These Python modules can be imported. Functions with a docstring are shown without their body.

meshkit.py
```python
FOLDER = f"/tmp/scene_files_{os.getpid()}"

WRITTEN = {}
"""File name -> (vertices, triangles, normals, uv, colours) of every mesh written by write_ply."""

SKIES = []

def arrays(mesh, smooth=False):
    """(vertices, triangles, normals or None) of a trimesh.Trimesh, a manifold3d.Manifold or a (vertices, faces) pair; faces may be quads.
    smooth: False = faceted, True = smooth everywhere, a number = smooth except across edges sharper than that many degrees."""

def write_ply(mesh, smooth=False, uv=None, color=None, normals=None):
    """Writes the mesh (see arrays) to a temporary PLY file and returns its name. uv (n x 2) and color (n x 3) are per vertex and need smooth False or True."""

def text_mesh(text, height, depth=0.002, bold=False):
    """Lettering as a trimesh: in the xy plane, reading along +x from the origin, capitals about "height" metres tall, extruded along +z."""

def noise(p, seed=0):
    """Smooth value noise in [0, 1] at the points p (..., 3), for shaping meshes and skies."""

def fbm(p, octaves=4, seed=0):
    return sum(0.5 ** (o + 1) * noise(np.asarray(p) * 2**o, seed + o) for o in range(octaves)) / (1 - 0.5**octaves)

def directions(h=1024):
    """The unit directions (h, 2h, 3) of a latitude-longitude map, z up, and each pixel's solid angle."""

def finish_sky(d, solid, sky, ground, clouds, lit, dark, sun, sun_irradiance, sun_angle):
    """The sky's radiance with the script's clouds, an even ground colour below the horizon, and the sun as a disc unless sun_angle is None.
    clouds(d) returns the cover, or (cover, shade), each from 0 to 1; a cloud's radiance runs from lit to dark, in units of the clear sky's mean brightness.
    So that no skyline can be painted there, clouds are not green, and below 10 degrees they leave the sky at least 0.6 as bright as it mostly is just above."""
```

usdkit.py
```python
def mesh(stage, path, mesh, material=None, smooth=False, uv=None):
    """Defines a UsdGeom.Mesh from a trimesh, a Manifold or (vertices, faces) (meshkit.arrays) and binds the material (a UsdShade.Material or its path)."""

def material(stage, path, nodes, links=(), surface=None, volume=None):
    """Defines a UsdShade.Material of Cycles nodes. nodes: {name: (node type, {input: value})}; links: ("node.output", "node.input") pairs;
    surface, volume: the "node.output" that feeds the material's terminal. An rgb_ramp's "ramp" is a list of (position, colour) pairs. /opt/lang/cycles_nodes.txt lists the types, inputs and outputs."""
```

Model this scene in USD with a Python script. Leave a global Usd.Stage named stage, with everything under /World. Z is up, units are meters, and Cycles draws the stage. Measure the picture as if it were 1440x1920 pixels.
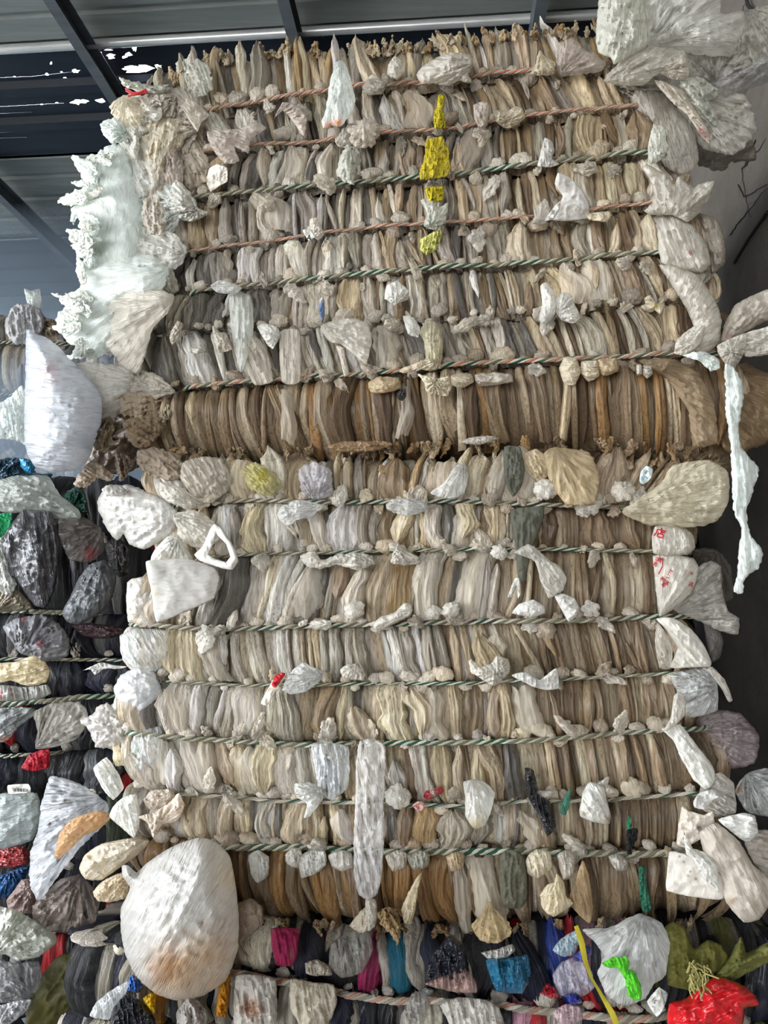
import math, random
import numpy as np, trimesh, shapely
from shapely.geometry import Polygon
from scipy.spatial import Delaunay, cKDTree
import usdkit, meshkit
from meshkit import noise, fbm
from pxr import Usd, UsdGeom, UsdLux, UsdShade, Sdf, Gf, Vt

# ---------------------------------------------------------------- camera, sky, exposure
stage = Usd.Stage.CreateInMemory()
UsdGeom.SetStageUpAxis(stage, "Z")
UsdGeom.SetStageMetersPerUnit(stage, 1.0)
UsdGeom.Xform.Define(stage, "/World")
UsdGeom.Scope.Define(stage, "/World/Looks")
FPX, PITCH = 1442.0, math.radians(8.0)
EYE = np.array([0.0, 0.0, 1.55])
EXPOSURE = 3.22
HAZE = 0.62
cam = UsdGeom.Camera.Define(stage, "/World/camera")
cam.CreateHorizontalApertureAttr(36.0)
cam.CreateVerticalApertureAttr(48.0)
cam.CreateFocalLengthAttr(36.0 * FPX / 1440.0)
cam.CreateExposureAttr(EXPOSURE)
cam.AddTranslateOp().Set(Gf.Vec3d(*EYE))
cam.AddRotateXOp().Set(90.0 + math.degrees(PITCH))

L = "/World/Looks/"
def material(name, nodes, links, surface=None, volume=None):
    return usdkit.material(stage, L + name, nodes, links, surface, volume)

sky = UsdLux.DomeLight.Define(stage, "/World/sky")
sky.CreateIntensityAttr(1.0)
sky_mat = material("overcast_sky", {
    "s": ("sky_texture", {"sky_type": "multiple_scattering", "sun_disc": False, "sun_elevation": 0.75, "sun_rotation": 4.6, "aerosol_density": 2.0}),
    "t": ("texture_coordinate", {}),
    "n": ("noise_texture", {"scale": 2.2, "detail": 6.0, "roughness": 0.6}),
    "r": ("rgb_ramp", {"ramp": [(0.35, (0.55, 0.55, 0.55)), (0.6, (1, 1, 1))]}),
    "g": ("mix_color", {"blend_type": "mix", "a": (0, 0, 0), "b": (1.0, 0.975, 0.93), "use_clamp": False}),
    "m": ("mix_color", {"blend_type": "mix", "fac": 0.88, "use_clamp": False}),
    "k": ("mix_color", {"blend_type": "multiply", "fac": 1.0, "b": (0.16, 0.16, 0.16), "use_clamp": False}),
    "b": ("background_shader", {"strength": 1.0}),
}, [("t.generated", "n.vector"), ("n.fac", "r.fac"), ("s.color", "k.a"), ("k.result", "m.a"), ("r.color", "m.b"),
    ("m.result", "b.color")], surface="b.background")
UsdShade.MaterialBindingAPI.Apply(sky.GetPrim()).Bind(sky_mat)

# ---------------------------------------------------------------- helpers
def lin(r, g, b, k=1.0):
    x = np.array([r, g, b], float) / 255.0
    return np.clip(np.where(x <= 0.04045, x / 12.92, ((x + 0.055) / 1.055) ** 2.4) * k, 0, 0.93)

def ray(px, py):
    """World direction through photograph pixel(s), unit depth along the view axis."""
    x = (np.asarray(px, float) - 720.0) / FPX
    u = -(np.asarray(py, float) - 960.0) / FPX
    c, s = math.cos(PITCH), math.sin(PITCH)
    return np.stack([x, c - s * u, s + c * u], -1)

class Plane:
    def __init__(self, point, yaw_deg, tilt=0.0):
        a = math.radians(yaw_deg)
        self.p = np.asarray(point, float)
        self.T = np.array([math.cos(a), -math.sin(a), 0.0])
        n = np.array([-math.sin(a), -math.cos(a), 0.0])
        self.N = n * math.cos(tilt) + np.array([0, 0, math.sin(tilt)])
    def at(self, px, py, off=0.0):
        d = ray(px, py)
        t = ((self.p - EYE) @ self.N) / (d @ self.N)
        off = np.asarray(off, float)
        return EYE + d * t[..., None] + off[..., None] * self.N

    def on(self, px, py, off=0.0):
        """Points in front of the plane by off, still on the given sight lines."""
        d = ray(px, py)
        t = ((self.p - EYE) @ self.N + np.asarray(off, float)) / (d @ self.N)
        return EYE + d * t[..., None]

def roof_at(px, py, z):
    d = ray(px, py)
    return EYE + d * ((z - EYE[2]) / d[..., 2])[..., None]

_count = {}
def numbered(parent, name):
    k = _count.get((parent, name), 0)
    _count[(parent, name)] = k + 1
    return f"{parent}/{name}" if k == 0 else f"{parent}/{name}_{k:03d}"

def tag(prim, label=None, cat=None, group=None, kind=None):
    for key, v in (("label", label), ("category", cat), ("group", group), ("kind", kind)):
        if v:
            prim.SetCustomDataByKey(key, v)

def put(path, V, F, mat, col=None, smooth=True, crk=None):
    m = usdkit.mesh(stage, path, (V, F), mat, smooth=smooth)
    m.CreateDoubleSidedAttr(True)
    if col is not None:
        n = len(m.GetPointsAttr().Get())
        c = np.broadcast_to(np.asarray(col, np.float32), (n, 3)) if np.ndim(col) == 1 else np.asarray(col, np.float32)
        UsdGeom.PrimvarsAPI(m).CreatePrimvar("col", Sdf.ValueTypeNames.Float3Array, "vertex").Set(Vt.Vec3fArray.FromNumpy(np.ascontiguousarray(c, dtype=np.float32)))
    if crk is not None:
        UsdGeom.PrimvarsAPI(m).CreatePrimvar("crk", Sdf.ValueTypeNames.Float3Array, "vertex").Set(Vt.Vec3fArray.FromNumpy(np.ascontiguousarray(crk, dtype=np.float32)))
    return m

class Thing:
    """A thing with parts: an Xform at its base; parts are given in world coordinates."""
    def __init__(self, name, label, cat, base, group=None, kind=None):
        self.path = numbered("/World", name)
        self.base = np.asarray(base, float)
        x = UsdGeom.Xform.Define(stage, self.path)
        x.AddTranslateOp().Set(Gf.Vec3d(*map(float, self.base)))
        self.prim = x.GetPrim()
        tag(self.prim, label, cat, group, kind)
    def part(self, name, V, F, mat, col=None, smooth=True, parent=None, label=None, kind=None, crk=None):
        path = numbered(parent or self.path, name)
        m = put(path, np.asarray(V) - self.base, F, mat, col, smooth, crk)
        tag(m.GetPrim(), label, None, None, kind)
        return path

def single(name, V, F, mat, label, cat, col=None, smooth=True, group=None, kind=None, base=None, crk=None):
    """A thing that is one mesh, its origin at its foot."""
    V = np.asarray(V, float)
    if base is None:
        base = np.array([V[:, 0].mean(), V[:, 1].mean(), V[:, 2].min()])
    path = numbered("/World", name)
    m = put(path, V - base, F, mat, col, smooth, crk)
    m.AddTranslateOp().Set(Gf.Vec3d(*map(float, base)))
    tag(m.GetPrim(), label, cat, group, kind)
    return path

def quads(nu, nv):
    i, j = np.meshgrid(np.arange(nu - 1), np.arange(nv - 1), indexing="ij")
    a = i * nv + j
    q = np.stack([a, a + nv, a + nv + 1, a + 1], -1).reshape(-1, 4)
    return np.vstack([q[:, [0, 1, 2]], q[:, [0, 2, 3]]])

def box(lo, hi):
    m = trimesh.creation.box(extents=np.subtract(hi, lo))
    return np.array(m.vertices) + (np.add(lo, hi) / 2), np.array(m.faces)

def join(meshes):
    V, F, n = [], [], 0
    for v, f in meshes:
        V.append(v); F.append(np.asarray(f) + n); n += len(v)
    return np.vstack(V), np.vstack(F)

def tube(P, r, sides=8, caps=True):
    P = np.asarray(P, float); n = len(P)
    t = np.gradient(P, axis=0); t /= np.linalg.norm(t, axis=1, keepdims=True) + 1e-12
    ref = np.array([0.13, 0.21, 0.97]) if abs(t[:, 2]).mean() < 0.8 else np.array([0.97, 0.2, 0.1])
    a = np.cross(t, ref); a /= np.linalg.norm(a, axis=1, keepdims=True) + 1e-12
    b = np.cross(t, a)
    th = np.arange(sides) * 2 * np.pi / sides
    r = np.broadcast_to(r, (n,))
    V = P[:, None] + r[:, None, None] * (np.cos(th)[None, :, None] * a[:, None] + np.sin(th)[None, :, None] * b[:, None])
    i, j = np.meshgrid(np.arange(n - 1), np.arange(sides), indexing="ij")
    q = np.stack([i * sides + j, i * sides + (j + 1) % sides, (i + 1) * sides + (j + 1) % sides, (i + 1) * sides + j], -1).reshape(-1, 4)
    F = np.vstack([q[:, [0, 1, 2]], q[:, [0, 2, 3]]])
    V = V.reshape(-1, 3)
    if caps:
        k = len(V)
        V = np.vstack([V, P[:1], P[-1:]])
        c0 = [[k, (j + 1) % sides, j] for j in range(sides)]
        o = (n - 1) * sides
        c1 = [[k + 1, o + j, o + (j + 1) % sides] for j in range(sides)]
        F = np.vstack([F, c0, c1])
    return V, F

def resample(pts, n):
    pts = np.asarray(pts, float)
    d = np.r_[0, np.cumsum(np.linalg.norm(np.diff(pts, axis=0), axis=1))]
    s = np.linspace(0, d[-1], n)
    return np.stack([np.interp(s, d, pts[:, k]) for k in range(pts.shape[1])], -1)

def ridged(q, octaves=4, seed=0, gain=0.55):
    out, a, tot = 0.0, 1.0, 0.0
    for o in range(octaves):
        out = out + a * (1 - np.abs(2 * noise(q * 1.93 ** o + 11.7 * o, seed + o) - 1)) ** 1.6
        tot += a; a *= gain
    return out / tot

# ---------------------------------------------------------------- materials
def film(name, rough=0.35, transl=0.25, clear=0.0, scale=(60, 60, 60), streak=0.35, bump=0.5, fine=4.0, spec=0.5, crinkle=0.0, facet=0.0, fstr=0.6, coat=0.0, wrinkle=0.0):
    """Plastic film: the colour comes with the mesh; streaks of dirt and wrinkles come from noise."""
    nodes = {
        "a": ("attribute", {"attribute": "col"}),
        "g": ("geometry", {}),
        "m": ("mapping", {"scale": scale}),
        "n": ("noise_texture", {"scale": 1.0, "detail": 5.0, "roughness": 0.62, "distortion": 0.3}),
        "r": ("rgb_ramp", {"ramp": [(0.28, (1 - streak, 1 - 1.1 * streak, 1 - 1.22 * streak)), (0.52, (0.97, 0.96, 0.95)), (0.72, (1.06, 1.06, 1.05))]}),
        "x": ("mix_color", {"blend_type": "multiply", "fac": 1.0, "use_clamp": False}),
        "m2": ("mapping", {"scale": tuple(fine * s for s in scale)}),
        "n2": ("noise_texture", {"scale": 1.0, "detail": 3.0, "roughness": 0.6, "distortion": 0.6}),
        "ad": ("math", {"math_type": "multiply_add", "value2": 0.45}),
        "b": ("bump", {"strength": bump, "distance": 0.006}),
        "p": ("principled_bsdf", {"roughness": rough, "specular_ior_level": spec, "coat_weight": coat, "coat_roughness": 0.13}),
        "t": ("translucent_bsdf", {}),
        "mx": ("mix_closure", {"fac": transl}),
    }
    links = [("g.position", "m.vector"), ("g.position", "m2.vector"), ("m.vector", "n.vector"), ("m2.vector", "n2.vector"), ("n.fac", "r.fac"),
             ("a.color", "x.a"), ("r.color", "x.b"), ("x.result", "p.base_color"), ("x.result", "t.color"),
             ("n2.fac", "ad.value1"), ("n.fac", "ad.value3"), ("ad.value", "b.height"), ("b.normal", "p.normal"), ("b.normal", "t.normal"),
             ("p.BSDF", "mx.closure1"), ("t.BSDF", "mx.closure2")]
    if crinkle:
        nodes["v"] = ("voronoi_texture", {"feature": "distance_to_edge", "scale": crinkle})
        nodes["b2"] = ("bump", {"strength": 0.45, "distance": 0.004})
        links += [("g.position", "v.vector"), ("v.distance", "b2.height"), ("b.normal", "b2.normal")]
        links = [l for l in links if l not in (("b.normal", "p.normal"), ("b.normal", "t.normal"))] + [("b2.normal", "p.normal"), ("b2.normal", "t.normal")]
    if facet:
        nodes["w1"] = ("noise_texture", {"scale": 0.7 * facet, "detail": 2.0})
        nodes["wm"] = ("mix_vector", {"fac": 0.045})
        nodes["f1"] = ("voronoi_texture", {"feature": "f1", "scale": facet})
        nodes["f2"] = ("voronoi_texture", {"feature": "f1", "scale": 2.7 * facet})
        nodes["fa"] = ("math", {"math_type": "multiply_add", "value2": 0.35})
        nodes["b3"] = ("bump", {"strength": fstr, "distance": 0.35 / facet})
        links = [l for l in links if l not in (("b.normal", "p.normal"), ("b.normal", "t.normal"))]
        links += [("g.position", "w1.vector"), ("g.position", "wm.a"), ("w1.color", "wm.b"), ("wm.result", "f1.vector"), ("wm.result", "f2.vector"),
                  ("f2.distance", "fa.value1"), ("f1.distance", "fa.value3"), ("fa.value", "b3.height"), ("b.normal", "b3.normal"), ("b3.normal", "p.normal"), ("b3.normal", "t.normal")]
    if wrinkle:
        last = "b3.normal" if facet else "b2.normal" if crinkle else "b.normal"
        nodes["ka"] = ("attribute", {"attribute": "crk"})
        nodes["kn"] = ("noise_texture", {"scale": 1.0, "detail": 3.5, "roughness": 0.55, "distortion": 0.25})
        nodes["ks"] = ("math", {"math_type": "subtract", "value2": 0.5})
        nodes["kb"] = ("math", {"math_type": "absolute"})
        nodes["kr"] = ("map_range", {"from_min": 0.0, "from_max": 0.16, "to_min": 1.0, "to_max": 0.0})
        nodes["kp"] = ("bump", {"strength": wrinkle, "distance": 0.005})
        nodes["kc"] = ("rgb_ramp", {"ramp": [(0.0, (0.9, 0.885, 0.86)), (0.6, (1.0, 1.0, 1.0)), (1.0, (1.08, 1.08, 1.08))]})
        nodes["kx"] = ("mix_color", {"blend_type": "multiply", "fac": 1.0, "use_clamp": False})
        links = [l for l in links if l not in ((last, "p.normal"), (last, "t.normal"), ("x.result", "p.base_color"), ("x.result", "t.color"))]
        links += [("ka.vector", "kn.vector"), ("kn.fac", "ks.value1"), ("ks.value", "kb.value1"), ("kb.value", "kr.value"), ("kr.result", "kp.height"), (last, "kp.normal"),
                  ("kp.normal", "p.normal"), ("kp.normal", "t.normal"), ("kr.result", "kc.fac"), ("x.result", "kx.a"), ("kc.color", "kx.b"), ("kx.result", "p.base_color"), ("kx.result", "t.color")]
    out = "mx.closure"
    if clear:
        nodes["c"] = ("transparent_bsdf", {"color": (0.97, 0.98, 0.98)})
        nodes["lw"] = ("layer_weight", {"blend": 0.35})
        nodes["mr"] = ("map_range", {"from_min": 0.0, "from_max": 1.0, "to_min": clear, "to_max": clear * 0.25})
        nodes["my"] = ("mix_closure", {})
        if wrinkle:
            nodes["kq"] = ("math", {"math_type": "multiply_add", "value2": -0.4, "value3": 1.0})
            nodes["km"] = ("math", {"math_type": "multiply"})
            links += [("kr.result", "kq.value1"), ("kq.value", "km.value1"), ("mr.result", "km.value2"), ("km.value", "my.fac")]
        else:
            links += [("mr.result", "my.fac")]
        links += [("lw.facing", "mr.value"), ("mx.closure", "my.closure1"), ("c.BSDF", "my.closure2")]
        out = "my.closure"
    return material(name, nodes, links, surface=out)

M = {}
M["fold"] = film("pleated_film", 0.26, 0.25, scale=(190, 190, 8), streak=0.6, bump=0.8, fine=2.3, spec=0.6, coat=0.35)
M["puff"] = film("puffed_film", 0.24, 0.42, scale=(40, 40, 30), streak=0.12, bump=0.4, fine=4.0, spec=0.6, coat=0.5, wrinkle=0.5)
M["bag"] = film("bag_film", 0.25, 0.45, scale=(14, 14, 11), streak=0.1, bump=0.35, fine=7.0, spec=0.6, facet=24.0, fstr=0.16, coat=0.5, wrinkle=0.5)
M["matte"] = film("matte_sheet", 0.55, 0.25, scale=(10, 10, 10), streak=0.07, bump=0.12, fine=6.0, spec=0.35, wrinkle=0.06)
M["veil"] = film("veil_film", 0.22, 0.5, clear=0.58, scale=(18, 18, 14), streak=0.1, bump=0.4, fine=6.0, spec=0.65, facet=22.0, fstr=0.2, coat=0.6, wrinkle=0.75)
M["sheer"] = film("sheer_film", 0.2, 0.4, clear=0.5, scale=(160, 160, 8), streak=0.4, bump=0.7, fine=2.3, spec=0.65, coat=0.6)
M["clear"] = film("clear_film", 0.13, 0.3, clear=0.93, scale=(28, 28, 20), streak=0.1, bump=0.7, fine=3.5, spec=0.95, facet=32.0, fstr=0.3, coat=1.0, wrinkle=0.9)
M["frayed"] = film("frayed_foam_film", 0.4, 0.6, clear=0.25, scale=(30, 30, 30), streak=0.08, bump=0.6, fine=4.0, spec=0.4, wrinkle=0.35)
M["bubble"] = film("bubble_film", 0.2, 0.4, clear=0.3, scale=(60, 60, 60), streak=0.1, bump=0.4, fine=2.0, spec=0.75, crinkle=110.0, coat=0.6)
M["shiny"] = film("glossy_bag", 0.18, 0.08, scale=(24, 24, 16), streak=0.2, bump=0.6, fine=3.5, spec=0.75, facet=22.0, fstr=0.3, coat=0.6, wrinkle=0.8)
M["gloss"] = film("smooth_glossy_sheet", 0.2, 0.1, scale=(8, 8, 8), streak=0.08, bump=0.15, fine=5.0, spec=0.7, coat=0.5, wrinkle=0.12)
M["core"] = film("packed_film", 0.6, 0.0, scale=(120, 120, 10), streak=0.6, bump=0.9, fine=2.0, spec=0.2)
M["twine"] = film("twine_fibre", 0.45, 0.05, scale=(400, 400, 400), streak=0.35, bump=0.5, fine=2.0, spec=0.35)
M["fine"] = film("fine_pleats", 0.38, 0.15, scale=(260, 260, 10), streak=0.55, bump=0.9, fine=1.9)
M["print"] = film("printed_ink", 0.45, 0.0, scale=(30, 30, 30), streak=0.2, bump=0.1, spec=0.3)
# ---------------------------------------------------------------- the shed: floor, roof, wall
ROOF_Z = 4.2
ra = math.radians(4.4)
RT = np.array([math.cos(ra), -math.sin(ra), 0.0])
RD = np.array([math.sin(ra), math.cos(ra), 0.0])
def rw(a, b, z):
    return np.asarray(a)[..., None] * RT + np.asarray(b)[..., None] * RD + np.stack([np.zeros(np.shape(a)), np.zeros(np.shape(a)), np.broadcast_to(z, np.shape(a))], -1)

m_floor = material("concrete_floor", {
    "g": ("geometry", {}), "n": ("noise_texture", {"scale": 3.0, "detail": 8.0, "roughness": 0.65}),
    "r": ("rgb_ramp", {"ramp": [(0.3, (0.07, 0.066, 0.06)), (0.7, (0.15, 0.14, 0.13))]}),
    "b": ("bump", {"strength": 0.3, "distance": 0.01}), "p": ("principled_bsdf", {"roughness": 0.85})},
    [("g.position", "n.vector"), ("n.fac", "r.fac"), ("r.color", "p.base_color"), ("n.fac", "b.height"), ("b.normal", "p.normal")], surface="p.BSDF")
m_plaster = material("stained_plaster", {
    "g": ("geometry", {}), "n": ("noise_texture", {"scale": 2.4, "detail": 9.0, "roughness": 0.68}),
    "r": ("rgb_ramp", {"ramp": [(0.3, (0.105, 0.092, 0.08)), (0.55, (0.165, 0.147, 0.128)), (0.75, (0.22, 0.2, 0.177))]}),
    "n2": ("noise_texture", {"scale": 45.0, "detail": 6.0, "roughness": 0.7}),
    "b": ("bump", {"strength": 0.5, "distance": 0.012}), "p": ("principled_bsdf", {"roughness": 0.9, "specular_ior_level": 0.2})},
    [("g.position", "n.vector"), ("g.position", "n2.vector"), ("n.fac", "r.fac"), ("r.color", "p.base_color"), ("n2.fac", "b.height"), ("b.normal", "p.normal")], surface="p.BSDF")
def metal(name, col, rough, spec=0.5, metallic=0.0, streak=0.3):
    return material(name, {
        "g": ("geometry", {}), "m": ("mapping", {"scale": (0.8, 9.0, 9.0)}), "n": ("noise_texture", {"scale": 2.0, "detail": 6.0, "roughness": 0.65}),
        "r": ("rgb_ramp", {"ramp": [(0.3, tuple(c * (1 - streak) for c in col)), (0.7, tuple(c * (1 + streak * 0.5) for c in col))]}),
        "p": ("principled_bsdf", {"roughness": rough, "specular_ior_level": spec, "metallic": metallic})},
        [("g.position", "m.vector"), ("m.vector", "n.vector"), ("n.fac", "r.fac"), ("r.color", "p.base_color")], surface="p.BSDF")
m_sheet = metal("grey_roof_sheet", (0.17, 0.19, 0.18), 0.6)
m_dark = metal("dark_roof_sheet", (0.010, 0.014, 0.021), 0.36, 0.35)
m_beam = metal("purlin_paint", (0.075, 0.088, 0.098), 0.55)
m_rim = metal("galvanised_rim", (0.62, 0.64, 0.63), 0.3, 0.6, 0.6)
m_black = metal("black_cable", (0.012, 0.012, 0.013), 0.5)

V, F = box((-9, -5, -0.12), (4, 12, 0.0))
single("floor", V, F, m_floor, "grey concrete floor of the shed", "floor", smooth=False, kind="structure", base=(0, 0, 0))

# right wall, plastered and cracked
WALL_A = 0.97
def wall_pt(b, z, off=0.0):
    return (WALL_A - off) * RT + b * RD + np.array([0, 0, z])
nb, nz = 90, 60
B, Z = np.meshgrid(np.linspace(-4.7, 10.7, nb), np.linspace(0, ROOF_Z, nz), indexing="ij")
O = 0.012 * (fbm(np.stack([B * 1.7, Z * 1.7, 0 * B], -1), 4, 3) - 0.5)
Vf = (WALL_A - O)[..., None] * RT + B[..., None] * RD + Z[..., None] * np.array([0, 0, 1.0])
Vb = Vf + 0.2 * RT
n = nb * nz
Fq = quads(nb, nz)
ring = [i * nz for i in range(nb)] + [(nb - 1) * nz + j for j in range(1, nz)] + [i * nz + nz - 1 for i in range(nb - 2, -1, -1)] + [j for j in range(nz - 2, 0, -1)]
side = [[a, b, b + n] for a, b in zip(ring, ring[1:] + ring[:1])] + [[a, b + n, a + n] for a, b in zip(ring, ring[1:] + ring[:1])]
wall = Thing("wall_right", "grey brown plaster wall with cracks along the right side", "wall", WALL_A * RT + 2 * RD, kind="structure")
wall.part("plaster", np.vstack([Vf.reshape(-1, 3), Vb.reshape(-1, 3)]), np.vstack([Fq, Fq[:, ::-1] + n, side]), m_plaster)
def on_wall(px, py):
    d = ray(px, py)
    t = (WALL_A - EYE @ RT) / (d @ RT)
    return EYE + d * t[..., None]
rng = random.Random(5)
for pts in ([(1418, 262), (1392, 320), (1400, 366), (1408, 408)], [(1386, 348), (1398, 372), (1440, 345)], [(1392, 318), (1438, 262)], [(1372, 440), (1404, 398), (1440, 352)], [(1360, 100), (1390, 40), (1402, 0)]):
    P = resample(pts, 22)
    P = P + np.stack([fbm(np.c_[P * 0.09, 0 * P[:, 0]], 3, 7) - 0.5, fbm(np.c_[P * 0.09, 0 * P[:, 0] + 5], 3, 8) - 0.5], -1) * 9
    V, F = tube(on_wall(P[:, 0], P[:, 1]) - 0.004 * RT, np.linspace(0.0022, 0.0008, 22), 5)
    wall.part("crack", V, F, m_black)
for pts in ([(1384, 492), (1412, 446), (1446, 398)], [(1404, -12), (1410, 10), (1428, 30), (1450, 14)]):
    P = resample(pts, 16)
    V, F = tube(on_wall(P[:, 0], P[:, 1]) - 0.012 * RT, 0.0055, 7)
    wall.part("cable", V, F, m_black)

# unseen end walls added to shape the light: doorway behind the viewer, left side open
def wall_box(t, name, a0, a1, b0, b1, z0, z1):
    v, f = box((a0, b0, z0), (a1, b1, z1))
    t.part(name, rw(v[:, 0], v[:, 1], v[:, 2]), f, m_plaster, smooth=False)
wf = Thing("added_wall_front", "unseen added wall behind the viewer, its doorway shaped for the light", "wall", -4.6 * RD, kind="structure")
for n_, a0, a1, z0, z1 in (("wall_panel", -9, -4.0, 0, ROOF_Z), ("wall_panel", -0.3, 1.3, 0, ROOF_Z), ("door_head", -4.0, -0.3, 3.3, ROOF_Z)):
    wall_box(wf, n_, a0, a1, -4.8, -4.6, z0, z1)
wb = Thing("added_wall_back", "unseen added wall closing the far end against the light", "wall", 10.6 * RD, kind="structure")  # never in view; added to block light from the far end
wall_box(wb, "wall_panel", -9, 1.3, 10.6, 10.8, 0, ROOF_Z)

# roof: sheets running across the shed, purlins under them
roof = Thing("ceiling", "sheet metal shed roof with grey and dark see-through sheets on purlins", "roof", (0, 0, ROOF_Z), kind="structure")
def b_of(px, py, z=ROOF_Z):
    return float(roof_at(px, py, z) @ RD)
A0, A1 = -7.0, 1.15
edges = [-4.9, -4.0, -3.1, -2.2, -1.25, -0.3, 0.65, 1.6, 2.45, b_of(200, 74), b_of(120, 288), b_of(80, 442), b_of(40, 556), b_of(40, 556) + 1.25, b_of(40, 556) + 2.5, b_of(40, 556) + 3.7]
def corrugated(b0, b1, mat, name, ribs=4, rib_h=0.014):
    """Trapezoid ribs along the sheet."""
    prof, w = [], (b1 - b0) / ribs
    for k in range(ribs):
        x = b0 + k * w
        prof += [(x, 0), (x + 0.76 * w, 0), (x + 0.82 * w, -rib_h * 0 + rib_h), (x + 0.94 * w, rib_h)]
    prof += [(b1, 0)]
    bs = np.array([p[0] for p in prof]); zs = np.array([p[1] for p in prof])
    a = np.linspace(A0, A1, 3)
    Vs = []
    for dz in (0, 0.002):
        A, Bb = np.meshgrid(a, bs, indexing="ij")
        Vs.append(rw(A, Bb, ROOF_Z + np.broadcast_to(zs, A.shape) + dz).reshape(-1, 3))
    Fq = quads(3, len(bs))
    roof.part(name, np.vstack(Vs), np.vstack([Fq, Fq[:, ::-1] + len(Vs[0])]), mat, smooth=False)
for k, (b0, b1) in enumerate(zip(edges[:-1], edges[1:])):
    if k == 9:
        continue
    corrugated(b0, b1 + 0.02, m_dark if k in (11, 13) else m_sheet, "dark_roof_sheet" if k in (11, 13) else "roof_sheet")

# the torn dark sheet: flat strips between ribs, with holes where the sky shows
rng = random.Random(11)
def blob(cx, cy, rx, ry, n=11, jag=0.45):
    return [(cx + rx * math.cos(t) * (1 + jag * rng.uniform(-1, 1)), cy + ry * math.sin(t) * (1 + jag * rng.uniform(-1, 1))) for t in np.linspace(0, 2 * math.pi, n, endpoint=False)]
holes_px = [blob(*h) for h in [(252, 131, 22, 6), (275, 128, 16, 6), (240, 128, 9, 5), (296, 125, 7, 3.5), (142, 134, 8, 4), (122, 147, 5, 2.5), (88, 140, 4, 3), (208, 106, 8, 4.5), (242, 102, 6, 3.5), (252, 92, 4, 4.5),
            (233, 107, 5, 2.5), (186, 102, 5, 5), (204, 94, 8, 1.6), (179, 97, 4, 2), (143, 192, 11, 5), (158, 190, 7, 4), (188, 189, 8, 4), (78, 196, 3, 2), (107, 193, 3, 1.5), (28, 144, 3, 1.6), (152, 157, 2, 1.5), (96, 119, 2, 3), (403, 69, 4, 1.6), (462, 64, 3, 1.6), (130, 239, 8, 1.6), (145, 220, 2, 1), (490, 70, 4, 3), (605, 66, 3, 2.5), (115, 135, 3, 1.6), (198, 134, 3, 2)]]
slits_px = [[(-30, 146.5), (60, 143), (150, 133), (150, 133.5), (60, 143.7), (-30, 147.2)], [(-30, 161), (110, 149), (110, 149.4), (-30, 161.5)], [(-30, 201.5), (120, 193), (120, 193.6), (-30, 202.2)],
            [(-30, 214), (60, 210), (60, 210.4), (-30, 214.6)], [(-30, 250), (80, 243), (180, 239), (180, 239.5), (80, 243.7), (-30, 250.7)], [(-30, 260), (50, 257), (50, 257.4), (-30, 260.5)],
            [(335, 74), (400, 68.5), (470, 63), (470, 63.6), (400, 69.2), (335, 74.6)]]
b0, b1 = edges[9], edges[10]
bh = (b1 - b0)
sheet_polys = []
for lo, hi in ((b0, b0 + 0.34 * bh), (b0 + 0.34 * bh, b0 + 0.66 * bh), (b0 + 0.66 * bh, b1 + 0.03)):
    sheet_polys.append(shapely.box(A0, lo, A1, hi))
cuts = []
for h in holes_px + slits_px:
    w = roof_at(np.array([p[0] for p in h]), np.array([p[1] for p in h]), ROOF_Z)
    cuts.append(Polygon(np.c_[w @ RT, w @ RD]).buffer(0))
cut = shapely.union_all(cuts)
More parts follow.
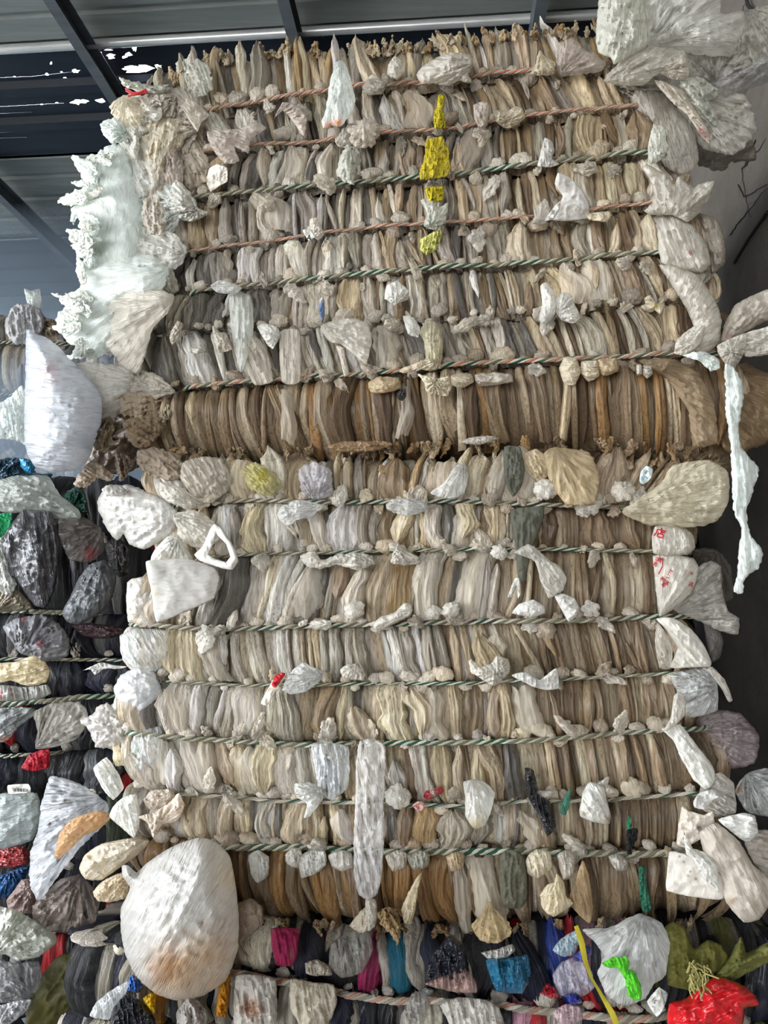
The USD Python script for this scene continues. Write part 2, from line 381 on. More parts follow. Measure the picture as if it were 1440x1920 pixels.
for g in sheet_polys:
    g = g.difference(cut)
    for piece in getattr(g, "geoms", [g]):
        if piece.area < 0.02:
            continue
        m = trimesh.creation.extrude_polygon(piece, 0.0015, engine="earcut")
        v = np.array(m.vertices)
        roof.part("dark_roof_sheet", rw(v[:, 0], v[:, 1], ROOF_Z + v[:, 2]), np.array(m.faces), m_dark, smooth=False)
for f in (0.34, 0.66):
    bb = b0 + f * bh
    prof = np.array([(-0.05, 0), (-0.03, -0.028), (0.03, -0.028), (0.05, 0)])
    a = np.array([A0, A1])
    A, K = np.meshgrid(a, np.arange(4), indexing="ij")
    roof.part("lap_rib", rw(A, bb + prof[K, 0], ROOF_Z + prof[K, 1] + 0.0).reshape(-1, 3), quads(2, 4), m_dark, smooth=False)
# rolled bright rims along the sheet laps
for bb, r, mt in ((edges[9], 0.021, m_rim), (edges[10], 0.006, m_sheet), (edges[11], 0.006, m_sheet)):
    V, F = tube(rw(np.array([A0, -2.0, A1]), np.array([bb] * 3), ROOF_Z - 0.02), r, 10)
    roof.part("sheet_rim", V, F, mt)
# purlins: channels under the sheets, running away from the viewer
PZ = ROOF_Z - 0.07
for px, py in ((150, 92), (75, 443), (537, 25), (1015, 15)):
    a = float(roof_at(px, py, PZ - 0.06) @ RT)
    h, w, t = 0.10, 0.05, 0.004
    prof = [(-w / 2, 0), (w / 2, 0), (w / 2, -t), (-w / 2 + t, -t), (-w / 2 + t, -h + t), (w / 2, -h + t), (w / 2, -h), (-w / 2, -h)]
    m = trimesh.creation.extrude_polygon(Polygon(prof), 15.4, engine="earcut")
    v = np.array(m.vertices)
    roof.part("purlin", rw(a + v[:, 0], -4.7 + v[:, 2], PZ + 0.04 + v[:, 1]), np.array(m.faces), m_beam, smooth=False)

# bluish haze volume added for the lens glare at left, behind the bales
hz = trimesh.creation.extrude_polygon(Polygon([(2.5, 0.02), (2.5, 2.2), (4.2, 3.4), (4.2, ROOF_Z - 0.13), (10.5, ROOF_Z - 0.13), (10.5, 0.02)]), 6.05, engine="earcut")
v = np.array(hz.vertices); f = np.array(hz.faces)
v = np.stack([-6.8 + v[:, 2], v[:, 0], v[:, 1]], -1)
haze_mat = material("glare_haze", {"v": ("principled_volume", {"color": (0.62, 0.8, 1.0), "density": HAZE, "anisotropy": 0.25})}, [], volume="v.volume")
single("haze", rw(v[:, 0], v[:, 1], v[:, 2]), f, haze_mat, "bluish haze volume added for the lens glare at the left", "haze", smooth=False, kind="stuff")
# ---------------------------------------------------------------- builders for baled film
MAIN = Plane((0.12, 1.62, 0.0), 9.0)
BACK_LEFT = Plane((-0.75, 2.05, 0.0), 4.0)
FAR_LEFT = Plane((-1.6, 3.6, 0.0), 0.0)

def curve(pts):
    p = np.array(pts, float)
    return p
def along(c, s):
    """Point of a row line at s in 0..1 between its two ends (s may run a little past them)."""
    x = c[0, 0] + np.asarray(s) * (c[-1, 0] - c[0, 0])
    y = np.interp(x, c[:, 0], c[:, 1])
    k0 = (c[1, 1] - c[0, 1]) / (c[1, 0] - c[0, 0]); k1 = (c[-1, 1] - c[-2, 1]) / (c[-1, 0] - c[-2, 0])
    y = np.where(x < c[0, 0], c[0, 1] + k0 * (x - c[0, 0]), np.where(x > c[-1, 0], c[-1, 1] + k1 * (x - c[-1, 0]), y))
    return x, y

PXM = 1.62 / 1442.0   # metres per photograph pixel on the front face, roughly

def corner(s, r=0.05, depth=0.16):
    e = np.maximum(np.maximum(r - s, s - (1 - r)), 0) / r
    return -depth * np.minimum(e, 2.2) ** 2

RC = 0.085
def surf(plane, top, bot, s, v, off, wob=1.0, s_in=0.025):
    """Points on a row of a bale: s runs along the front (0..1) and on round the corners onto the sides; off is measured outward."""
    s, v = np.asarray(s, float), np.asarray(v, float)
    sc = np.clip(s, s_in, 1 - s_in)
    xt, yt = along(top, sc); xb, yb = along(bot, sc)
    px, py = xt + (xb - xt) * v, yt + (yb - yt) * v
    Wm = 0.5 * (top[-1, 0] - top[0, 0] + bot[-1, 0] - bot[0, 0]) * PXM
    e = (s - sc) * Wm
    th = np.minimum(np.abs(e) / RC, np.pi / 2)
    sg = np.sign(e)
    lum = wob * 0.045 * (fbm(np.stack([px * 0.006, py * 0.006, 0 * px + 2.2], -1), 2, 61) - 0.5)
    back = RC * (1 - np.cos(th)) + np.maximum(np.abs(e) - RC * np.pi / 2, 0)
    P = plane.at(px, py, np.zeros_like(px))
    out = off + lum
    return (P + (sg * (RC + out) * np.sin(th))[..., None] * plane.T - back[..., None] * plane.N + (out * np.cos(th))[..., None] * plane.N)

def row_profile(vv, belly=1.0):
    return np.maximum(np.sin(np.pi * np.clip(vv, 0, 1) ** belly), 0) ** 0.6

def fold(plane, top, bot, s0, wpx, rng, bulge=0.03, h=None, drift=0.0, base=0.0, taper=(0.85, 0.85), ridges=3, nu=15, nv=17, v0=0.0, v1=1.0, tip=0.0, belly=1.0, curl=0.0, under=0.0):
    """One pleat of film squeezed between two ties: a ribbed ridge running down a row of the bale."""
    nu = int(np.clip(wpx / 1.7, 9, 31))
    u, v = np.meshgrid(np.linspace(0, 1, nu), np.linspace(0, 1, nv), indexing="ij")
    sd = rng.randrange(10 ** 6)
    vv = v0 + (v1 - v0) * v
    o = np.zeros_like(u)
    k = rng.random() * 60
    wob = noise(np.stack([v * 2.6, o + k, o], -1), sd % 97) - 0.5
    wid = (taper[0] + (1 - taper[0]) * np.clip(v / 0.25, 0, 1)) * (taper[1] + (1 - taper[1]) * np.clip((1 - v) / 0.25, 0, 1)) * (1 + 0.55 * wob)
    if tip > 0:
        wid = wid * (0.25 + 0.75 * np.clip(v / tip, 0, 1) ** 0.6)
    if tip < 0:
        wid = wid * (0.25 + 0.75 * np.clip((1 - v) / -tip, 0, 1) ** 0.6)
    Lp = (top[-1, 0] - top[0, 0]) * (1 - vv) + (bot[-1, 0] - bot[0, 0]) * vv
    bend = (noise(np.stack([v * 1.8 + 9, o + k, o], -1), sd % 89) - 0.5) * wpx * 0.6
    edge = (fbm(np.stack([v * 6, (u > 0.5) * 5.0 + k, o], -1), 3, sd % 83) - 0.5) * 0.35
    s = s0 + ((u - 0.5 + edge * np.abs(2 * u - 1)) * wpx * wid + drift * (v - 0.5) + bend) / Lp
    ends = (fbm(np.stack([u * 3.2, o + k, o], -1), 3, sd % 79) - 0.5) * 0.16
    if v0 > 0.02 or tip > 0:
        vv = vv + ends * (1 - v) ** 2
    if v1 < 0.98 or tip < 0:
        vv = vv + ends * v ** 2
    hm = h if h is not None else float(np.clip(0.32 * wpx * PXM, 0.005, 0.0125))
    t = np.abs(2 * u - 1)
    prof = 1 - t ** 3 - 0.8 * t ** 8
    rib = ridged(np.stack([u * ridges * 0.8 + 0.5 * noise(np.stack([v * 2.5, o + k, o], -1), 5), v * 0.8 + k, o], -1), 3, sd % 71, 0.6) - 0.5
    wr = ridged(np.stack([u * 1.6, v * 3.2, o + k], -1), 2, sd % 67) - 0.5
    off = base + bulge * row_profile(vv, belly) + hm * prof + 1.55 * hm * rib + 0.4 * hm * wr
    if curl:
        off = off + curl * (1 - v) ** 2
    if under:
        off = off - under * v ** 3
    P = surf(plane, top, bot, s, vv, off)
    st = 1 + 1.25 * (fbm(np.stack([u * max(5.0, wpx / 4.0), v * 0.8, o + k], -1), 3, sd % 61) - 0.5)
    return P.reshape(-1, 3), quads(nu, nv), st.reshape(-1, 1)

def curtain(bale, plane, top, bot, r, palette, rng, bulge, side_m=0.85, first=False, last=False, belly=1.0, fine_from=None):
    """The continuous pleated face of one row, running round both corners onto the sides."""
    Wp = 0.5 * (top[-1, 0] - top[0, 0] + bot[-1, 0] - bot[0, 0])
    Wm = Wp * PXM
    sf = np.arange(-0.06, 1.06, 2.2 / Wp)
    s = np.r_[np.arange(-side_m / Wm, -0.06, 9.0 / Wp), sf, np.arange(1.06, 1 + side_m / Wm, 9.0 / Wp)]
    nv = 22
    S, Vv = np.meshgrid(s, np.linspace(0, 1, nv), indexing="ij")
    x = S * Wp
    if fine_from is not None:
        x = x + 0.9 * np.maximum(x - fine_from * Wp, 0)
    k = r * 7.3
    o = np.zeros_like(S)
    w = x + 16 * (noise(np.stack([x * 0.02, Vv * 1.6, o + k], -1), 3) - 0.5) + 5 * (noise(np.stack([x * 0.09, Vv * 3, o + k], -1), 4) - 0.5)
    a = ridged(np.stack([w / 17.0, Vv * 0.35, o + k], -1), 3, 11, 0.65)
    b = ridged(np.stack([w / 6.5, Vv * 0.8, o + k], -1), 2, 12, 0.6)
    off = -0.012 + bulge * row_profile(Vv, belly) + 0.026 * (a - 0.5) + 0.009 * (b - 0.5)
    if first:
        off = off - 0.045 * (1 - Vv) ** 3
        Vv = Vv - 0.14 * (1 - Vv) ** 2 * (fbm(np.stack([x * 0.05, o + k, o], -1), 3, 5) - 0.6)
    if last:
        off = off - 0.08 * Vv ** 4
    P = surf(plane, top, bot, S, Vv, off)
    cols, i, ci = np.zeros((len(s), 3)), 0, None
    while i < len(s):
        n = rng.randint(2, 9)
        cols[i:i + n] = palette(rng, r, float(np.clip(s[i], 0, 1)))
        i += n
    cols = 0.25 * np.roll(cols, 1, 0) + 0.5 * cols + 0.25 * np.roll(cols, -1, 0)
    C = cols[:, None, :] * (1 + 0.9 * (fbm(np.stack([w / 5.0, Vv * 0.7, o + k], -1), 3, 15) - 0.5))[..., None]
    bale.part("pleated_layer", P.reshape(-1, 3), quads(len(s), nv), M["fold"], np.clip(C * 0.92, 0.008, 0.9).reshape(-1, 3))

_ICO = {k: trimesh.creation.icosphere(k) for k in (2, 3, 4)}
BALLK = [None]
def crumple_ball(center, rx, ry, rz, plane, rng, sub=3, rough=0.35, spin=0.0, strands=0.0):
    """A knotted lump of film: a ball pushed into ridges and dents."""
    d = np.array(_ICO[sub].vertices); F = np.array(_ICO[sub].faces)
    sd = rng.randrange(10 ** 6)
    ang = rng.uniform(0, 6.28)
    q = d * 1.5 + sd * 0.013
    r = 1 + rough * (fbm(d * 1.3 + sd * 0.017, 2, sd) - 0.5) * 1.6 - rough * 0.5 * ridged(d * np.array([2.6, 1.6, 1.1]) + sd * 0.01, 3, sd + 1)
    if strands:
        a = np.arctan2(d[:, 2], d[:, 0])
        r = r + strands * (noise(np.stack([a * 5, d[:, 1] * 2, 0 * a + sd], -1), sd + 3) - 0.5)
    p = d * r[:, None]
    BALLK[0] = np.stack([np.cos(np.arctan2(d[:, 1], d[:, 0])) * 2.2 + sd % 50, np.sin(np.arctan2(d[:, 1], d[:, 0])) * 2.2, d[:, 2] * 0.7], -1)
    c, s = math.cos(spin), math.sin(spin)
    x, y, z = p[:, 0] * rx, p[:, 1] * ry, p[:, 2] * rz
    x, z = c * x - s * z, s * x + c * z
    up = np.array([0, 0, 1.0])
    return center + x[:, None] * plane.T + y[:, None] * plane.N + z[:, None] * up, F

def rope(bale, plane, pts, rng, r=0.0052, colours=("green", "white"), off=0.03, sag=0.0, label=None, pitch=0.05):
    """Twisted baling twine: coloured strands wound round each other along the row line."""
    n = 160
    P2 = resample(pts, n)
    x = np.linspace(0, 1, n)
    wob = (fbm(np.stack([x * 18, 0 * x + rng.random() * 50, 0 * x], -1), 3, 4) - 0.5)
    lum = 0.045 * (fbm(np.stack([P2[:, 0] * 0.006, P2[:, 1] * 0.006, 0 * x + 2.2], -1), 2, 61) - 0.5)
    o = off + 0.002 + 0.022 * wob + lum
    C = plane.at(P2[:, 0], P2[:, 1] + 3.0 * wob, o)
    th = np.linspace(0.15, 1, 10)[:, None] * np.pi / 2
    for sgn, end in ((-1, 0), (1, -1)):
        arc = C[end] + sgn * RC * np.sin(th) * plane.T - RC * (1 - np.cos(th)) * plane.N
        arc = np.vstack([arc, arc[-1] - np.linspace(0.05, 0.6, 12)[:, None] * plane.N])
        C = np.vstack([arc[::-1], C]) if end == 0 else np.vstack([C, arc])
    t = np.gradient(C, axis=0); ln = np.linalg.norm(t, axis=1); t /= ln[:, None]
    up = np.array([0, 0, 1.0]); a = np.cross(t, up); a /= np.linalg.norm(a, axis=1, keepdims=True); b = np.cross(a, t)
    d = np.r_[0, np.cumsum(np.linalg.norm(np.diff(C, axis=0), axis=1))]
    m = int(d[-1] / 0.006)
    k = np.linspace(0, d[-1], m)
    R = lambda A: np.stack([np.interp(k, d, A[:, i]) for i in range(3)], -1)
    C, a, b = R(C), R(a), R(b)
    parent = None
    ns = 4
    for i in range(ns):
        ph = 2 * np.pi * k / pitch + i * 2 * np.pi / ns
        Q = C + 0.62 * r * (np.cos(ph)[:, None] * a + np.sin(ph)[:, None] * b)
        V, F = tube(Q, 0.56 * r * (1 + 0.25 * (noise(np.stack([k * 60, 0 * k + i, 0 * k], -1), i) - 0.5)), 6)
        cn = colours[i % len(colours)]
        w = noise(np.stack([k * 9, 0 * k + 3 * i, 0 * k], -1), 31)
        base = {"green": lin(26, 78, 58), "white": lin(200, 194, 178), "orange": lin(190, 116, 90), "pink": lin(190, 130, 118), "black": lin(38, 42, 44), "grey": lin(150, 146, 136)}[cn]
        dirt = np.clip((noise(np.stack([k * 22, 0 * k + 1.7, 0 * k + off * 99], -1), 37) - 0.42) * 2.4, 0, 0.5)[:, None]
        col = np.repeat(mix(base[None], lin(140, 126, 104)[None], dirt) * (0.75 + 0.5 * w[:, None]), 6, 0)
        col = np.vstack([col, col[:1], col[-1:]])
        path = bale.part("twine" if parent is None else cn + "_strand", V, F, M["twine"], col, parent=parent,
                         label=label if parent is None else None)
        parent = parent or path

def mix(a, b, t):
    return np.asarray(a) * (1 - t) + np.asarray(b) * t

def core_block(bale, plane, quad, depth, rng, col, name="packed_core", front=-0.07):
    """The packed film behind the pleats: a bulging block with a creased surface; quad = four photograph corners (tl, tr, br, bl)."""
    q = [plane.at(np.array(x), np.array(y), np.array(front)) for x, y in quad]
    n = 34
    u, v = np.meshgrid(np.linspace(0, 1, n), np.linspace(0, 1, n), indexing="ij")
    u, v = u[..., None], v[..., None]
    f = (1 - u) * (1 - v) * q[0] + u * (1 - v) * q[1] + u * v * q[2] + (1 - u) * v * q[3]
    b = f - depth * plane.N
    V = [f.reshape(-1, 3), b.reshape(-1, 3)]
    Fq = quads(n, n); N = n * n
    F = [Fq, Fq[:, ::-1] + N]
    cnt = 2 * N
    for e in (f[0], f[-1], f[:, 0], f[:, -1]):
        w = np.linspace(0, 1, n)[:, None, None]
        V.append((e[None] - w * depth * plane.N).reshape(-1, 3)); F.append(quads(n, n) + cnt); cnt += N
    V = np.vstack(V); F = np.vstack(F)
    c = V.mean(0)
    V = V + (V - c) / np.linalg.norm(V - c, axis=1, keepdims=True) * (0.05 * (ridged(V * np.array([14, 14, 3.0]), 3, 5) - 0.6))[:, None]
    tint = 0.7 + 0.6 * fbm(V * np.array([9, 9, 3.0]), 3, 8)
    bale.part(name, V, F, M["core"], np.asarray(col)[None] * tint[:, None])
# ---------------------------------------------------------------- loose film: crumpled sheets and bags with a front and a back
def smooth_outline(pts, step, rag, sd, closed=True):
    p = np.array(pts, float)
    # Catmull-Rom through the corners, then even spacing
    n = len(p); out = []
    for i in range(n):
        a, b, c, d = p[i - 1], p[i], p[(i + 1) % n], p[(i + 2) % n]
        L_ = max(2, int(np.linalg.norm(c - b) / step) + 1)
        t = np.linspace(0, 1, L_, endpoint=False)[:, None]
        k = 0.5 * (2 * b + (c - a) * t + (2 * a - 5 * b + 4 * c - d) * t ** 2 + (3 * b - a - 3 * c + d) * t ** 3)
        out.append(0.45 * k + 0.55 * (b + (c - b) * t))
    q = np.vstack(out)
    if rag:
        nrm = np.roll(q, -1, 0) - np.roll(q, 1, 0)
        nrm = np.stack([nrm[:, 1], -nrm[:, 0]], -1); nrm /= np.linalg.norm(nrm, axis=1, keepdims=True) + 1e-9
        f = fbm(np.stack([q[:, 0] * 0.15, q[:, 1] * 0.15, 0 * q[:, 0] + sd * 0.01], -1), 4, sd) - 0.5
        q = q + nrm * (f * 3.4 * rag)[:, None]
    return q

CRK = [None]
def pillow(plane, pts, off=0.05, inflate=0.03, crumple=0.012, crease=None, freq=3.0, rag=1.5, seed=1, lean=(0, 0), R=None, dens=1000, wave=0.012, back=0.45, holes=(), bend=None):
    """Closed crumpled film: the outline as seen on the plane, a bulged and creased front and a shallower back.
    off: distance in front of the plane (m); lean: added distance across the width and down the height."""
    poly0 = Polygon(pts).buffer(0)
    area = poly0.area
    step = float(np.clip(math.sqrt(area / dens), 1.6, 9.0))
    q = smooth_outline(pts, step * 0.8, rag, seed)
    poly = Polygon(q).buffer(0)
    for h in holes:
        poly = poly.difference(Polygon(h))
    if poly.geom_type != "Polygon":
        poly = max(poly.geoms, key=lambda g: g.area)
    rings = [np.array(poly.exterior.segmentize(step).coords)[:-1]] + [np.array(r.segmentize(step).coords)[:-1] for r in poly.interiors]
    B = np.vstack(rings)
    x0, y0, x1, y1 = poly.bounds
    gx, gy = np.meshgrid(np.arange(x0, x1, step), np.arange(y0, y1, step * 0.87))
    gx = gx + (np.arange(gx.shape[0]) % 2)[:, None] * step * 0.5
    rs = np.random.RandomState(seed)
    g = np.c_[gx.ravel(), gy.ravel()] + rs.uniform(-0.22, 0.22, (gx.size, 2)) * step
    g = g[shapely.contains_xy(poly, g[:, 0], g[:, 1])]
    tree = cKDTree(B)
    dd, _ = tree.query(g)
    g = g[dd > 0.55 * step]
    Q = np.vstack([B, g])
    dist = np.r_[np.zeros(len(B)), tree.query(g)[0] if len(g) else []]
    tri = Delaunay(Q).simplices
    c = Q[tri].mean(1)
    tri = tri[shapely.contains_xy(poly, c[:, 0], c[:, 1])]
    a2 = np.cross(Q[tri[:, 1]] - Q[tri[:, 0]], Q[tri[:, 2]] - Q[tri[:, 0]])
    ok = np.abs(a2) > 1e-6
    tri, a2 = tri[ok], a2[ok]
    tri = np.where((a2 > 0)[:, None], tri, tri[:, ::-1])
    Ls = math.sqrt(area)
    Rm = R or max(dist.max(), 1e-6)
    e = np.clip(dist / Rm, 0, 1)
    dome = (1 - (1 - e) ** 2) ** 0.72
    ctr = np.array(poly.centroid.coords[0])
    rel = (Q - ctr) / Ls
    zero = np.zeros(len(Q))
    WL = 8.0   # a fine wrinkle is about this wide
    if crease is None:
        th0 = (seed * 67 % 180) * math.pi / 180
        c0, s0 = math.cos(th0), math.sin(th0)
        wob = np.stack([fbm(np.stack([rel[:, 0] * 2.5, rel[:, 1] * 2.5, zero + 3.3 * k + seed], -1), 2, seed + k) - 0.5 for k in (0, 1)], -1) * Ls * 0.5
        X, Y = Q[:, 0] + wob[:, 0], Q[:, 1] + wob[:, 1]
        K = np.stack([(-X * s0 + Y * c0) / (1.2 * WL), (X * c0 + Y * s0) / (4.5 * WL), zero + seed], -1)
        w = np.stack([rel[:, 0] * freq, rel[:, 1] * freq, zero + seed * 0.1], -1)
        w = w + 0.35 * (np.stack([fbm(w * 1.3 + 5, 2, seed + 1), fbm(w * 1.3 + 9, 2, seed + 2), zero], -1) - 0.5)
    elif crease[0] == "dir":
        th = math.radians(crease[1]); c_, s_ = math.cos(th), math.sin(th)
        al, ac = rel[:, 0] * c_ + rel[:, 1] * s_, -rel[:, 0] * s_ + rel[:, 1] * c_
        K = np.stack([ac * Ls / WL, al * Ls / (6 * WL), zero + seed], -1)
        w = np.stack([ac * freq * 2.2 + 0.25 * (noise(np.stack([al * 2, ac * 2, zero], -1), seed) - 0.5), al * freq * 0.45, zero + seed * 0.1], -1)
    else:
        r = Q - np.array(crease[1:3], float)
        th = np.arctan2(r[:, 1], r[:, 0]); rr = np.linalg.norm(r, axis=1) / Ls
        K = np.stack([np.cos(th) * rr.mean() * Ls / WL, np.sin(th) * rr.mean() * Ls / WL, rr * Ls / (7 * WL) + seed], -1)
        w = np.stack([np.cos(th) * freq * 1.6 + 7, np.sin(th) * freq * 1.6 + 7, rr * freq * 0.35 + seed * 0.1], -1)
    rg = 0.72 * ridged(w, 4, seed, 0.58) + 0.28 * ridged(np.stack([rel[:, 0] * freq * 2.4, rel[:, 1] * freq * 2.4, zero + seed], -1), 3, seed + 3, 0.6)
    soft = fbm(np.stack([rel[:, 0] * 2.2, rel[:, 1] * 2.2, zero + seed * 0.31], -1), 3, seed + 7) - 0.5
    o = off + lean[0] * rel[:, 0] + lean[1] * rel[:, 1] + wave * 2 * soft
    if bend is not None:
        o = o + bend(Q[:, 0], Q[:, 1])
    edge = 0.35 + 0.65 * np.clip(dist / (0.12 * Ls + 1e-6), 0, 1)
    rgz = (rg - rg.mean()) * crumple * 3.0
    inflate = inflate * (0.75 if inflate < 0.07 else 1.0)
    front = o + inflate * dome + rgz * edge
    bk = o - back * inflate * dome + rgz * edge * 0.5 - 0.0012 * (dist > 0)
    Pf, Pb = plane.on(Q[:, 0], Q[:, 1], front), plane.on(Q[:, 0], Q[:, 1], np.minimum(bk, front - 0.0004))
    nB = len(B)
    V = np.vstack([Pf, Pb[nB:]])
    remap = np.r_[np.arange(nB), np.arange(len(Q), len(Q) + len(Q) - nB)]
    F = np.vstack([tri[:, ::-1], remap[tri]])
    Qv = np.vstack([Q, Q[nB:]])
    CRK[0] = np.vstack([K, K[nB:]])
    return V, F, Qv

def tint(Qv, col, seed, spots=(), var=0.12):
    """Albedo with soft stains: spots are (x, y, radius, colour, strength) in the outline's own measure."""
    n = fbm(np.stack([Qv[:, 0] * 0.02, Qv[:, 1] * 0.02, 0 * Qv[:, 0] + seed], -1), 3, seed) - 0.5
    c = np.asarray(col)[None] * (1 + var * n)[:, None]
    for x, y, r, sc, k in spots:
        d = np.hypot(Qv[:, 0] - x, Qv[:, 1] - y) / r
        d = d * (1 + 0.7 * (fbm(np.stack([Qv[:, 0] * 0.06, Qv[:, 1] * 0.06, 0 * n + 3], -1), 3, seed + 4) - 0.5))
        a = (k * np.exp(-d ** 2 * 1.6))[:, None]
        c = c * (1 - a) + np.asarray(sc)[None] * a
    return np.clip(c, 0.003, 0.93)

_seed = [100]
def loose(name, label, cat, pts, col, mat="bag", plane=None, group=None, spots=(), var=0.1, **kw):
    """A loose bag or sheet as one thing of its own."""
    _seed[0] += 1
    kw.setdefault("seed", _seed[0])
    if kw.get("crease") is None and mat in ("bag", "veil", "clear", "shiny", "puff"):
        c, p = np.mean(pts, 0), np.array(pts[kw["seed"] % len(pts)], float)
        p = c + 1.08 * (p - c)
        kw["crease"] = ("radial", p[0], p[1]); kw["freq"] = max(kw.get("freq", 3.0), 3.8)
    V, F, Qv = pillow(plane or MAIN, pts, **kw)
    return single(name, V, F, M[mat], label, cat, tint(Qv, col, kw["seed"], spots, var), group=group, crk=CRK[0])

def bale_scrap(bale, name, pts, col, mat="bag", plane=None, spots=(), var=0.1, label=None, **kw):
    _seed[0] += 1
    kw.setdefault("seed", _seed[0])
    V, F, Qv = pillow(plane or MAIN, pts, **kw)
    return bale.part(name, V, F, M[mat], tint(Qv, col, kw["seed"], spots, var), label=label, crk=CRK[0])

def leaf_outline(cx, cy, ln, wd, ang, rng, n=9):
    """A torn petal of film: broad in the middle, narrow where it is caught."""
    out = []
    for i in range(n):
        t = i / (n - 1)
        out.append((t, 0.5 * math.sin(math.pi * (0.12 + 0.8 * t) ** 0.8) * rng.uniform(0.75, 1.2)))
    for i in range(n - 1, -1, -1):
        t = i / (n - 1)
        out.append((t * rng.uniform(0.95, 1.03), -0.5 * math.sin(math.pi * (0.12 + 0.8 * t) ** 0.8) * rng.uniform(0.75, 1.2)))
    c, s = math.cos(ang), math.sin(ang)
    return [(cx + c * t * ln - s * w * wd, cy + s * t * ln + c * w * wd) for t, w in out]
# ---------------------------------------------------------------- the bales
GREY, DARK, TAN, BROWN, WHITE, CREAM = lin(176, 168, 154), lin(112, 107, 100), lin(196, 178, 150), lin(146, 125, 99), lin(232, 228, 220), lin(220, 206, 178)
DEEP, GOLD, PALE = lin(104, 84, 62), lin(184, 156, 114), lin(218, 209, 194)

def pick(rng, table):
    x = rng.random() * sum(w for w, _ in table)
    for w, c in table:
        x -= w
        if x <= 0:
            break
    return np.clip(np.asarray(c) * rng.uniform(0.84, 1.14) * np.array([1, rng.uniform(0.975, 1.02), rng.uniform(0.93, 1.05)]), 0.01, 0.92)

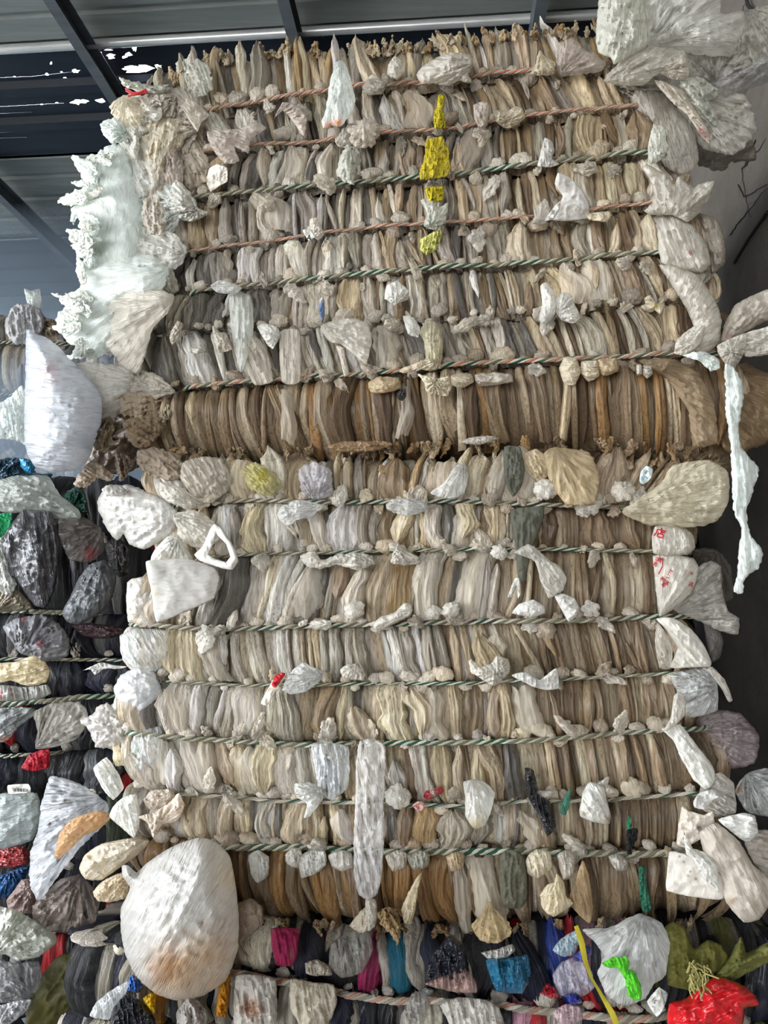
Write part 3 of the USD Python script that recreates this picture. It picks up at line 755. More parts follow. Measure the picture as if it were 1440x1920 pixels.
def build_bale(name, label, plane, lines, quad, depth, palette, widths, seed, ropes, group=None, core_col=DEEP, bulges=None, edge_rows=(), puffs=True, puff_pal=None, tufts=True, limit=300, cat="bale", puff_n=1.0, fine_from=None, fringe=0, wisps=0, panels=0):
    rng = random.Random(seed)
    lines = [curve(c) for c in lines]
    base = plane.at(np.array(np.mean([p[0] for p in quad[2:]])), np.array(np.mean([p[1] for p in quad[2:]])), np.array(-depth / 2))
    t = Thing(name, label, cat, base, group)
    core_block(t, plane, quad, depth, rng, core_col)
    folds = []
    R = len(lines) - 1
    bl = lambda r: bulges[r] if bulges else 0.03
    for r in range(R):
        top, bot = lines[r], lines[r + 1]
        curtain(t, plane, top, bot, r, palette, rng, bl(r), side_m=depth * 0.8, first=r == 0, last=r == R - 1, belly=0.8 if r in (0, R - 1) else 1.0, fine_from=fine_from if 0 < r < R - 1 else None)
        W = 0.5 * (top[-1, 0] - top[0, 0] + bot[-1, 0] - bot[0, 0])
        s = -0.05
        while s < 1.05:
            w = widths(rng, r, s)
            sc = s + 0.5 * w / W
            first, last = r == 0, r == R - 1
            kw = dict(bulge=bl(r), base=rng.uniform(-0.006, 0.008), drift=rng.gauss(0, 5.0), ridges=max(2, int(w / 5) + rng.choice([0, 1])))
            if first:
                kw.update(v0=rng.uniform(-0.2, 0.1), taper=(rng.uniform(0.5, 1.0), 0.9), tip=rng.uniform(0.05, 0.45), curl=-rng.uniform(0.0, 0.05), drift=rng.gauss(0, 14), belly=0.8)
            elif last:
                kw.update(v1=rng.uniform(0.92, 1.05), taper=(0.8, rng.uniform(0.7, 1.0)), under=rng.uniform(0.03, 0.1), belly=0.8, drift=rng.gauss(0, 9))
                if rng.random() < 0.2:
                    kw.update(tip=-rng.uniform(0.1, 0.3))
            elif rng.random() < 0.16:
                kw.update(v0=rng.uniform(0.0, 0.45), tip=0.35, base=0.012, drift=rng.gauss(0, 12))
            elif rng.random() < 0.12:
                kw.update(v1=rng.uniform(0.6, 0.95), tip=-0.3, base=0.011, drift=rng.gauss(0, 12))
            if fine_from is not None and sc > fine_from and 0 < r < R - 1 and rng.random() < 0.7:
                s += w / W
                continue
            V, F, st = fold(plane, top, bot, sc, w * 1.3, rng, **kw)
            c = palette(rng, r, sc)
            fine = w > 30 and rng.random() < 0.4 or (c.mean() < 0.14 and rng.random() < 0.6)
            folds.append((w * abs(top[:, 1].mean() - bot[:, 1].mean()), V, F, np.clip(c[None] * st, 0.01, 0.92), "fine" if fine else "fold"))
            s += w / W * (1.0 if rng.random() < 0.75 else rng.uniform(1.2, 2.2))
    order = sorted(range(len(folds)), key=lambda i: -folds[i][0])
    keep = set(order[:limit])
    for i, (a, V, F, c, m) in enumerate(folds):
        if i in keep:
            t.part("film_fold", V, F, M[m], c)
    rest = [f for i, f in enumerate(folds) if i not in keep]
    if rest:
        V, F = join([(f[1], f[2]) for f in rest])
        t.part("narrow_film_folds", V, F, M["fold"], np.vstack([f[3] for f in rest]), kind="stuff")
    for i, spec in enumerate(ropes):
        if not spec:
            continue
        pts, cols, rr, off = spec
        rope(t, plane, pts, rng, rr, cols, off)
    for k in range(fringe):
        topside = k % 5 < 3
        ln = lines[0] if topside else lines[-1]
        x = rng.uniform(0.02, 0.98)
        px, py = along(ln, np.array(x))
        ang = (-1.57 if topside else 1.57) + rng.gauss(0, 0.5)
        c_ = palette(rng, 0 if topside else R - 1, x)
        c_ = mix(c_, pick(rng, [(2, GOLD), (2, TAN), (3, CREAM)] if topside else [(2, GOLD), (2, BROWN), (2, TAN)]), 0.65)
        o = leaf_outline(float(px), float(py) + (34 if topside else -16), rng.uniform(16, 40), rng.uniform(9, 20), ang, rng)
        bale_scrap(t, "film_tip" if topside else "film_tatter", o, c_, "bag", plane, off=rng.uniform(-0.03, 0.025) if topside else rng.uniform(-0.02, 0.03), inflate=0.006, crumple=0.01, crease=("radial", float(px), float(py)), rag=3, dens=150, lean=(0, rng.uniform(-0.03, 0.03)))
    for k in range(panels):
        r = rng.randint(0, R - 1)
        x = rng.uniform(0.03, 0.97 if fine_from is None else 0.72)
        V, F, st = fold(plane, lines[r], lines[r + 1], x, rng.uniform(26, 56), rng, bulge=bl(r), base=0.012, h=0.009, ridges=rng.randint(3, 6), v0=rng.uniform(0.0, 0.2), v1=rng.uniform(0.85, 1.0), tip=rng.choice([0, 0.3]), drift=rng.gauss(0, 12))
        t.part("film_panel", V, F, M["sheer"], np.clip(mix(palette(rng, r, x), PALE, 0.6)[None] * (0.75 + 0.25 * st), 0.01, 0.92))
    for k in range(wisps):
        r = rng.randint(1, R - 1)
        x = rng.uniform(0.0, 0.98)
        px, py = along(lines[r], np.array(x))
        up = rng.random() < 0.62
        o = leaf_outline(float(px), float(py) + (3 if up else -3), rng.uniform(26, 58), rng.uniform(18, 38), (-1.57 if up else 1.57) + rng.gauss(0, 0.9), rng)
        bale_scrap(t, "film_wisp", o, mix(WHITE, PALE, rng.random()), "veil", plane, off=rng.uniform(0.042, 0.06), inflate=0.016, crumple=0.012, crease=("radial", float(px), float(py)), freq=3.6, rag=2.6, dens=240, lean=(rng.uniform(-0.02, 0.02), rng.uniform(-0.02, 0.02)))
    if puffs:
        for r in range(1, R):
            ln = lines[r]
            W = ln[-1, 0] - ln[0, 0]
            x = -0.01
            while x < 1.0:
                step = rng.uniform(14, 44) / puff_n
                rad = rng.choice([rng.uniform(7, 11), rng.uniform(9, 14), rng.uniform(12, 19)])
                px, py = along(ln, np.array(x))
                up = -1 if rng.random() < 0.82 else 1
                cpy = py + up * rad * rng.uniform(0.55, 1.0)
                vq = (cpy - py) / max(20.0, abs(lines[r + (1 if up > 0 else 0)][:, 1].mean() - lines[r - (0 if up > 0 else 1)][:, 1].mean()))
                ctr = surf(plane, lines[r] if up > 0 else lines[r - 1], lines[r + 1] if up > 0 else lines[r], np.array(x), np.array(vq if up > 0 else 1 + vq), np.array(0.024 + 0.3 * rad * PXM))
                col = (puff_pal or palette)(rng, r, x)
                col = np.clip(mix(col, PALE, rng.uniform(0.25, 0.8)), 0, 0.9)
                if rng.random() < 0.82:
                    V, F = crumple_ball(ctr, rad * PXM * rng.uniform(0.9, 1.5), rad * PXM * 0.85, rad * PXM * rng.uniform(0.75, 1.1), plane, rng, rough=0.34, spin=rng.uniform(-0.4, 0.4), strands=0.15)
                    n_ = fbm(V * 60, 3, r) - 0.5
                    t.part("film_puff", V, F, M["puff"], np.clip(col[None] * (1 + 0.5 * n_[:, None]), 0, 0.92), crk=BALLK[0])
                else:
                    o = leaf_outline(float(px), float(py), rng.uniform(18, 42), rng.uniform(12, 24), rng.uniform(-2.7, -0.4) if rng.random() < 0.6 else rng.uniform(0.4, 2.7), rng)
                    bale_scrap(t, "film_flap", o, col, "bag", plane, off=0.036, inflate=0.006, crumple=0.006, crease=("radial", float(px), float(py)), rag=1.5, dens=160, lean=(rng.uniform(-0.02, 0.02), rng.uniform(-0.03, 0.03)), bend=lambda X, Y, a=x: corner(np.full(np.shape(X), a)))
                x += step / W
    return t, lines, rng

# -- upper bale
def widths_a(rng, r, s):
    k = rng.random()
    return rng.uniform(5, 9) if k < 0.22 else rng.uniform(8, 14) if k < 0.6 else rng.uniform(13, 22) if k < 0.87 else rng.uniform(22, 40)
def pal_a(rng, r, s):
    if r == 0:
        return pick(rng, [(3, CREAM), (3, TAN), (2, GOLD), (1, WHITE), (1.5, GREY), (1, BROWN)]) if s > 0.25 else pick(rng, [(3, GREY), (2, PALE), (1, TAN), (1, DARK)])
    if r == 7:
        return pick(rng, [(4, BROWN), (2.6, DEEP), (1.6, TAN), (1.8, lin(160, 124, 80)), (0.6, CREAM)])
    if s < 0.16 and r in (4, 5, 6):
        return pick(rng, [(4, DARK), (2, GREY), (1, WHITE)])
    if s < 0.4:
        return pick(rng, [(3.5, GREY), (2.2, DARK), (2.6, PALE), (1.8, WHITE), (0.6, TAN)])
    if s < 0.7:
        return pick(rng, [(3.2, GREY), (2.0, TAN), (1.5, DARK), (2.0, PALE), (1.2, BROWN), (0.9, WHITE)])
    return pick(rng, [(3, TAN), (2.6, BROWN), (1.5, CREAM), (1.2, GREY), (0.8, DEEP), (0.7, PALE)])
A_lines = [
    [(300, 148), (350, 110), (440, 86), (540, 74), (620, 79), (700, 74), (800, 64), (900, 50), (1000, 38), (1135, 34)],
    [(318, 238), (395, 228), (480, 212), (600, 192), (700, 178), (860, 165), (1000, 152), (1160, 140)],
    [(318, 314), (420, 302), (480, 292), (600, 280), (720, 263), (860, 250), (960, 240), (1040, 232), (1205, 220)],
    [(292, 398), (360, 388), (480, 375), (560, 367), (620, 358), (760, 345), (880, 335), (960, 329), (1100, 317), (1222, 310)],
    [(285, 490), (330, 484), (480, 464), (620, 450), (760, 436), (880, 428), (960, 422), (1100, 412), (1240, 400)],
    [(285, 560), (400, 550), (480, 541), (600, 535), (760, 522), (860, 514), (960, 507), (1100, 498), (1255, 490)],
    [(265, 632), (330, 627), (480, 622), (620, 614), (760, 610), (900, 600), (1000, 597), (1080, 590), (1290, 574)],
    [(285, 742), (330, 736), (400, 732), (480, 724), (600, 713), (760, 703), (860, 692), (960, 688), (1100, 682), (1200, 677), (1330, 666)],
    [(275, 848), (400, 858), (560, 853), (760, 848), (900, 832), (1100, 835), (1300, 850), (1360, 847)]]
GW, OW, WW = ("green", "white", "green", "white"), ("orange", "white", "orange", "white"), ("white", "green", "white", "orange")
A_ropes = [
    (A_lines[1][1:-1] + [(1132, 142)], OW, 0.0042, 0.034),
    (A_lines[2][1:-1] + [(1198, 221)], OW, 0.0036, 0.034),
    (A_lines[3][1:-1] + [(1205, 311)], GW, 0.0046, 0.034),
    (A_lines[4][1:-1] + [(1225, 401)], OW, 0.0032, 0.033),
    (A_lines[5][1:-1] + [(1238, 491)], GW, 0.0046, 0.034),
    None,
    (A_lines[7][2:-2] + [(1290, 669)], WW, 0.0046, 0.036)]
baleA, linesA, rngA = build_bale("film_bale", "upper bale of grey and brown pleated plastic film tied with green and orange twine", MAIN, A_lines,
    [(345, 160), (1110, 75), (1310, 830), (300, 840)], 1.0, pal_a, widths_a, 21, A_ropes,
    bulges=[0.02, 0.022, 0.024, 0.024, 0.022, 0.022, 0.024, 0.034], fringe=150, wisps=30, panels=14)

# -- lower bale
def widths_b(rng, r, s):
    k = rng.random()
    if s > 0.72 and r in (2, 3, 4, 5, 6):
        return rng.uniform(7, 13) if k < 0.8 else rng.uniform(13, 24)
    return rng.uniform(5, 9) if k < 0.2 else rng.uniform(9, 16) if k < 0.5 else rng.uniform(15, 27) if k < 0.82 else rng.uniform(27, 46)
def pal_b(rng, r, s):
    if r == 7:
        return pick(rng, [(3.5, BROWN), (3.2, lin(156, 120, 76)), (1.6, DEEP), (1.0, TAN)]) if s < 0.6 else pick(rng, [(4, BROWN), (2, TAN), (1.5, DEEP), (0.6, CREAM)])
    if s > 0.72:
        return pick(rng, [(5, BROWN), (2.5, TAN), (0.8, CREAM), (0.8, DEEP)])
    if s < 0.3:
        return pick(rng, [(3, PALE), (2.5, WHITE), (2, GREY), (1.6, CREAM), (0.8, TAN), (0.5, DARK)])
    return pick(rng, [(2.4, TAN), (2.4, CREAM), (2.2, GREY), (1.8, PALE), (1, WHITE), (1.2, BROWN), (0.5, DARK), (0.35, GOLD)])
B_lines = [
    [(300, 872), (340, 860), (480, 860), (640, 852), (850, 858), (960, 840), (1100, 835), (1250, 850), (1290, 862)],
    [(330, 950), (380, 948), (480, 943), (600, 946), (760, 945), (860, 945), (960, 949), (1100, 953), (1225, 957)],
    [(330, 1050), (440, 1046), (500, 1041), (620, 1039), (760, 1035), (900, 1032), (1060, 1033), (1228, 1037)],
    [(275, 1166), (300, 1172), (420, 1180), (560, 1174), (700, 1171), (860, 1167), (960, 1164), (1100, 1163), (1235, 1155)],
    [(285, 1254), (360, 1277), (480, 1283), (600, 1281), (760, 1279), (900, 1277), (1060, 1271), (1265, 1259)],
    [(272, 1354), (300, 1371), (400, 1381), (560, 1389), (700, 1389), (860, 1386), (960, 1384), (1100, 1376), (1276, 1362)],
    [(290, 1472), (350, 1481), (440, 1487), (560, 1496), (700, 1499), (860, 1501), (1000, 1499), (1180, 1489), (1296, 1480)],
    [(290, 1568), (420, 1578), (560, 1581), (700, 1585), (860, 1587), (1000, 1589), (1150, 1593), (1300, 1588)],
    [(300, 1690), (420, 1715), (480, 1735), (640, 1745), (760, 1748), (900, 1750), (1100, 1735), (1290, 1738), (1322, 1737)]]
BK = ("green", "white", "black", "white")
B_ropes = [
    (B_lines[1][1:-1] + [(1195, 956)], BK, 0.0042, 0.034), (B_lines[2][1:-1] + [(1220, 1036)], GW, 0.0034, 0.034),
    (B_lines[3][1:-1] + [(1222, 1156)], BK, 0.0048, 0.035), (B_lines[4][1:-1] + [(1250, 1260)], GW, 0.0032, 0.034),
    (B_lines[5][1:-1] + [(1250, 1364)], GW, 0.0048, 0.035), (B_lines[6][1:-1] + [(1295, 1480)], ("white", "grey", "green", "white"), 0.0036, 0.034),
    (B_lines[7][1:-1] + [(1283, 1589)], GW, 0.0062, 0.037)]
baleB, linesB, rngB = build_bale("film_bale", "middle bale of cream and brown pleated plastic film tied with dark green twine", MAIN, B_lines,
    [(320, 885), (1220, 872), (1290, 1725), (360, 1695)], 1.0, pal_b, widths_b, 43, B_ropes,
    bulges=[0.03, 0.026, 0.028, 0.026, 0.026, 0.028, 0.026, 0.034], fine_from=0.68, fringe=90, wisps=42, panels=24)

# -- bottom bale, mixed colours
NAVY, BLK, RED, BLUE, MAG, OLIVE, CYAN = lin(22, 28, 44), lin(26, 27, 30), lin(176, 30, 38), lin(38, 62, 140), lin(160, 40, 90), lin(96, 98, 50), lin(30, 104, 130)
def widths_c(rng, r, s):
    return rng.uniform(14, 30) if rng.random() < 0.55 else rng.uniform(30, 62)
def pal_c(rng, r, s):
    if s < 0.2:
        return pick(rng, [(3, NAVY), (3, BLK), (2, GREY), (0.7, lin(190, 130, 30)), (1, PALE)])
    if s < 0.42:
        return pick(rng, [(3, NAVY), (3, BLK), (2.4, GREY), (0.5, MAG), (2, PALE), (0.6, DARK)])
    if s < 0.62:
        return pick(rng, [(3, NAVY), (3, BLK), (1.6, GREY), (0.8, CYAN), (1, DARK), (0.9, PALE)])
    if s < 0.8:
        return pick(rng, [(2, RED), (2, BLUE), (2.4, PALE), (1.5, NAVY), (1, lin(200, 150, 170)), (1, GREY)])
    return pick(rng, [(3, BLK), (2, OLIVE), (1.5, NAVY), (1, DARK)])
C_lines = [
    [(180, 1752), (430, 1722), (640, 1746), (900, 1752), (1100, 1738), (1420, 1742)],
    [(180, 1762), (430, 1802), (560, 1823), (700, 1851), (800, 1859), (960, 1866), (1080, 1881), (1180, 1891), (1430, 1915)],
    [(170, 1905), (430, 1912), (560, 1930), (700, 1952), (800, 1962), (960, 1975), (1180, 1990), (1440, 2010)],
    [(165, 2060), (430, 2070), (700, 2105), (960, 2120), (1440, 2160)]]
C_ropes = [([(432, 1803), (560, 1825), (700, 1852), (800, 1860), (960, 1868), (1080, 1882), (1185, 1892)], ("pink", "white", "grey", "white"), 0.0062, 0.042),
           ([(430, 1914), (560, 1932), (700, 1954), (960, 1977), (1180, 1992)], GW, 0.0048, 0.04)]
baleC, linesC, rngC = build_bale("film_bale", "bottom bale of mixed black, red, blue and white bags under the brown bale", MAIN, C_lines,
    [(190, 1750), (1425, 1745), (1440, 2170), (165, 2080)], 1.0, pal_c, widths_c, 77, C_ropes, core_col=lin(40, 38, 40), bulges=[0.03, 0.03, 0.03], puff_n=0.5)

# -- left stack, set back: dark bags
def widths_d(rng, r, s):
    return rng.uniform(16, 44)
def pal_d(rng, r, s):
    return pick(rng, [(5, BLK), (3, NAVY), (2.0, lin(70, 72, 76)), (1.0, lin(120, 122, 122)), (0.3, RED), (0.35, lin(50, 58, 40))])
D_lines = [
    [(-260, 850), (0, 872), (120, 890), (225, 890)],
    [(-260, 985), (0, 990), (120, 1000), (225, 1000)],
    [(-260, 1150), (0, 1146), (100, 1148), (225, 1152)],
    [(-260, 1236), (0, 1234), (150, 1234), (225, 1232)],
    [(-260, 1322), (0, 1318), (100, 1310), (225, 1300)],
    [(-260, 1416), (0, 1412), (150, 1406), (225, 1400)],
    [(-260, 1500), (0, 1495), (150, 1490), (225, 1485)],
    [(-260, 1620), (0, 1612), (150, 1605), (225, 1600)],
    [(-260, 1760), (0, 1750), (150, 1745), (225, 1740)],
    [(-260, 1960), (0, 1940), (150, 1935), (225, 1930)]]
D_ropes = [None, ([(-40, 1147), (60, 1146), (130, 1149)], GW, 0.006, 0.05), ([(-40, 1234), (60, 1234), (150, 1235), (225, 1236)], BK, 0.004, 0.045),
           ([(-40, 1320), (40, 1317), (110, 1311), (165, 1303)], GW, 0.0065, 0.05), ([(-40, 1413), (60, 1410)], BK, 0.0045, 0.045), None, None, None]
baleD, linesD, rngD = build_bale("dark_bag_bale", "dark bale of black and grey carrier bags set back in shade on the left", BACK_LEFT, D_lines,
    [(-260, 880), (215, 895), (215, 1930), (-260, 1950)], 0.9, pal_d, widths_d, 99, D_ropes, core_col=lin(24, 25, 28), bulges=[0.03] * 9, puff_n=0.4,
    puff_pal=lambda rng, r, s: pick(rng, [(3, BLK), (1, DARK)]))

# -- far left bale, pale in the haze
def pal_e(rng, r, s):
    return pick(rng, [(3, GREY), (3, lin(150, 150, 158)), (2, PALE), (1, TAN), (1, DARK)])
E_lines = [
    [(-190, 588), (-60, 580), (10, 592), (60, 588), (110, 600), (230, 610)],
    [(-190, 660), (0, 648), (110, 650), (230, 655)],
    [(-190, 760), (0, 745), (110, 745), (230, 745)],
    [(-190, 850), (0, 845), (110, 845), (230, 845)],
    [(-190, 960), (0, 950), (110, 950), (230, 950)]]
baleE, linesE, rngE = build_bale("film_bale", "far pale bale of grey film seen in the haze behind the left stack", FAR_LEFT, E_lines,
    [(-190, 590), (230, 605), (230, 960), (-190, 970)], 1.1, pal_e, lambda rng, r, s: rng.uniform(6, 16), 131,
    [([(-150, 655), (0, 649), (110, 651)], BK, 0.007, 0.05), ([(-150, 756), (0, 746), (110, 746)], BK, 0.007, 0.05), None], bulges=[0.05] * 4, puff_n=0.9)
# -- support under the set-back bales
def stand_under(quadplane, x0, x1, ztop_py, depth, label, col, seed):
    rng = random.Random(seed)
    lo = quadplane.at(np.array(float(x0)), np.array(float(ztop_py)), np.array(0.0)); hi = quadplane.at(np.array(float(x1)), np.array(float(ztop_py)), np.array(0.0))
    c = 0.5 * (lo + hi) - depth / 2 * quadplane.N; c[2] = 0
    t = Thing("film_bale", label, "bale", c)
    n = 26
    w = np.linalg.norm((hi - lo)[:2]); h = min(lo[2], hi[2])
    b = trimesh.creation.box((w, depth, h)).subdivide().subdivide().subdivide().subdivide()
    V = np.array(b.vertices); F = np.array(b.faces)
    V = V[:, :1] * quadplane.T + V[:, 1:2] * (-quadplane.N) + (V[:, 2:] + h / 2) * np.array([0, 0, 1.0]) + c
    V = V + np.array([0.03, 0.03, 0]) * (ridged(V * np.array([12, 12, 3.0]), 3, seed) - 0.6)[:, None]
    V[:, 2] = np.clip(V[:, 2], 0, h)
    tn = 0.6 + 0.8 * fbm(V * 7, 3, seed)
    t.part("packed_core", V, F, M["core"], np.asarray(col)[None] * tn[:, None])
stand_under(FAR_LEFT, -190, 230, 965, 1.1, "grey lower bale standing under the far pale bale", GREY, 3)

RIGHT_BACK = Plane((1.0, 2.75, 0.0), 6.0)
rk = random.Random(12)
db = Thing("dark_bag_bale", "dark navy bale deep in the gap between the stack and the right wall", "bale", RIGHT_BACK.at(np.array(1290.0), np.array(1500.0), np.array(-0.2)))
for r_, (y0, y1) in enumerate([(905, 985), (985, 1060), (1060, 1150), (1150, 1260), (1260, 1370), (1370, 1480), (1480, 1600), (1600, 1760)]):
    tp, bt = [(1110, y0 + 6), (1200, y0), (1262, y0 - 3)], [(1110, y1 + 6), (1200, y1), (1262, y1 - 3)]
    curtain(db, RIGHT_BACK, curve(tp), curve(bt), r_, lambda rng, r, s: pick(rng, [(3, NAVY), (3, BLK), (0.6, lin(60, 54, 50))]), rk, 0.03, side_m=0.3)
# ---------------------------------------------------------------- loose bags, sheets and scraps (outlines in photograph measure, laid at their own depth)
W1, W2, W3 = lin(229, 228, 222), lin(224, 220, 211), lin(212, 205, 193)
ICE, GRN, PNK = lin(230, 236, 233), lin(214, 215, 206), lin(211, 201, 192)
CR, TN, GY, BR = lin(226, 217, 196), lin(206, 188, 156), lin(204, 199, 190), lin(158, 132, 100)
DG, MG, SG = lin(60, 62, 66), lin(100, 103, 106), lin(168, 172, 172)
BAG, SHEET, SCRAP = "plastic_bag", "film_sheet", "film_scrap"

# --- left fringe of the upper bale
loose(SHEET, "large frayed white foam film hanging over the upper left edge of the top bale", "plastic film",
      [(208, 270), (190, 282), (172, 300), (153, 312), (152, 330), (158, 345), (146, 362), (143, 385), (133, 388), (131, 410), (139, 422), (147, 405), (153, 420), (158, 440), (163, 470), (160, 492), (190, 515), (245, 500), (268, 440), (262, 360), (252, 300), (235, 272)],
      ICE, "frayed", off=-0.02, inflate=0.07, crumple=0.013, freq=4.5, rag=5, wave=0.03, lean=(0.10, 0))
loose(SHEET, "ragged white foam film skirt below the frayed upper sheet, left edge of the top bale", "plastic film",
      [(165, 478), (142, 508), (150, 530), (140, 548), (120, 556), (126, 570), (108, 588), (106, 610), (113, 627), (132, 642), (150, 655), (163, 672), (195, 668), (222, 640), (255, 600), (290, 560), (318, 520), (300, 480), (240, 466), (200, 470)],
      ICE, "frayed", off=-0.02, inflate=0.08, crumple=0.014, crease=("radial", 330, 500), freq=5, rag=6, wave=0.03, lean=(0.10, 0))
loose(SHEET, "pale translucent film fold tucked between the two frayed sheets on the top bale", "plastic film",
      [(225, 300), (262, 285), (300, 300), (310, 360), (300, 430), (270, 480), (240, 470), (235, 400), (225, 350)], ICE, "veil", off=0.0, inflate=0.04, crumple=0.02, crease=("dir", 75), freq=4, rag=3)
fringe = Thing("film_shreds", "tattered white film shreds fringing the left edge of the top bale", "plastic film", MAIN.on(np.array(150.0), np.array(660.0), np.array(-0.1)))
rng = random.Random(17)
for k in range(40):
    y = rng.uniform(262, 668)
    xe = float(np.interp(y, [262, 310, 390, 480, 560, 610, 668], [205, 158, 142, 160, 128, 112, 160]))
    x = xe + rng.uniform(0, 1) ** 2 * 40
    o = leaf_outline(x + 14, y, rng.uniform(24, 60), rng.uniform(12, 30), math.pi + rng.gauss(0.25 if y > 400 else -0.2, 0.7), rng)
    bale_scrap(fringe, "film_shred", o, mix(ICE, W2, rng.random() * 0.6), "frayed", off=rng.uniform(-0.06, 0.05), inflate=0.01, crumple=0.014, crease=("radial", x + 14, y), freq=4, rag=3, dens=260, lean=(0.06, rng.uniform(-0.04, 0.04)), var=0.1)
for i, (pts, c, lb, cr) in enumerate([
    ([(188, 232), (215, 220), (240, 235), (235, 262), (212, 270), (195, 255)], ICE, "small spiky white scrap at the far upper left corner of the top bale", ("radial", 240, 250)),
    ([(222, 143), (240, 150), (290, 160), (318, 158), (300, 178), (262, 174), (230, 160)], GRN, "greenish white torn strip pointing left at the top left corner of the top bale", ("dir", 15)),
    ([(205, 200), (230, 178), (262, 182), (285, 205), (270, 235), (235, 240), (215, 225)], CR, "curled cream bag at the top left corner under the greenish strip", None),
    ([(250, 185), (290, 172), (330, 180), (345, 205), (320, 222), (275, 215)], W3, "crumpled off-white lump beside the red netting strip", None),
    ([(236, 240), (262, 232), (280, 245), (262, 262), (258, 300), (240, 290), (248, 262)], W1, "bent white ribbon sticking out below the curled cream bag", ("dir", 60)),
    ([(255, 255), (280, 225), (320, 215), (352, 230), (345, 270), (318, 300), (300, 345), (278, 330), (268, 290)], CR, "long folded cream film looping down the upper left shoulder of the top bale", ("dir", 100)),
    ([(305, 285), (330, 275), (345, 310), (340, 345), (318, 350), (303, 325)], PNK, "pinkish translucent pouch in the upper left shoulder of the top bale", ("dir", 80)),
    ([(268, 375), (300, 360), (318, 400), (310, 440), (282, 440), (266, 410)], W3, "soft beige film loop left of the crumpled bag on the third twine", ("dir", 80)),
]):
    loose(SCRAP, lb, "plastic film", pts, c, "veil" if i in (2, 6) else "bag", off=0.05, inflate=0.03, crumple=0.014, crease=cr, freq=3.4, rag=2.5)
for pts, c, lb, cr in [
    ([(225, 250), (262, 225), (300, 235), (312, 290), (296, 350), (262, 372), (236, 340), (226, 290)], W1, "wide soft white film filling the upper left shoulder behind the looping cream film", ("dir", 70)),
    ([(300, 170), (345, 165), (372, 200), (366, 262), (330, 300), (302, 260), (296, 210)], W3, "beige pleated film fan at the upper left shoulder, right of the looping cream film", ("radial", 380, 235)),
    ([(320, 262), (352, 250), (392, 300), (388, 335), (352, 362), (326, 330)], lin(206, 196, 182), "brownish translucent film draped above the stiff squarish flap", ("dir", 60)),
    ([(262, 388), (290, 350), (330, 345), (345, 392), (330, 430), (300, 462), (268, 450)], ICE, "pale draped film over the third and fourth twines' left ends", ("radial", 350, 390)),
    ([(240, 430), (290, 418), (330, 440), (352, 470), (338, 500), (290, 512), (248, 490)], W1, "limp grey-white film hanging at the fourth twine's left end", ("radial", 350, 480)),
    ([(215, 190), (250, 175), (300, 190), (305, 220), (262, 240), (222, 228)], W1, "tangled white film at the top left corner behind the curled cream bag", ("dir", 20)),
    ([(330, 120), (362, 108), (392, 122), (400, 165), (372, 185), (338, 170)], GRN, "pale pleated film at the top edge near the left corner", ("dir", 70)),
    ([(225, 700), (258, 690), (300, 705), (330, 735), (285, 748), (235, 740)], W3, "streaked beige film pulled towards the sixth twine's left end", ("radial", 345, 738))]:
    loose(SHEET, lb, "plastic film", pts, c, "veil", off=0.035, inflate=0.03, crumple=0.02, crease=cr, freq=4.2, rag=3, lean=(0.06, 0))
for pts, c, lb, cr in [
    ([(340, 868), (382, 856), (420, 866), (436, 905), (410, 935), (362, 930), (340, 900)], W3, "greyish pink translucent film left of the yellow-lined film, top of the middle bale", ("dir", 60)),
    ([(452, 880), (478, 866), (512, 886), (530, 912), (500, 930), (466, 915)], lin(206, 200, 150), "cream film with a yellow streak at the top of the middle bale, left part", ("dir", 40)),
    ([(560, 880), (590, 866), (620, 880), (624, 925), (596, 938), (566, 925)], lin(212, 208, 212), "lilac-grey clear film pouch at the top of the middle bale, left of centre", ("radial", 590, 940)),
    ([(325, 965), (362, 955), (400, 975), (412, 1010), (382, 1030), (340, 1015)], W2, "fuzzy cream film wad right of the bubble wrap fan", None),
    ([(300, 905), (345, 915), (380, 945), (350, 955), (305, 935)], W2, "pale gathered film pinched at the left end of the middle bale's first twine", ("radial", 385, 948))]:
    loose(SHEET, lb, "plastic film", pts, c, "veil", off=0.06, inflate=0.03, crumple=0.018, crease=cr, freq=4, rag=2, spots=[(492, 892, 16, lin(206, 196, 70), 0.8)] if "yellow streak" in lb else [])
# red netting strip
V, F = join([tube(MAIN.on(P[:, 0], P[:, 1], np.full(len(P), 0.075 + 0.006 * k)), 0.0022, 5) for k, P in enumerate([resample(p, 14) for p in ([(235, 166), (250, 174), (262, 173), (276, 170)], [(236, 170), (250, 178), (264, 176), (277, 173)], [(240, 180), (256, 176), (268, 170), (274, 167)])])])
single("net_strip", V, F, M["print"], "thin red net strip at the top left corner of the top bale", "strip", lin(196, 60, 62))
loose(BAG, "crumpled white bag over the left end of the third twine of the top bale", "plastic bag", [(310, 378), (328, 336), (344, 345), (365, 372), (372, 388), (392, 398), (362, 416), (332, 408)], W1, off=0.06, inflate=0.03, crumple=0.016, crease=("radial", 370, 395), freq=3.4, rag=2)
loose(SCRAP, "stiff squarish white flap between the second and third twines on the top bale's left part", "plastic film", [(386, 340), (393, 315), (408, 308), (426, 315), (427, 340), (410, 350), (395, 360)], W2, "matte", off=0.075, inflate=0.008, crumple=0.005, rag=0.5, lean=(0.02, -0.03))
loose(SCRAP, "cloudy film flap standing over the left end of the first twine", "plastic film", [(340, 200), (352, 187), (368, 192), (392, 215), (378, 230), (370, 247), (358, 230)], W3, "veil", off=0.08, inflate=0.012, crumple=0.008, crease=("dir", 50), rag=1)
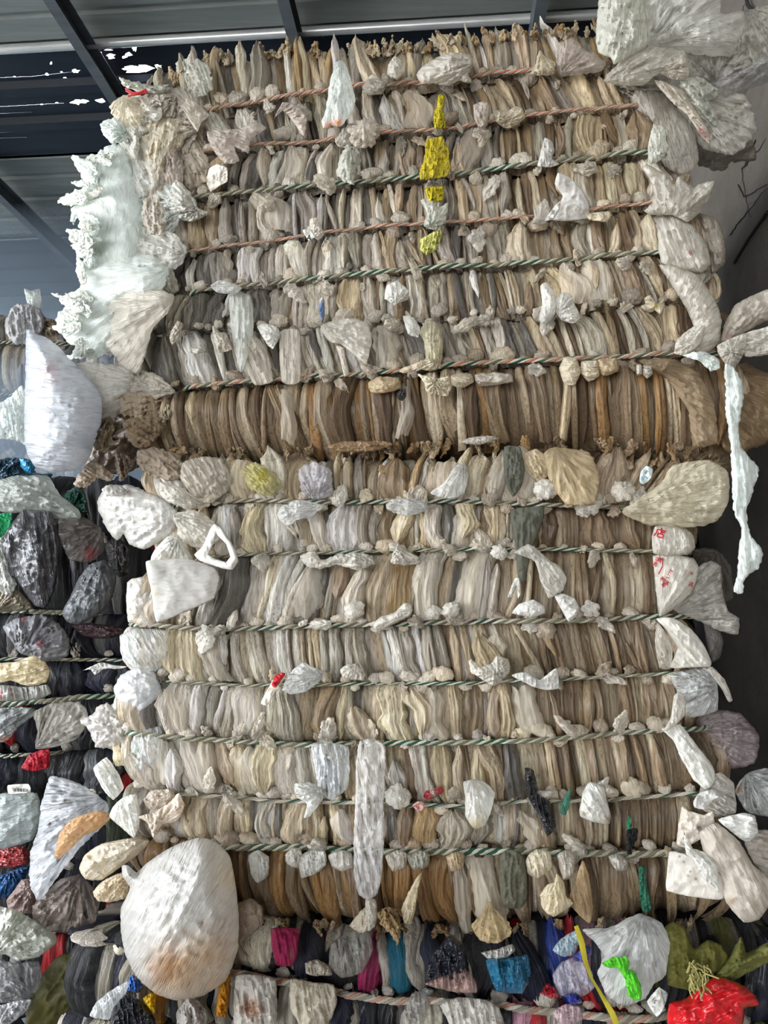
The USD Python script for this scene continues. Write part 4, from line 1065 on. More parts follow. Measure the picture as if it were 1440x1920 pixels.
loose(SHEET, "open-mouthed curled beige film just left of the tall orange-footed bag", "plastic film", [(388, 247), (402, 243), (450, 240), (480, 228), (500, 240), (470, 262), (465, 288), (440, 276), (448, 302), (425, 308), (405, 290), (392, 268)], PNK, "veil", off=0.07, inflate=0.02, crumple=0.014, crease=("dir", 20), freq=3, rag=1.5)
loose(SHEET, "big pale veil sheet draped over the left end of the top bale's fifth twine", "plastic film", [(200, 560), (215, 545), (270, 538), (328, 552), (312, 590), (285, 620), (262, 700), (232, 690), (200, 650), (186, 615)], W3, "veil", off=0.06, inflate=0.035, crumple=0.014, crease=("radial", 330, 560), freq=3.2, rag=2, lean=(0.08, 0))
loose(SHEET, "soft white veil hanging between the fourth and fifth twines, far left of the top bale", "plastic film", [(255, 500), (290, 478), (322, 500), (335, 545), (300, 548), (262, 536)], W2, "veil", off=0.04, inflate=0.03, crumple=0.012, crease=("dir", 60), rag=2)

# --- top bale, upper half of the face
loose(BAG, "tall translucent pointed bag with an orange printed foot, on the top bale's first twine", "plastic bag", [(640, 113), (629, 118), (616, 165), (612, 200), (603, 228), (606, 240), (622, 236), (640, 237), (660, 210), (667, 190), (662, 165), (650, 125)],
      ICE, "veil", off=0.095, inflate=0.022, crumple=0.014, crease=("radial", 642, 108), freq=3.6, rag=1.2, spots=[(618, 236, 9, lin(226, 128, 58), 0.95), (634, 230, 9, lin(226, 128, 58), 0.95)], dens=900)
loose(SCRAP, "hooked white flap with pink inside, left of the tall orange-footed bag under the first twine", "plastic film", [(514, 222), (530, 192), (550, 194), (570, 210), (576, 226), (570, 257), (560, 245), (545, 222), (530, 208)], PNK, off=0.075, inflate=0.012, crumple=0.009, crease=("radial", 515, 220), freq=3, rag=1)
ctr = MAIN.on(np.array(685.0), np.array(249.0), np.array(0.07))
V, F = crumple_ball(ctr, 0.036, 0.026, 0.030, MAIN, random.Random(3), 4, 0.3, 0.2, 0.5)
single("film_knot", V, F, M["puff"], "swirled fuzzy grey film ball sitting on the second twine of the top bale", "plastic film", np.clip(lin(214, 206, 194)[None] * (1 + 0.4 * (fbm(V * 80, 3, 5) - 0.5))[:, None], 0, .9), crk=BALLK[0])
loose(SCRAP, "scalloped white scrap hanging between the second and third twines below the swirled ball", "plastic film", [(632, 318), (637, 292), (648, 278), (660, 272), (673, 280), (676, 302), (666, 322), (664, 346), (648, 342), (633, 330)], GRN, off=0.08, inflate=0.018, crumple=0.011, crease=("radial", 655, 275), freq=3, rag=2)
loose(BAG, "wide puffed white bag above the first twine near the top centre", "plastic bag", [(780, 140), (793, 124), (815, 110), (845, 98), (880, 102), (888, 118), (880, 140), (886, 156), (860, 152), (840, 162), (815, 157), (790, 158)], W2, off=0.07, inflate=0.045, crumple=0.015, freq=3.2, rag=1.5)
loose(BAG, "small pear-shaped white pouch standing left of the wide puffed bag", "plastic bag", [(740, 105), (754, 112), (757, 135), (744, 150), (726, 140), (728, 120)], W2, off=0.065, inflate=0.03, crumple=0.008, rag=1)
loose(SCRAP, "grey rolled film lump above the first twine left of the pear-shaped pouch", "plastic film", [(678, 165), (690, 148), (712, 146), (724, 160), (716, 176), (690, 178)], GY, off=0.06, inflate=0.035, crumple=0.009, crease=("dir", 10), rag=1.5)
loose(BAG, "puffed beige bag above the first twine left of the big cloud of film", "plastic bag", [(1042, 120), (1048, 82), (1075, 70), (1092, 90), (1120, 105), (1136, 118), (1128, 134), (1090, 140), (1050, 142)], PNK, "veil", off=0.06, inflate=0.05, crumple=0.014, crease=("radial", 1050, 140), freq=3.2, rag=1.8)
loose(SCRAP, "cream pouch gathered at its neck above the first twine, top right of the face", "plastic bag", [(1012, 92), (1022, 105), (1042, 118), (1038, 140), (1010, 142), (994, 138), (1004, 118)], CR, off=0.06, inflate=0.03, crumple=0.012, crease=("radial", 1012, 95), rag=1)
loose(SCRAP, "hanging pinkish flap above the second twine right of the yellow film", "plastic film", [(888, 197), (905, 190), (918, 196), (914, 236), (900, 240), (890, 224)], PNK, off=0.07, inflate=0.02, crumple=0.008, rag=1)
loose(SCRAP, "cream crumpled flap above the second twine beside the pinkish flap", "plastic film", [(925, 205), (950, 208), (975, 198), (985, 222), (955, 242), (932, 232)], CR, off=0.06, inflate=0.025, crumple=0.012, rag=1.5)
YEL, YG = lin(206, 190, 30), lin(214, 214, 120)
for pts, lb, c in [
    ([(822, 178), (835, 180), (833, 215), (838, 240), (815, 242), (812, 215), (820, 196)], "upper yellow film strip between the first and second twines", YEL),
    ([(800, 262), (830, 256), (842, 285), (846, 312), (835, 332), (790, 337), (787, 318), (795, 300)], "widest yellow film strip between the second and third twines", lin(196, 178, 40)),
    ([(796, 352), (832, 350), (830, 378), (806, 378)], "short yellow film patch just under the third twine", YEL),
    ([(790, 447), (828, 430), (822, 465), (800, 479), (788, 467)], "lowest pale yellow film patch under the fourth twine", YG)]:
    loose(SCRAP, lb, "plastic film", pts, c, "shiny", off=0.07, inflate=0.015, crumple=0.014, crease=("dir", 95), freq=3.5, rag=2)
loose(BAG, "white knotted bag below the short yellow patch on the top bale", "plastic bag", [(788, 375), (808, 372), (822, 390), (840, 380), (836, 415), (818, 432), (794, 424), (800, 400)], GRN, off=0.075, inflate=0.022, crumple=0.012, crease=("radial", 805, 425), rag=1.2)
loose(SCRAP, "bean-shaped grey-white puff above the fourth twine", "plastic film", [(580, 412), (594, 408), (603, 425), (608, 440), (597, 451), (585, 442)], W2, off=0.07, inflate=0.02, crumple=0.007, rag=0.8)
lab = Thing("label_tag", "small white tag with black capital letters on the fourth twine of the top bale", "label", MAIN.on(np.array(578.0), np.array(452.0), np.array(0.07)))
V, F, Qv = pillow(MAIN, [(567, 432), (580, 429), (591, 444), (579, 452)], off=0.078, inflate=0.002, crumple=0.002, rag=0.3, seed=9)
lab.part("paper", V, F, M["matte"], W1)
def print_text(thing, text, px, py, cap_px, ang, off, col, plane=MAIN, bold=True):
    """Printed letters lying on a sheet in the bale's face."""
    m = meshkit.text_mesh(text, cap_px, 0.6, bold)
    v = np.array(m.vertices); c, s = math.cos(math.radians(ang)), math.sin(math.radians(ang))
    X, Y = px + c * v[:, 0] + s * v[:, 1], py + s * v[:, 0] - c * v[:, 1]
    thing.part("lettering", plane.on(X, Y, off + 0.001 * v[:, 2]), np.array(m.faces), M["print"], col, smooth=False)
print_text(lab, "A", 574.5, 449, 9, 8, 0.0835, lin(30, 34, 40))
loose(SCRAP, "white leaf-like scrap standing on the third twine right of centre, top bale", "plastic film", [(1008, 312), (1014, 285), (1021, 258), (1036, 266), (1040, 282), (1035, 298), (1050, 308), (1030, 314)], lin(210, 208, 203), "matte", off=0.075, inflate=0.014, crumple=0.009, crease=("dir", 85), rag=1)
loose(SHEET, "stiff white torn plate of foam leaning on the fourth twine, right of centre", "foam sheet", [(1040, 345), (1046, 324), (1065, 330), (1090, 355), (1105, 385), (1102, 409), (1062, 415), (1030, 411), (1042, 390), (1055, 368)], lin(210, 208, 203), "matte", off=0.095, inflate=0.01, crumple=0.006, freq=1.6, rag=0.6, lean=(0.0, -0.05), spots=[(1084, 388, 3, DG, 0.8), (1074, 396, 2, DG, 0.8)])
loose(SCRAP, "narrow white foam shard in front of the stiff torn plate", "foam sheet", [(1021, 414), (1040, 386), (1052, 376), (1048, 396), (1036, 412)], lin(210, 208, 203), "matte", off=0.115, inflate=0.004, crumple=0.003, rag=0.5)
loose(SCRAP, "flat cream flap spread along the fourth twine right of the torn plate", "plastic film", [(1100, 402), (1120, 398), (1140, 396), (1147, 404), (1138, 416), (1105, 412)], CR, off=0.08, inflate=0.01, crumple=0.007, rag=1)

# --- the cloud of film at the top right
CL = lin(230, 230, 224)
loose(SHEET, "greenish white folded sheet hanging at the left of the film cloud, top right corner", "plastic film", [(1128, -20), (1117, 72), (1122, 98), (1145, 108), (1152, 122), (1182, 106), (1216, 82), (1212, 30), (1200, -20)], GRN, "bag", off=0.12, inflate=0.05, crumple=0.02, crease=("dir", 100), freq=3.2, rag=1.5)
loose(SHEET, "huge billowing clear film cloud over the top right corner of the top bale", "plastic film", [(1190, -30), (1345, -30), (1352, 25), (1394, 22), (1396, 60), (1382, 90), (1368, 106), (1320, 104), (1290, 100), (1280, 95), (1240, 112), (1215, 85), (1200, 30)], CL, "veil", off=0.06, inflate=0.10, crumple=0.03, freq=3.4, rag=3, wave=0.03)
for pts, lb, cr in [([(1225, 60), (1290, 85), (1345, 95), (1392, 80), (1420, 110), (1400, 150), (1340, 150), (1290, 150), (1240, 130)], "second layer of cloudy film below the huge film cloud", None),
                    ([(1330, 60), (1400, 20), (1450, 10), (1470, 80), (1420, 130), (1360, 130)], "wispy clear film between the film cloud and the wall at the right frame edge", None),
                    ([(1290, 180), (1350, 165), (1400, 180), (1420, 240), (1380, 290), (1320, 280), (1290, 230)], "cloudy grey film behind the clenched green bag", ("radial", 1270, 170)),
                    ([(1150, 120), (1210, 100), (1260, 130), (1250, 180), (1195, 190), (1155, 170)], "milky film tucked under the greenish folded sheet", ("radial", 1150, 160))]:
    loose(SHEET, lb, "plastic film", pts, lin(228, 225, 217), "veil", off=0.02, inflate=0.06, crumple=0.03, crease=cr, freq=4.4, rag=4, wave=0.03)
loose(SHEET, "grey translucent fan of film under the film cloud, above the end of the first twine", "plastic film", [(1130, 152), (1165, 112), (1215, 85), (1282, 96), (1290, 128), (1240, 135), (1205, 160), (1160, 158)], lin(214, 210, 200), "veil", off=0.10, inflate=0.04, crumple=0.016, crease=("radial", 1135, 152), freq=3.4, rag=2)
loose(SHEET, "cream petal-like film leaf to the right of the grey fan", "plastic film", [(1238, 135), (1280, 100), (1293, 130), (1290, 146), (1262, 150)], W3, "veil", off=0.12, inflate=0.02, crumple=0.012, crease=("radial", 1240, 135), rag=1.5)
loose(BAG, "crumpled pale green bag clenched below the film cloud, right shoulder of the top bale", "plastic bag", [(1275, 150), (1310, 143), (1345, 165), (1349, 180), (1330, 190), (1346, 215), (1343, 240), (1320, 225), (1300, 205), (1278, 182)], GRN, "bag", off=0.08, inflate=0.045, crumple=0.024, crease=("dir", 50), freq=3.2, rag=1.5)
loose(SHEET, "long twisted strip with a red mark running down from the film cloud", "plastic film", [(1226, 150), (1246, 153), (1282, 170), (1308, 212), (1330, 248), (1331, 271), (1312, 252), (1290, 218), (1264, 196), (1240, 170)], W3, "bag", off=0.10, inflate=0.016, crumple=0.016, crease=("dir", 48), freq=3.2, rag=1.5, spots=[(1312, 246, 7, lin(150, 50, 56), 0.8), (1322, 258, 6, lin(176, 90, 92), 0.7)])
loose(BAG, "clear bubble-like film bag bulging over the wall at the right frame edge", "plastic bag", [(1320, 135), (1340, 106), (1400, 96), (1428, 84), (1470, 84), (1470, 140), (1402, 170), (1392, 198), (1368, 190), (1335, 172)], lin(214, 214, 214), "clear", off=-0.02, inflate=0.08, crumple=0.03, freq=4.2, rag=2)
loose(SHEET, "pointed khaki film leaf below the clear bubble-like bag at the wall", "plastic film", [(1335, 195), (1378, 200), (1392, 222), (1360, 216), (1340, 208)], lin(206, 200, 176), "bag", off=0.02, inflate=0.015, crumple=0.012, crease=("dir", 12), rag=1.5)
loose(SHEET, "dim grey gauzy film hanging in the gap beside the wall, below the khaki leaf", "plastic film", [(1290, 255), (1345, 225), (1400, 240), (1420, 300), (1372, 304), (1352, 322), (1312, 312), (1285, 285)], lin(178, 168, 156), "veil", off=-0.10, inflate=0.06, crumple=0.024, freq=4, rag=4)
loose(SHEET, "vertical hazy film pleats behind the oval flap, right shoulder of the top bale", "plastic film", [(1180, 165), (1225, 160), (1262, 195), (1300, 240), (1310, 300), (1290, 330), (1255, 318), (1222, 290), (1200, 225)], GY, "veil", off=0.03, inflate=0.04, crumple=0.018, crease=("dir", 75), freq=3.6, rag=2)
loose(SCRAP, "upright oval greenish flap at the right end of the second twine", "plastic film", [(1217, 262), (1225, 233), (1240, 235), (1254, 245), (1250, 262), (1256, 276), (1240, 300), (1218, 308), (1214, 280)], GRN, "bag", off=0.09, inflate=0.018, crumple=0.01, crease=("dir", 80), rag=1)
loose(BAG, "white fan-shaped bag like a shell at the right end of the third twine", "plastic bag", [(1205, 316), (1213, 308), (1245, 325), (1264, 346), (1272, 330), (1300, 352), (1310, 346), (1338, 338), (1341, 346), (1330, 372), (1310, 400), (1290, 416), (1260, 403), (1225, 403), (1207, 396), (1222, 380), (1225, 350)], W2, "bag", off=0.07, inflate=0.04, crumple=0.022, crease=("radial", 1250, 425), freq=3.8, rag=1.5, dens=900)
loose(BAG, "white pleated bag rolled round the right corner between the fourth and fifth twines", "plastic bag", [(1225, 406), (1265, 404), (1300, 424), (1325, 458), (1333, 495), (1315, 512), (1268, 504), (1240, 492), (1230, 445)], W2, "bag", off=0.05, inflate=0.05, crumple=0.016, crease=("dir", 70), freq=3.6, rag=1.2, spots=[(1294, 474, 6, lin(150, 70, 66), 0.8)], dens=900)
loose(BAG, "greyer white bag behind the pleated one, right edge at the fourth twine", "plastic bag", [(1308, 400), (1345, 412), (1359, 450), (1359, 494), (1334, 514), (1326, 462)], W3, "bag", off=-0.02, inflate=0.05, crumple=0.018, crease=("dir", 80), rag=1.5)
loose(BAG, "white gathered bag curving over the right corner below the fifth twine", "plastic bag", [(1234, 496), (1270, 498), (1310, 518), (1340, 560), (1354, 600), (1346, 645), (1322, 662), (1302, 655), (1303, 620), (1287, 580), (1266, 545), (1250, 520)], W2, "bag", off=0.05, inflate=0.05, crumple=0.02, crease=("radial", 1220, 700), freq=4.2, rag=1.5, dens=900)
loose(BAG, "small folded white bag tucked under the gathered one, above the sixth twine at right", "plastic bag", [(1264, 662), (1270, 636), (1300, 612), (1322, 610), (1316, 636), (1306, 656), (1282, 667)], W2, "bag", off=0.09, inflate=0.02, crumple=0.012, crease=("dir", -40), rag=1)

# --- middle of the top bale
loose(SCRAP, "cup-shaped white flap on the hidden tie, left of the fan bag", "plastic film", [(482, 612), (498, 606), (520, 613), (526, 628), (512, 654), (500, 645)], W1, "bag", off=0.08, inflate=0.014, crumple=0.007, crease=("radial", 520, 630), rag=0.8)
loose(BAG, "translucent fan bag spreading from the hidden tie in the middle of the top bale", "plastic bag", [(600, 610), (630, 600), (665, 596), (690, 608), (697, 640), (686, 682), (660, 662), (640, 646), (620, 642), (609, 630)], W2, "veil", off=0.085, inflate=0.028, crumple=0.014, crease=("radial", 602, 610), freq=3.6, rag=1.2)
loose(SCRAP, "thin pale tail strip dangling under the fan bag", "plastic film", [(630, 648), (645, 652), (650, 680), (655, 702), (645, 706), (638, 675)], W3, "bag", off=0.075, inflate=0.008, crumple=0.006, crease=("dir", 80), rag=0.8)
loose(SHEET, "flat translucent beige panel hanging above the sixth twine, left of centre", "plastic film", [(524, 622), (562, 620), (562, 716), (528, 716)], W3, "veil", off=0.07, inflate=0.012, crumple=0.005, crease=("dir", 90), rag=0.8)
loose(SHEET, "wide beige sheet fold left of the flat panel above the sixth twine", "plastic film", [(446, 640), (470, 625), (500, 650), (512, 715), (478, 722), (460, 690)], W3, "veil", off=0.065, inflate=0.02, crumple=0.01, crease=("dir", 70), rag=1)
loose(SHEET, "tall grey-white film column crossing the fifth and hidden ties at left", "plastic film", [(430, 556), (446, 548), (470, 556), (476, 610), (470, 650), (452, 700), (440, 660), (432, 610)], lin(214, 216, 210), "veil", off=0.07, inflate=0.022, crumple=0.012, crease=("dir", 90), rag=1)
loose(SCRAP, "translucent flap lying over the fifth twine at its left third", "plastic film", [(395, 535), (412, 525), (435, 530), (455, 540), (440, 552), (405, 548)], lin(216, 216, 212), "veil", off=0.09, inflate=0.012, crumple=0.007, rag=1)
loose(SCRAP, "grey pinched flap pointing up at the left of the hidden tie", "plastic film", [(398, 610), (412, 622), (425, 625), (436, 655), (412, 662), (402, 640)], W3, "bag", off=0.08, inflate=0.012, crumple=0.009, crease=("radial", 400, 612), rag=1)
loose(SCRAP, "small white blob lying on the dark grey pleats at left, hidden tie", "plastic film", [(353, 654), (372, 652), (386, 660), (370, 664), (356, 662)], W2, "bag", off=0.085, inflate=0.01, crumple=0.004, rag=0.8)
loose(SCRAP, "torn grey film fluttering on the dark pleats, left of the pinched flap", "plastic film", [(318, 628), (332, 602), (343, 608), (336, 632), (322, 648)], W3, "bag", off=0.08, inflate=0.012, crumple=0.01, crease=("dir", -60), rag=1.5)
loose(SCRAP, "white crumpled tuft just below the fifth twine at centre", "plastic film", [(720, 560), (725, 536), (745, 525), (756, 535), (767, 545), (765, 562), (752, 566), (740, 572), (725, 563)], W1, "bag", off=0.085, inflate=0.018, crumple=0.01, rag=1.5)
loose(SCRAP, "rounded translucent pouch right of the fan bag on the hidden tie", "plastic bag", [(755, 592), (775, 595), (788, 615), (784, 633), (765, 626)], W1, "veil", off=0.085, inflate=0.016, crumple=0.008, rag=0.8)
loose(BAG, "thick khaki-white bag bent over the hidden tie and hanging down to the sixth twine", "plastic bag", [(786, 622), (800, 600), (822, 606), (832, 640), (826, 682), (800, 682), (795, 642)], lin(214, 208, 184), "bag", off=0.06, inflate=0.035, crumple=0.012, crease=("dir", 90), freq=3, rag=1)
loose("strap", "flat tan strap end poking out over the sixth twine at centre", "strap", [(748, 697), (755, 690), (788, 678), (792, 688), (760, 700)], lin(206, 192, 168), "matte", off=0.1, inflate=0.003, crumple=0.002, rag=0.3)
loose("film_knot", "cream film knot beside the tan strap end on the sixth twine", "plastic film", [(788, 676), (806, 672), (822, 676), (828, 690), (806, 696), (790, 692)], CR, "puff", off=0.095, inflate=0.018, crumple=0.012, rag=1.5)
loose(SCRAP, "cream torn flower-like scrap under the sixth twine at centre", "plastic film", [(782, 700), (800, 704), (822, 708), (842, 704), (846, 725), (840, 743), (820, 740), (800, 736), (794, 716)], CR, "bag", off=0.10, inflate=0.014, crumple=0.014, crease=("radial", 815, 718), freq=3, rag=2)
loose(SCRAP, "small black spot under the sixth twine", "plastic scrap", [(745, 738), (752, 730), (761, 730), (762, 745), (754, 752), (746, 748)], lin(20, 22, 28), "shiny", off=0.085, inflate=0.012, crumple=0.005, rag=0.6)
loose(SCRAP, "thin blue and white sliver under the fifth twine", "plastic scrap", [(597, 568), (603, 556), (608, 562), (609, 588), (605, 606), (600, 592)], lin(96, 122, 168), "shiny", off=0.075, inflate=0.008, crumple=0.004, rag=0.5, spots=[(602, 560, 8, W1, 0.9)])
loose(SCRAP, "white thumb-shaped puff above the fifth twine near the right end", "plastic film", [(1013, 536), (1024, 529), (1037, 545), (1043, 570), (1040, 590), (1026, 606), (1010, 600), (1016, 570)], W1, "bag", off=0.09, inflate=0.022, crumple=0.008, crease=("radial", 1025, 600), rag=0.7)
loose(SCRAP, "white clover-shaped puff right of the thumb-shaped one", "plastic film", [(1043, 558), (1055, 548), (1070, 552), (1078, 570), (1089, 595), (1075, 607), (1052, 600), (1040, 580)], W1, "bag", off=0.09, inflate=0.026, crumple=0.01, crease=("radial", 1045, 590), rag=0.7)
loose(SCRAP, "folded cream flap with a yellow lining near the right end of the hidden tie", "plastic film", [(1208, 560), (1220, 553), (1232, 570), (1244, 560), (1246, 575), (1238, 590), (1226, 580), (1214, 578)], CR, "bag", off=0.08, inflate=0.012, crumple=0.009, rag=1, spots=[(1230, 572, 6, lin(222, 206, 90), 0.9)])
for pts, lb, c in [([(1048, 690), (1058, 670), (1080, 672), (1090, 695), (1078, 722), (1058, 720)], "round cream puff, largest of those under the sixth twine at right", CR),
                   ([(1090, 678), (1120, 676), (1124, 705), (1104, 716), (1090, 702)], "cream roll right of the largest puff under the sixth twine", CR),
                   ([(1120, 674), (1155, 672), (1160, 696), (1130, 706)], "tan roll third along from the largest puff under the sixth twine", TN),
                   ([(1192, 686), (1202, 682), (1204, 702), (1194, 704)], "thin white roll under the right end of the sixth twine, left of its twin", W2),
                   ([(1206, 684), (1222, 686), (1224, 700), (1214, 710), (1205, 702)], "plump white roll under the right end of the sixth twine", W2),
                   ([(845, 705), (862, 698), (884, 702), (888, 716), (866, 728), (848, 722)], "cream roll right of the flower-like scrap", CR),
                   ([(890, 702), (930, 698), (958, 702), (962, 716), (930, 722), (896, 724)], "long fuzzy cream roll under the sixth twine", W3),
                   ([(690, 716), (712, 706), (748, 708), (752, 728), (720, 738), (694, 736)], "fuzzy tan roll under the sixth twine left of the black spot", TN)]:
    loose("film_roll", lb, "plastic film", pts, c, "puff", off=0.055, inflate=0.03, crumple=0.008, crease=("dir", 5), rag=1)
for pts, lb, c in [([(612, 838), (640, 828), (720, 826), (738, 834), (700, 846), (640, 848)], "flat brown film roll squashed between the top and middle bales, left of centre", BR),
                   ([(865, 830), (880, 820), (925, 816), (934, 824), (900, 834)], "greyish bent roll at the seam of the top and middle bales", GY)]:
    loose("film_roll", lb, "plastic film", pts, c, "puff", off=0.06, inflate=0.02, crumple=0.008, crease=("dir", 0), rag=1)
# --- right edge between the bales
loose(BAG, "white film knot with a loop where the long ribbon starts, right edge", "plastic bag", [(1344, 650), (1365, 636), (1400, 624), (1400, 645), (1392, 668), (1376, 692), (1354, 676)], W2, "bag", off=0.10, inflate=0.03, crumple=0.018, crease=("radial", 1372, 660), rag=1)
loose(SHEET, "broad white film streaming right from the ribbon knot past the frame edge", "plastic film", [(1392, 628), (1440, 612), (1490, 600), (1490, 664), (1440, 666), (1396, 668)], W2, "bag", off=0.09, inflate=0.02, crumple=0.018, crease=("dir", -10), freq=3.2, rag=1.2)
loose(SHEET, "grey-white upper film wing above the ribbon knot at the right edge", "plastic film", [(1352, 640), (1358, 608), (1380, 570), (1422, 548), (1470, 535), (1470, 590), (1440, 600), (1402, 620), (1370, 640)], W3, "bag", off=0.05, inflate=0.03, crumple=0.022, crease=("radial", 1350, 650), freq=3.4, rag=1.2, spots=[(1366, 632, 9, lin(190, 120, 120), 0.5)])
loose(SHEET, "forked white tail lying left of the ribbon knot on the sixth twine's end", "plastic film", [(1280, 666), (1300, 660), (1322, 660), (1346, 672), (1350, 690), (1332, 696), (1312, 678), (1294, 672)], ICE, "bag", off=0.10, inflate=0.01, crumple=0.01, crease=("dir", 15), rag=1.5)
loose("film_ribbon", "long twisted white film ribbon dangling down the right edge past the bale seam", "plastic film", [(1358, 680), (1378, 690), (1392, 718), (1394, 750), (1386, 800), (1390, 838), (1414, 868), (1424, 882), (1412, 922), (1400, 962), (1406, 1000), (1430, 1032), (1425, 1062), (1396, 1085), (1393, 1113), (1374, 1110), (1382, 1078), (1386, 1022), (1391, 990), (1376, 960), (1371, 880), (1370, 840), (1361, 780), (1360, 720)],
      ICE, "bag", off=0.14, inflate=0.012, crumple=0.016, crease=("dir", 84), freq=4, rag=2, dens=1100, wave=0.03)
loose(SHEET, "brown stained film fan flaring right of the top bale's bottom corner", "plastic film", [(1345, 690), (1400, 680), (1440, 700), (1480, 720), (1480, 800), (1440, 830), (1390, 850), (1350, 850), (1335, 780)], lin(150, 128, 98), "bag", off=-0.04, inflate=0.05, crumple=0.022, crease=("radial", 1260, 660), freq=4.5, rag=3)
loose(SHEET, "sheer tan film stretched from the sixth twine's right end down the brown pleats", "plastic film", [(1195, 676), (1260, 672), (1310, 700), (1340, 760), (1345, 830), (1300, 838), (1290, 770), (1250, 710)], lin(172, 152, 124), "veil", off=0.05, inflate=0.03, crumple=0.014, crease=("radial", 1190, 672), freq=6, rag=1.5)

# --- left stack and the big bags left of the seam
loose(BAG, "big upright white woven sack with a pointed corner, left of the bale seam", "plastic sack", [(50, 616), (66, 625), (86, 632), (112, 652), (128, 672), (150, 690), (190, 740), (190, 790), (180, 822), (166, 862), (140, 882), (100, 886), (62, 872), (46, 832), (46, 760), (48, 690)], lin(206, 210, 216), "bag", BACK_LEFT, off=0.35, inflate=0.12, crumple=0.014, crease=("dir", 8), freq=5.5, rag=1.2, spots=[(92, 700, 26, lin(220, 190, 192), 0.5), (112, 676, 8, MG, 0.4), (170, 830, 26, MG, 0.4)], dens=1200, R=70)
loose(SHEET, "torn pale film wing spread over the white woven sack", "plastic film", [(103, 686), (118, 680), (190, 680), (252, 690), (262, 712), (240, 738), (215, 782), (186, 794), (166, 790), (152, 770), (132, 745), (115, 737), (98, 752), (102, 722)], W2, "veil", off=0.02, inflate=0.04, crumple=0.02, crease=("radial", 300, 720), freq=4, rag=3)
loose(SHEET, "translucent backlit film beside the woven sack at the left frame edge", "plastic film", [(-10, 765), (20, 742), (42, 722), (52, 760), (50, 832), (38, 828), (4, 822), (-10, 826)], ICE, "veil", BACK_LEFT, off=0.3, inflate=0.03, crumple=0.02, crease=("dir", 80), freq=4, rag=2)
for pts, lb, c, cr in [
    ([(160, 805), (180, 790), (205, 782), (216, 800), (205, 830), (200, 852), (180, 842)], "tan crumpled paper-like film at the left end of the bale seam", lin(190, 176, 152), None),
    ([(222, 742), (262, 735), (300, 738), (330, 745), (300, 772), (262, 782), (228, 778)], "brownish film bundle gathered under the sixth twine's left end", lin(184, 168, 146), ("radial", 330, 740)),
    ([(232, 790), (262, 778), (300, 775), (310, 800), (290, 830), (262, 842), (235, 820)], "brown film lump below the gathered bundle on the seam's left", lin(166, 146, 120), ("dir", 30)),
    ([(296, 770), (316, 756), (324, 770), (316, 788), (302, 792)], "small upright cream scrap on the brown pleats at left", CR, None),
    ([(140, 900), (160, 872), (175, 862), (200, 878), (216, 892), (205, 902), (180, 896), (165, 915), (142, 912)], "curled tan film with rolled holes between the left stack and the seam", lin(196, 182, 164), ("dir", 30)),
    ([(218, 840), (232, 850), (250, 862), (240, 890), (225, 905), (216, 880)], "dark beige flap standing at the seam's far left", lin(150, 136, 120), ("dir", 80)),
    ([(255, 850), (290, 838), (330, 850), (350, 880), (330, 900), (290, 895), (262, 880)], "grey-brown translucent film sheet over the top left corner of the middle bale", lin(190, 176, 158), ("dir", 40))]:
    loose(SCRAP, lb, "plastic film", pts, c, "bag", off=0.03, inflate=0.025, crumple=0.018, crease=cr, freq=3, rag=2.5)
loose(SHEET, "dusty brown film curtain hanging behind the tan crumples at the seam's far left", "plastic film", [(150, 770), (200, 745), (270, 740), (300, 790), (280, 860), (230, 890), (160, 880), (145, 830)], lin(120, 104, 88), "bag", off=-0.16, inflate=0.04, crumple=0.024, crease=("radial", 320, 740), freq=4.5, rag=3)
loose("film_knot", "pale film knot sticking up on top of the far hazy bale", "plastic film", [(45, 541), (58, 545), (75, 542), (78, 590), (70, 600), (55, 585)], lin(212, 216, 212), "veil", FAR_LEFT, off=0.05, inflate=0.04, crumple=0.02, crease=("dir", 80), rag=1)
loose(SHEET, "loose pale film heap on the far hazy bale below its knot", "plastic film", [(12, 598), (25, 572), (52, 570), (80, 585), (84, 612), (62, 640), (30, 645), (10, 625)], lin(206, 206, 208), "bag", FAR_LEFT, off=0.08, inflate=0.06, crumple=0.05, crease=("dir", 80), rag=2)
loose(SCRAP, "tan leafy film scraps on the far hazy bale's right end", "plastic film", [(80, 605), (92, 595), (108, 606), (106, 628), (90, 632)], lin(206, 190, 168), "bag", FAR_LEFT, off=0.06, inflate=0.04, crumple=0.05, rag=3)
loose(BAG, "bright blue bag in the shade on top of the left stack", "plastic bag", [(36, 858), (58, 862), (66, 876), (60, 888), (42, 880)], lin(40, 140, 190), "shiny", BACK_LEFT, off=0.12, inflate=0.03, crumple=0.012, rag=1)
loose(BAG, "dark teal bag beside the bright blue one on the left stack", "plastic bag", [(-10, 862), (36, 858), (48, 885), (100, 888), (80, 905), (-10, 900)], lin(26, 62, 84), "shiny", BACK_LEFT, off=0.08, inflate=0.04, crumple=0.018, rag=1.5)
loose(BAG, "grey-green translucent bag heap at the left frame edge, above the dark bag", "plastic bag", [(-10, 905), (30, 892), (90, 892), (112, 928), (150, 958), (148, 976), (100, 972), (60, 958), (20, 962), (-10, 955)], lin(186, 190, 184), "veil", BACK_LEFT, off=0.13, inflate=0.05, crumple=0.024, crease=("dir", 20), freq=3.4, rag=1.5)
loose(BAG, "dark green translucent bag between the tan curls and the dark bags", "plastic bag", [(115, 935), (140, 912), (160, 925), (165, 960), (130, 965)], lin(30, 74, 62), "shiny", BACK_LEFT, off=0.10, inflate=0.03, crumple=0.016, rag=1.5)
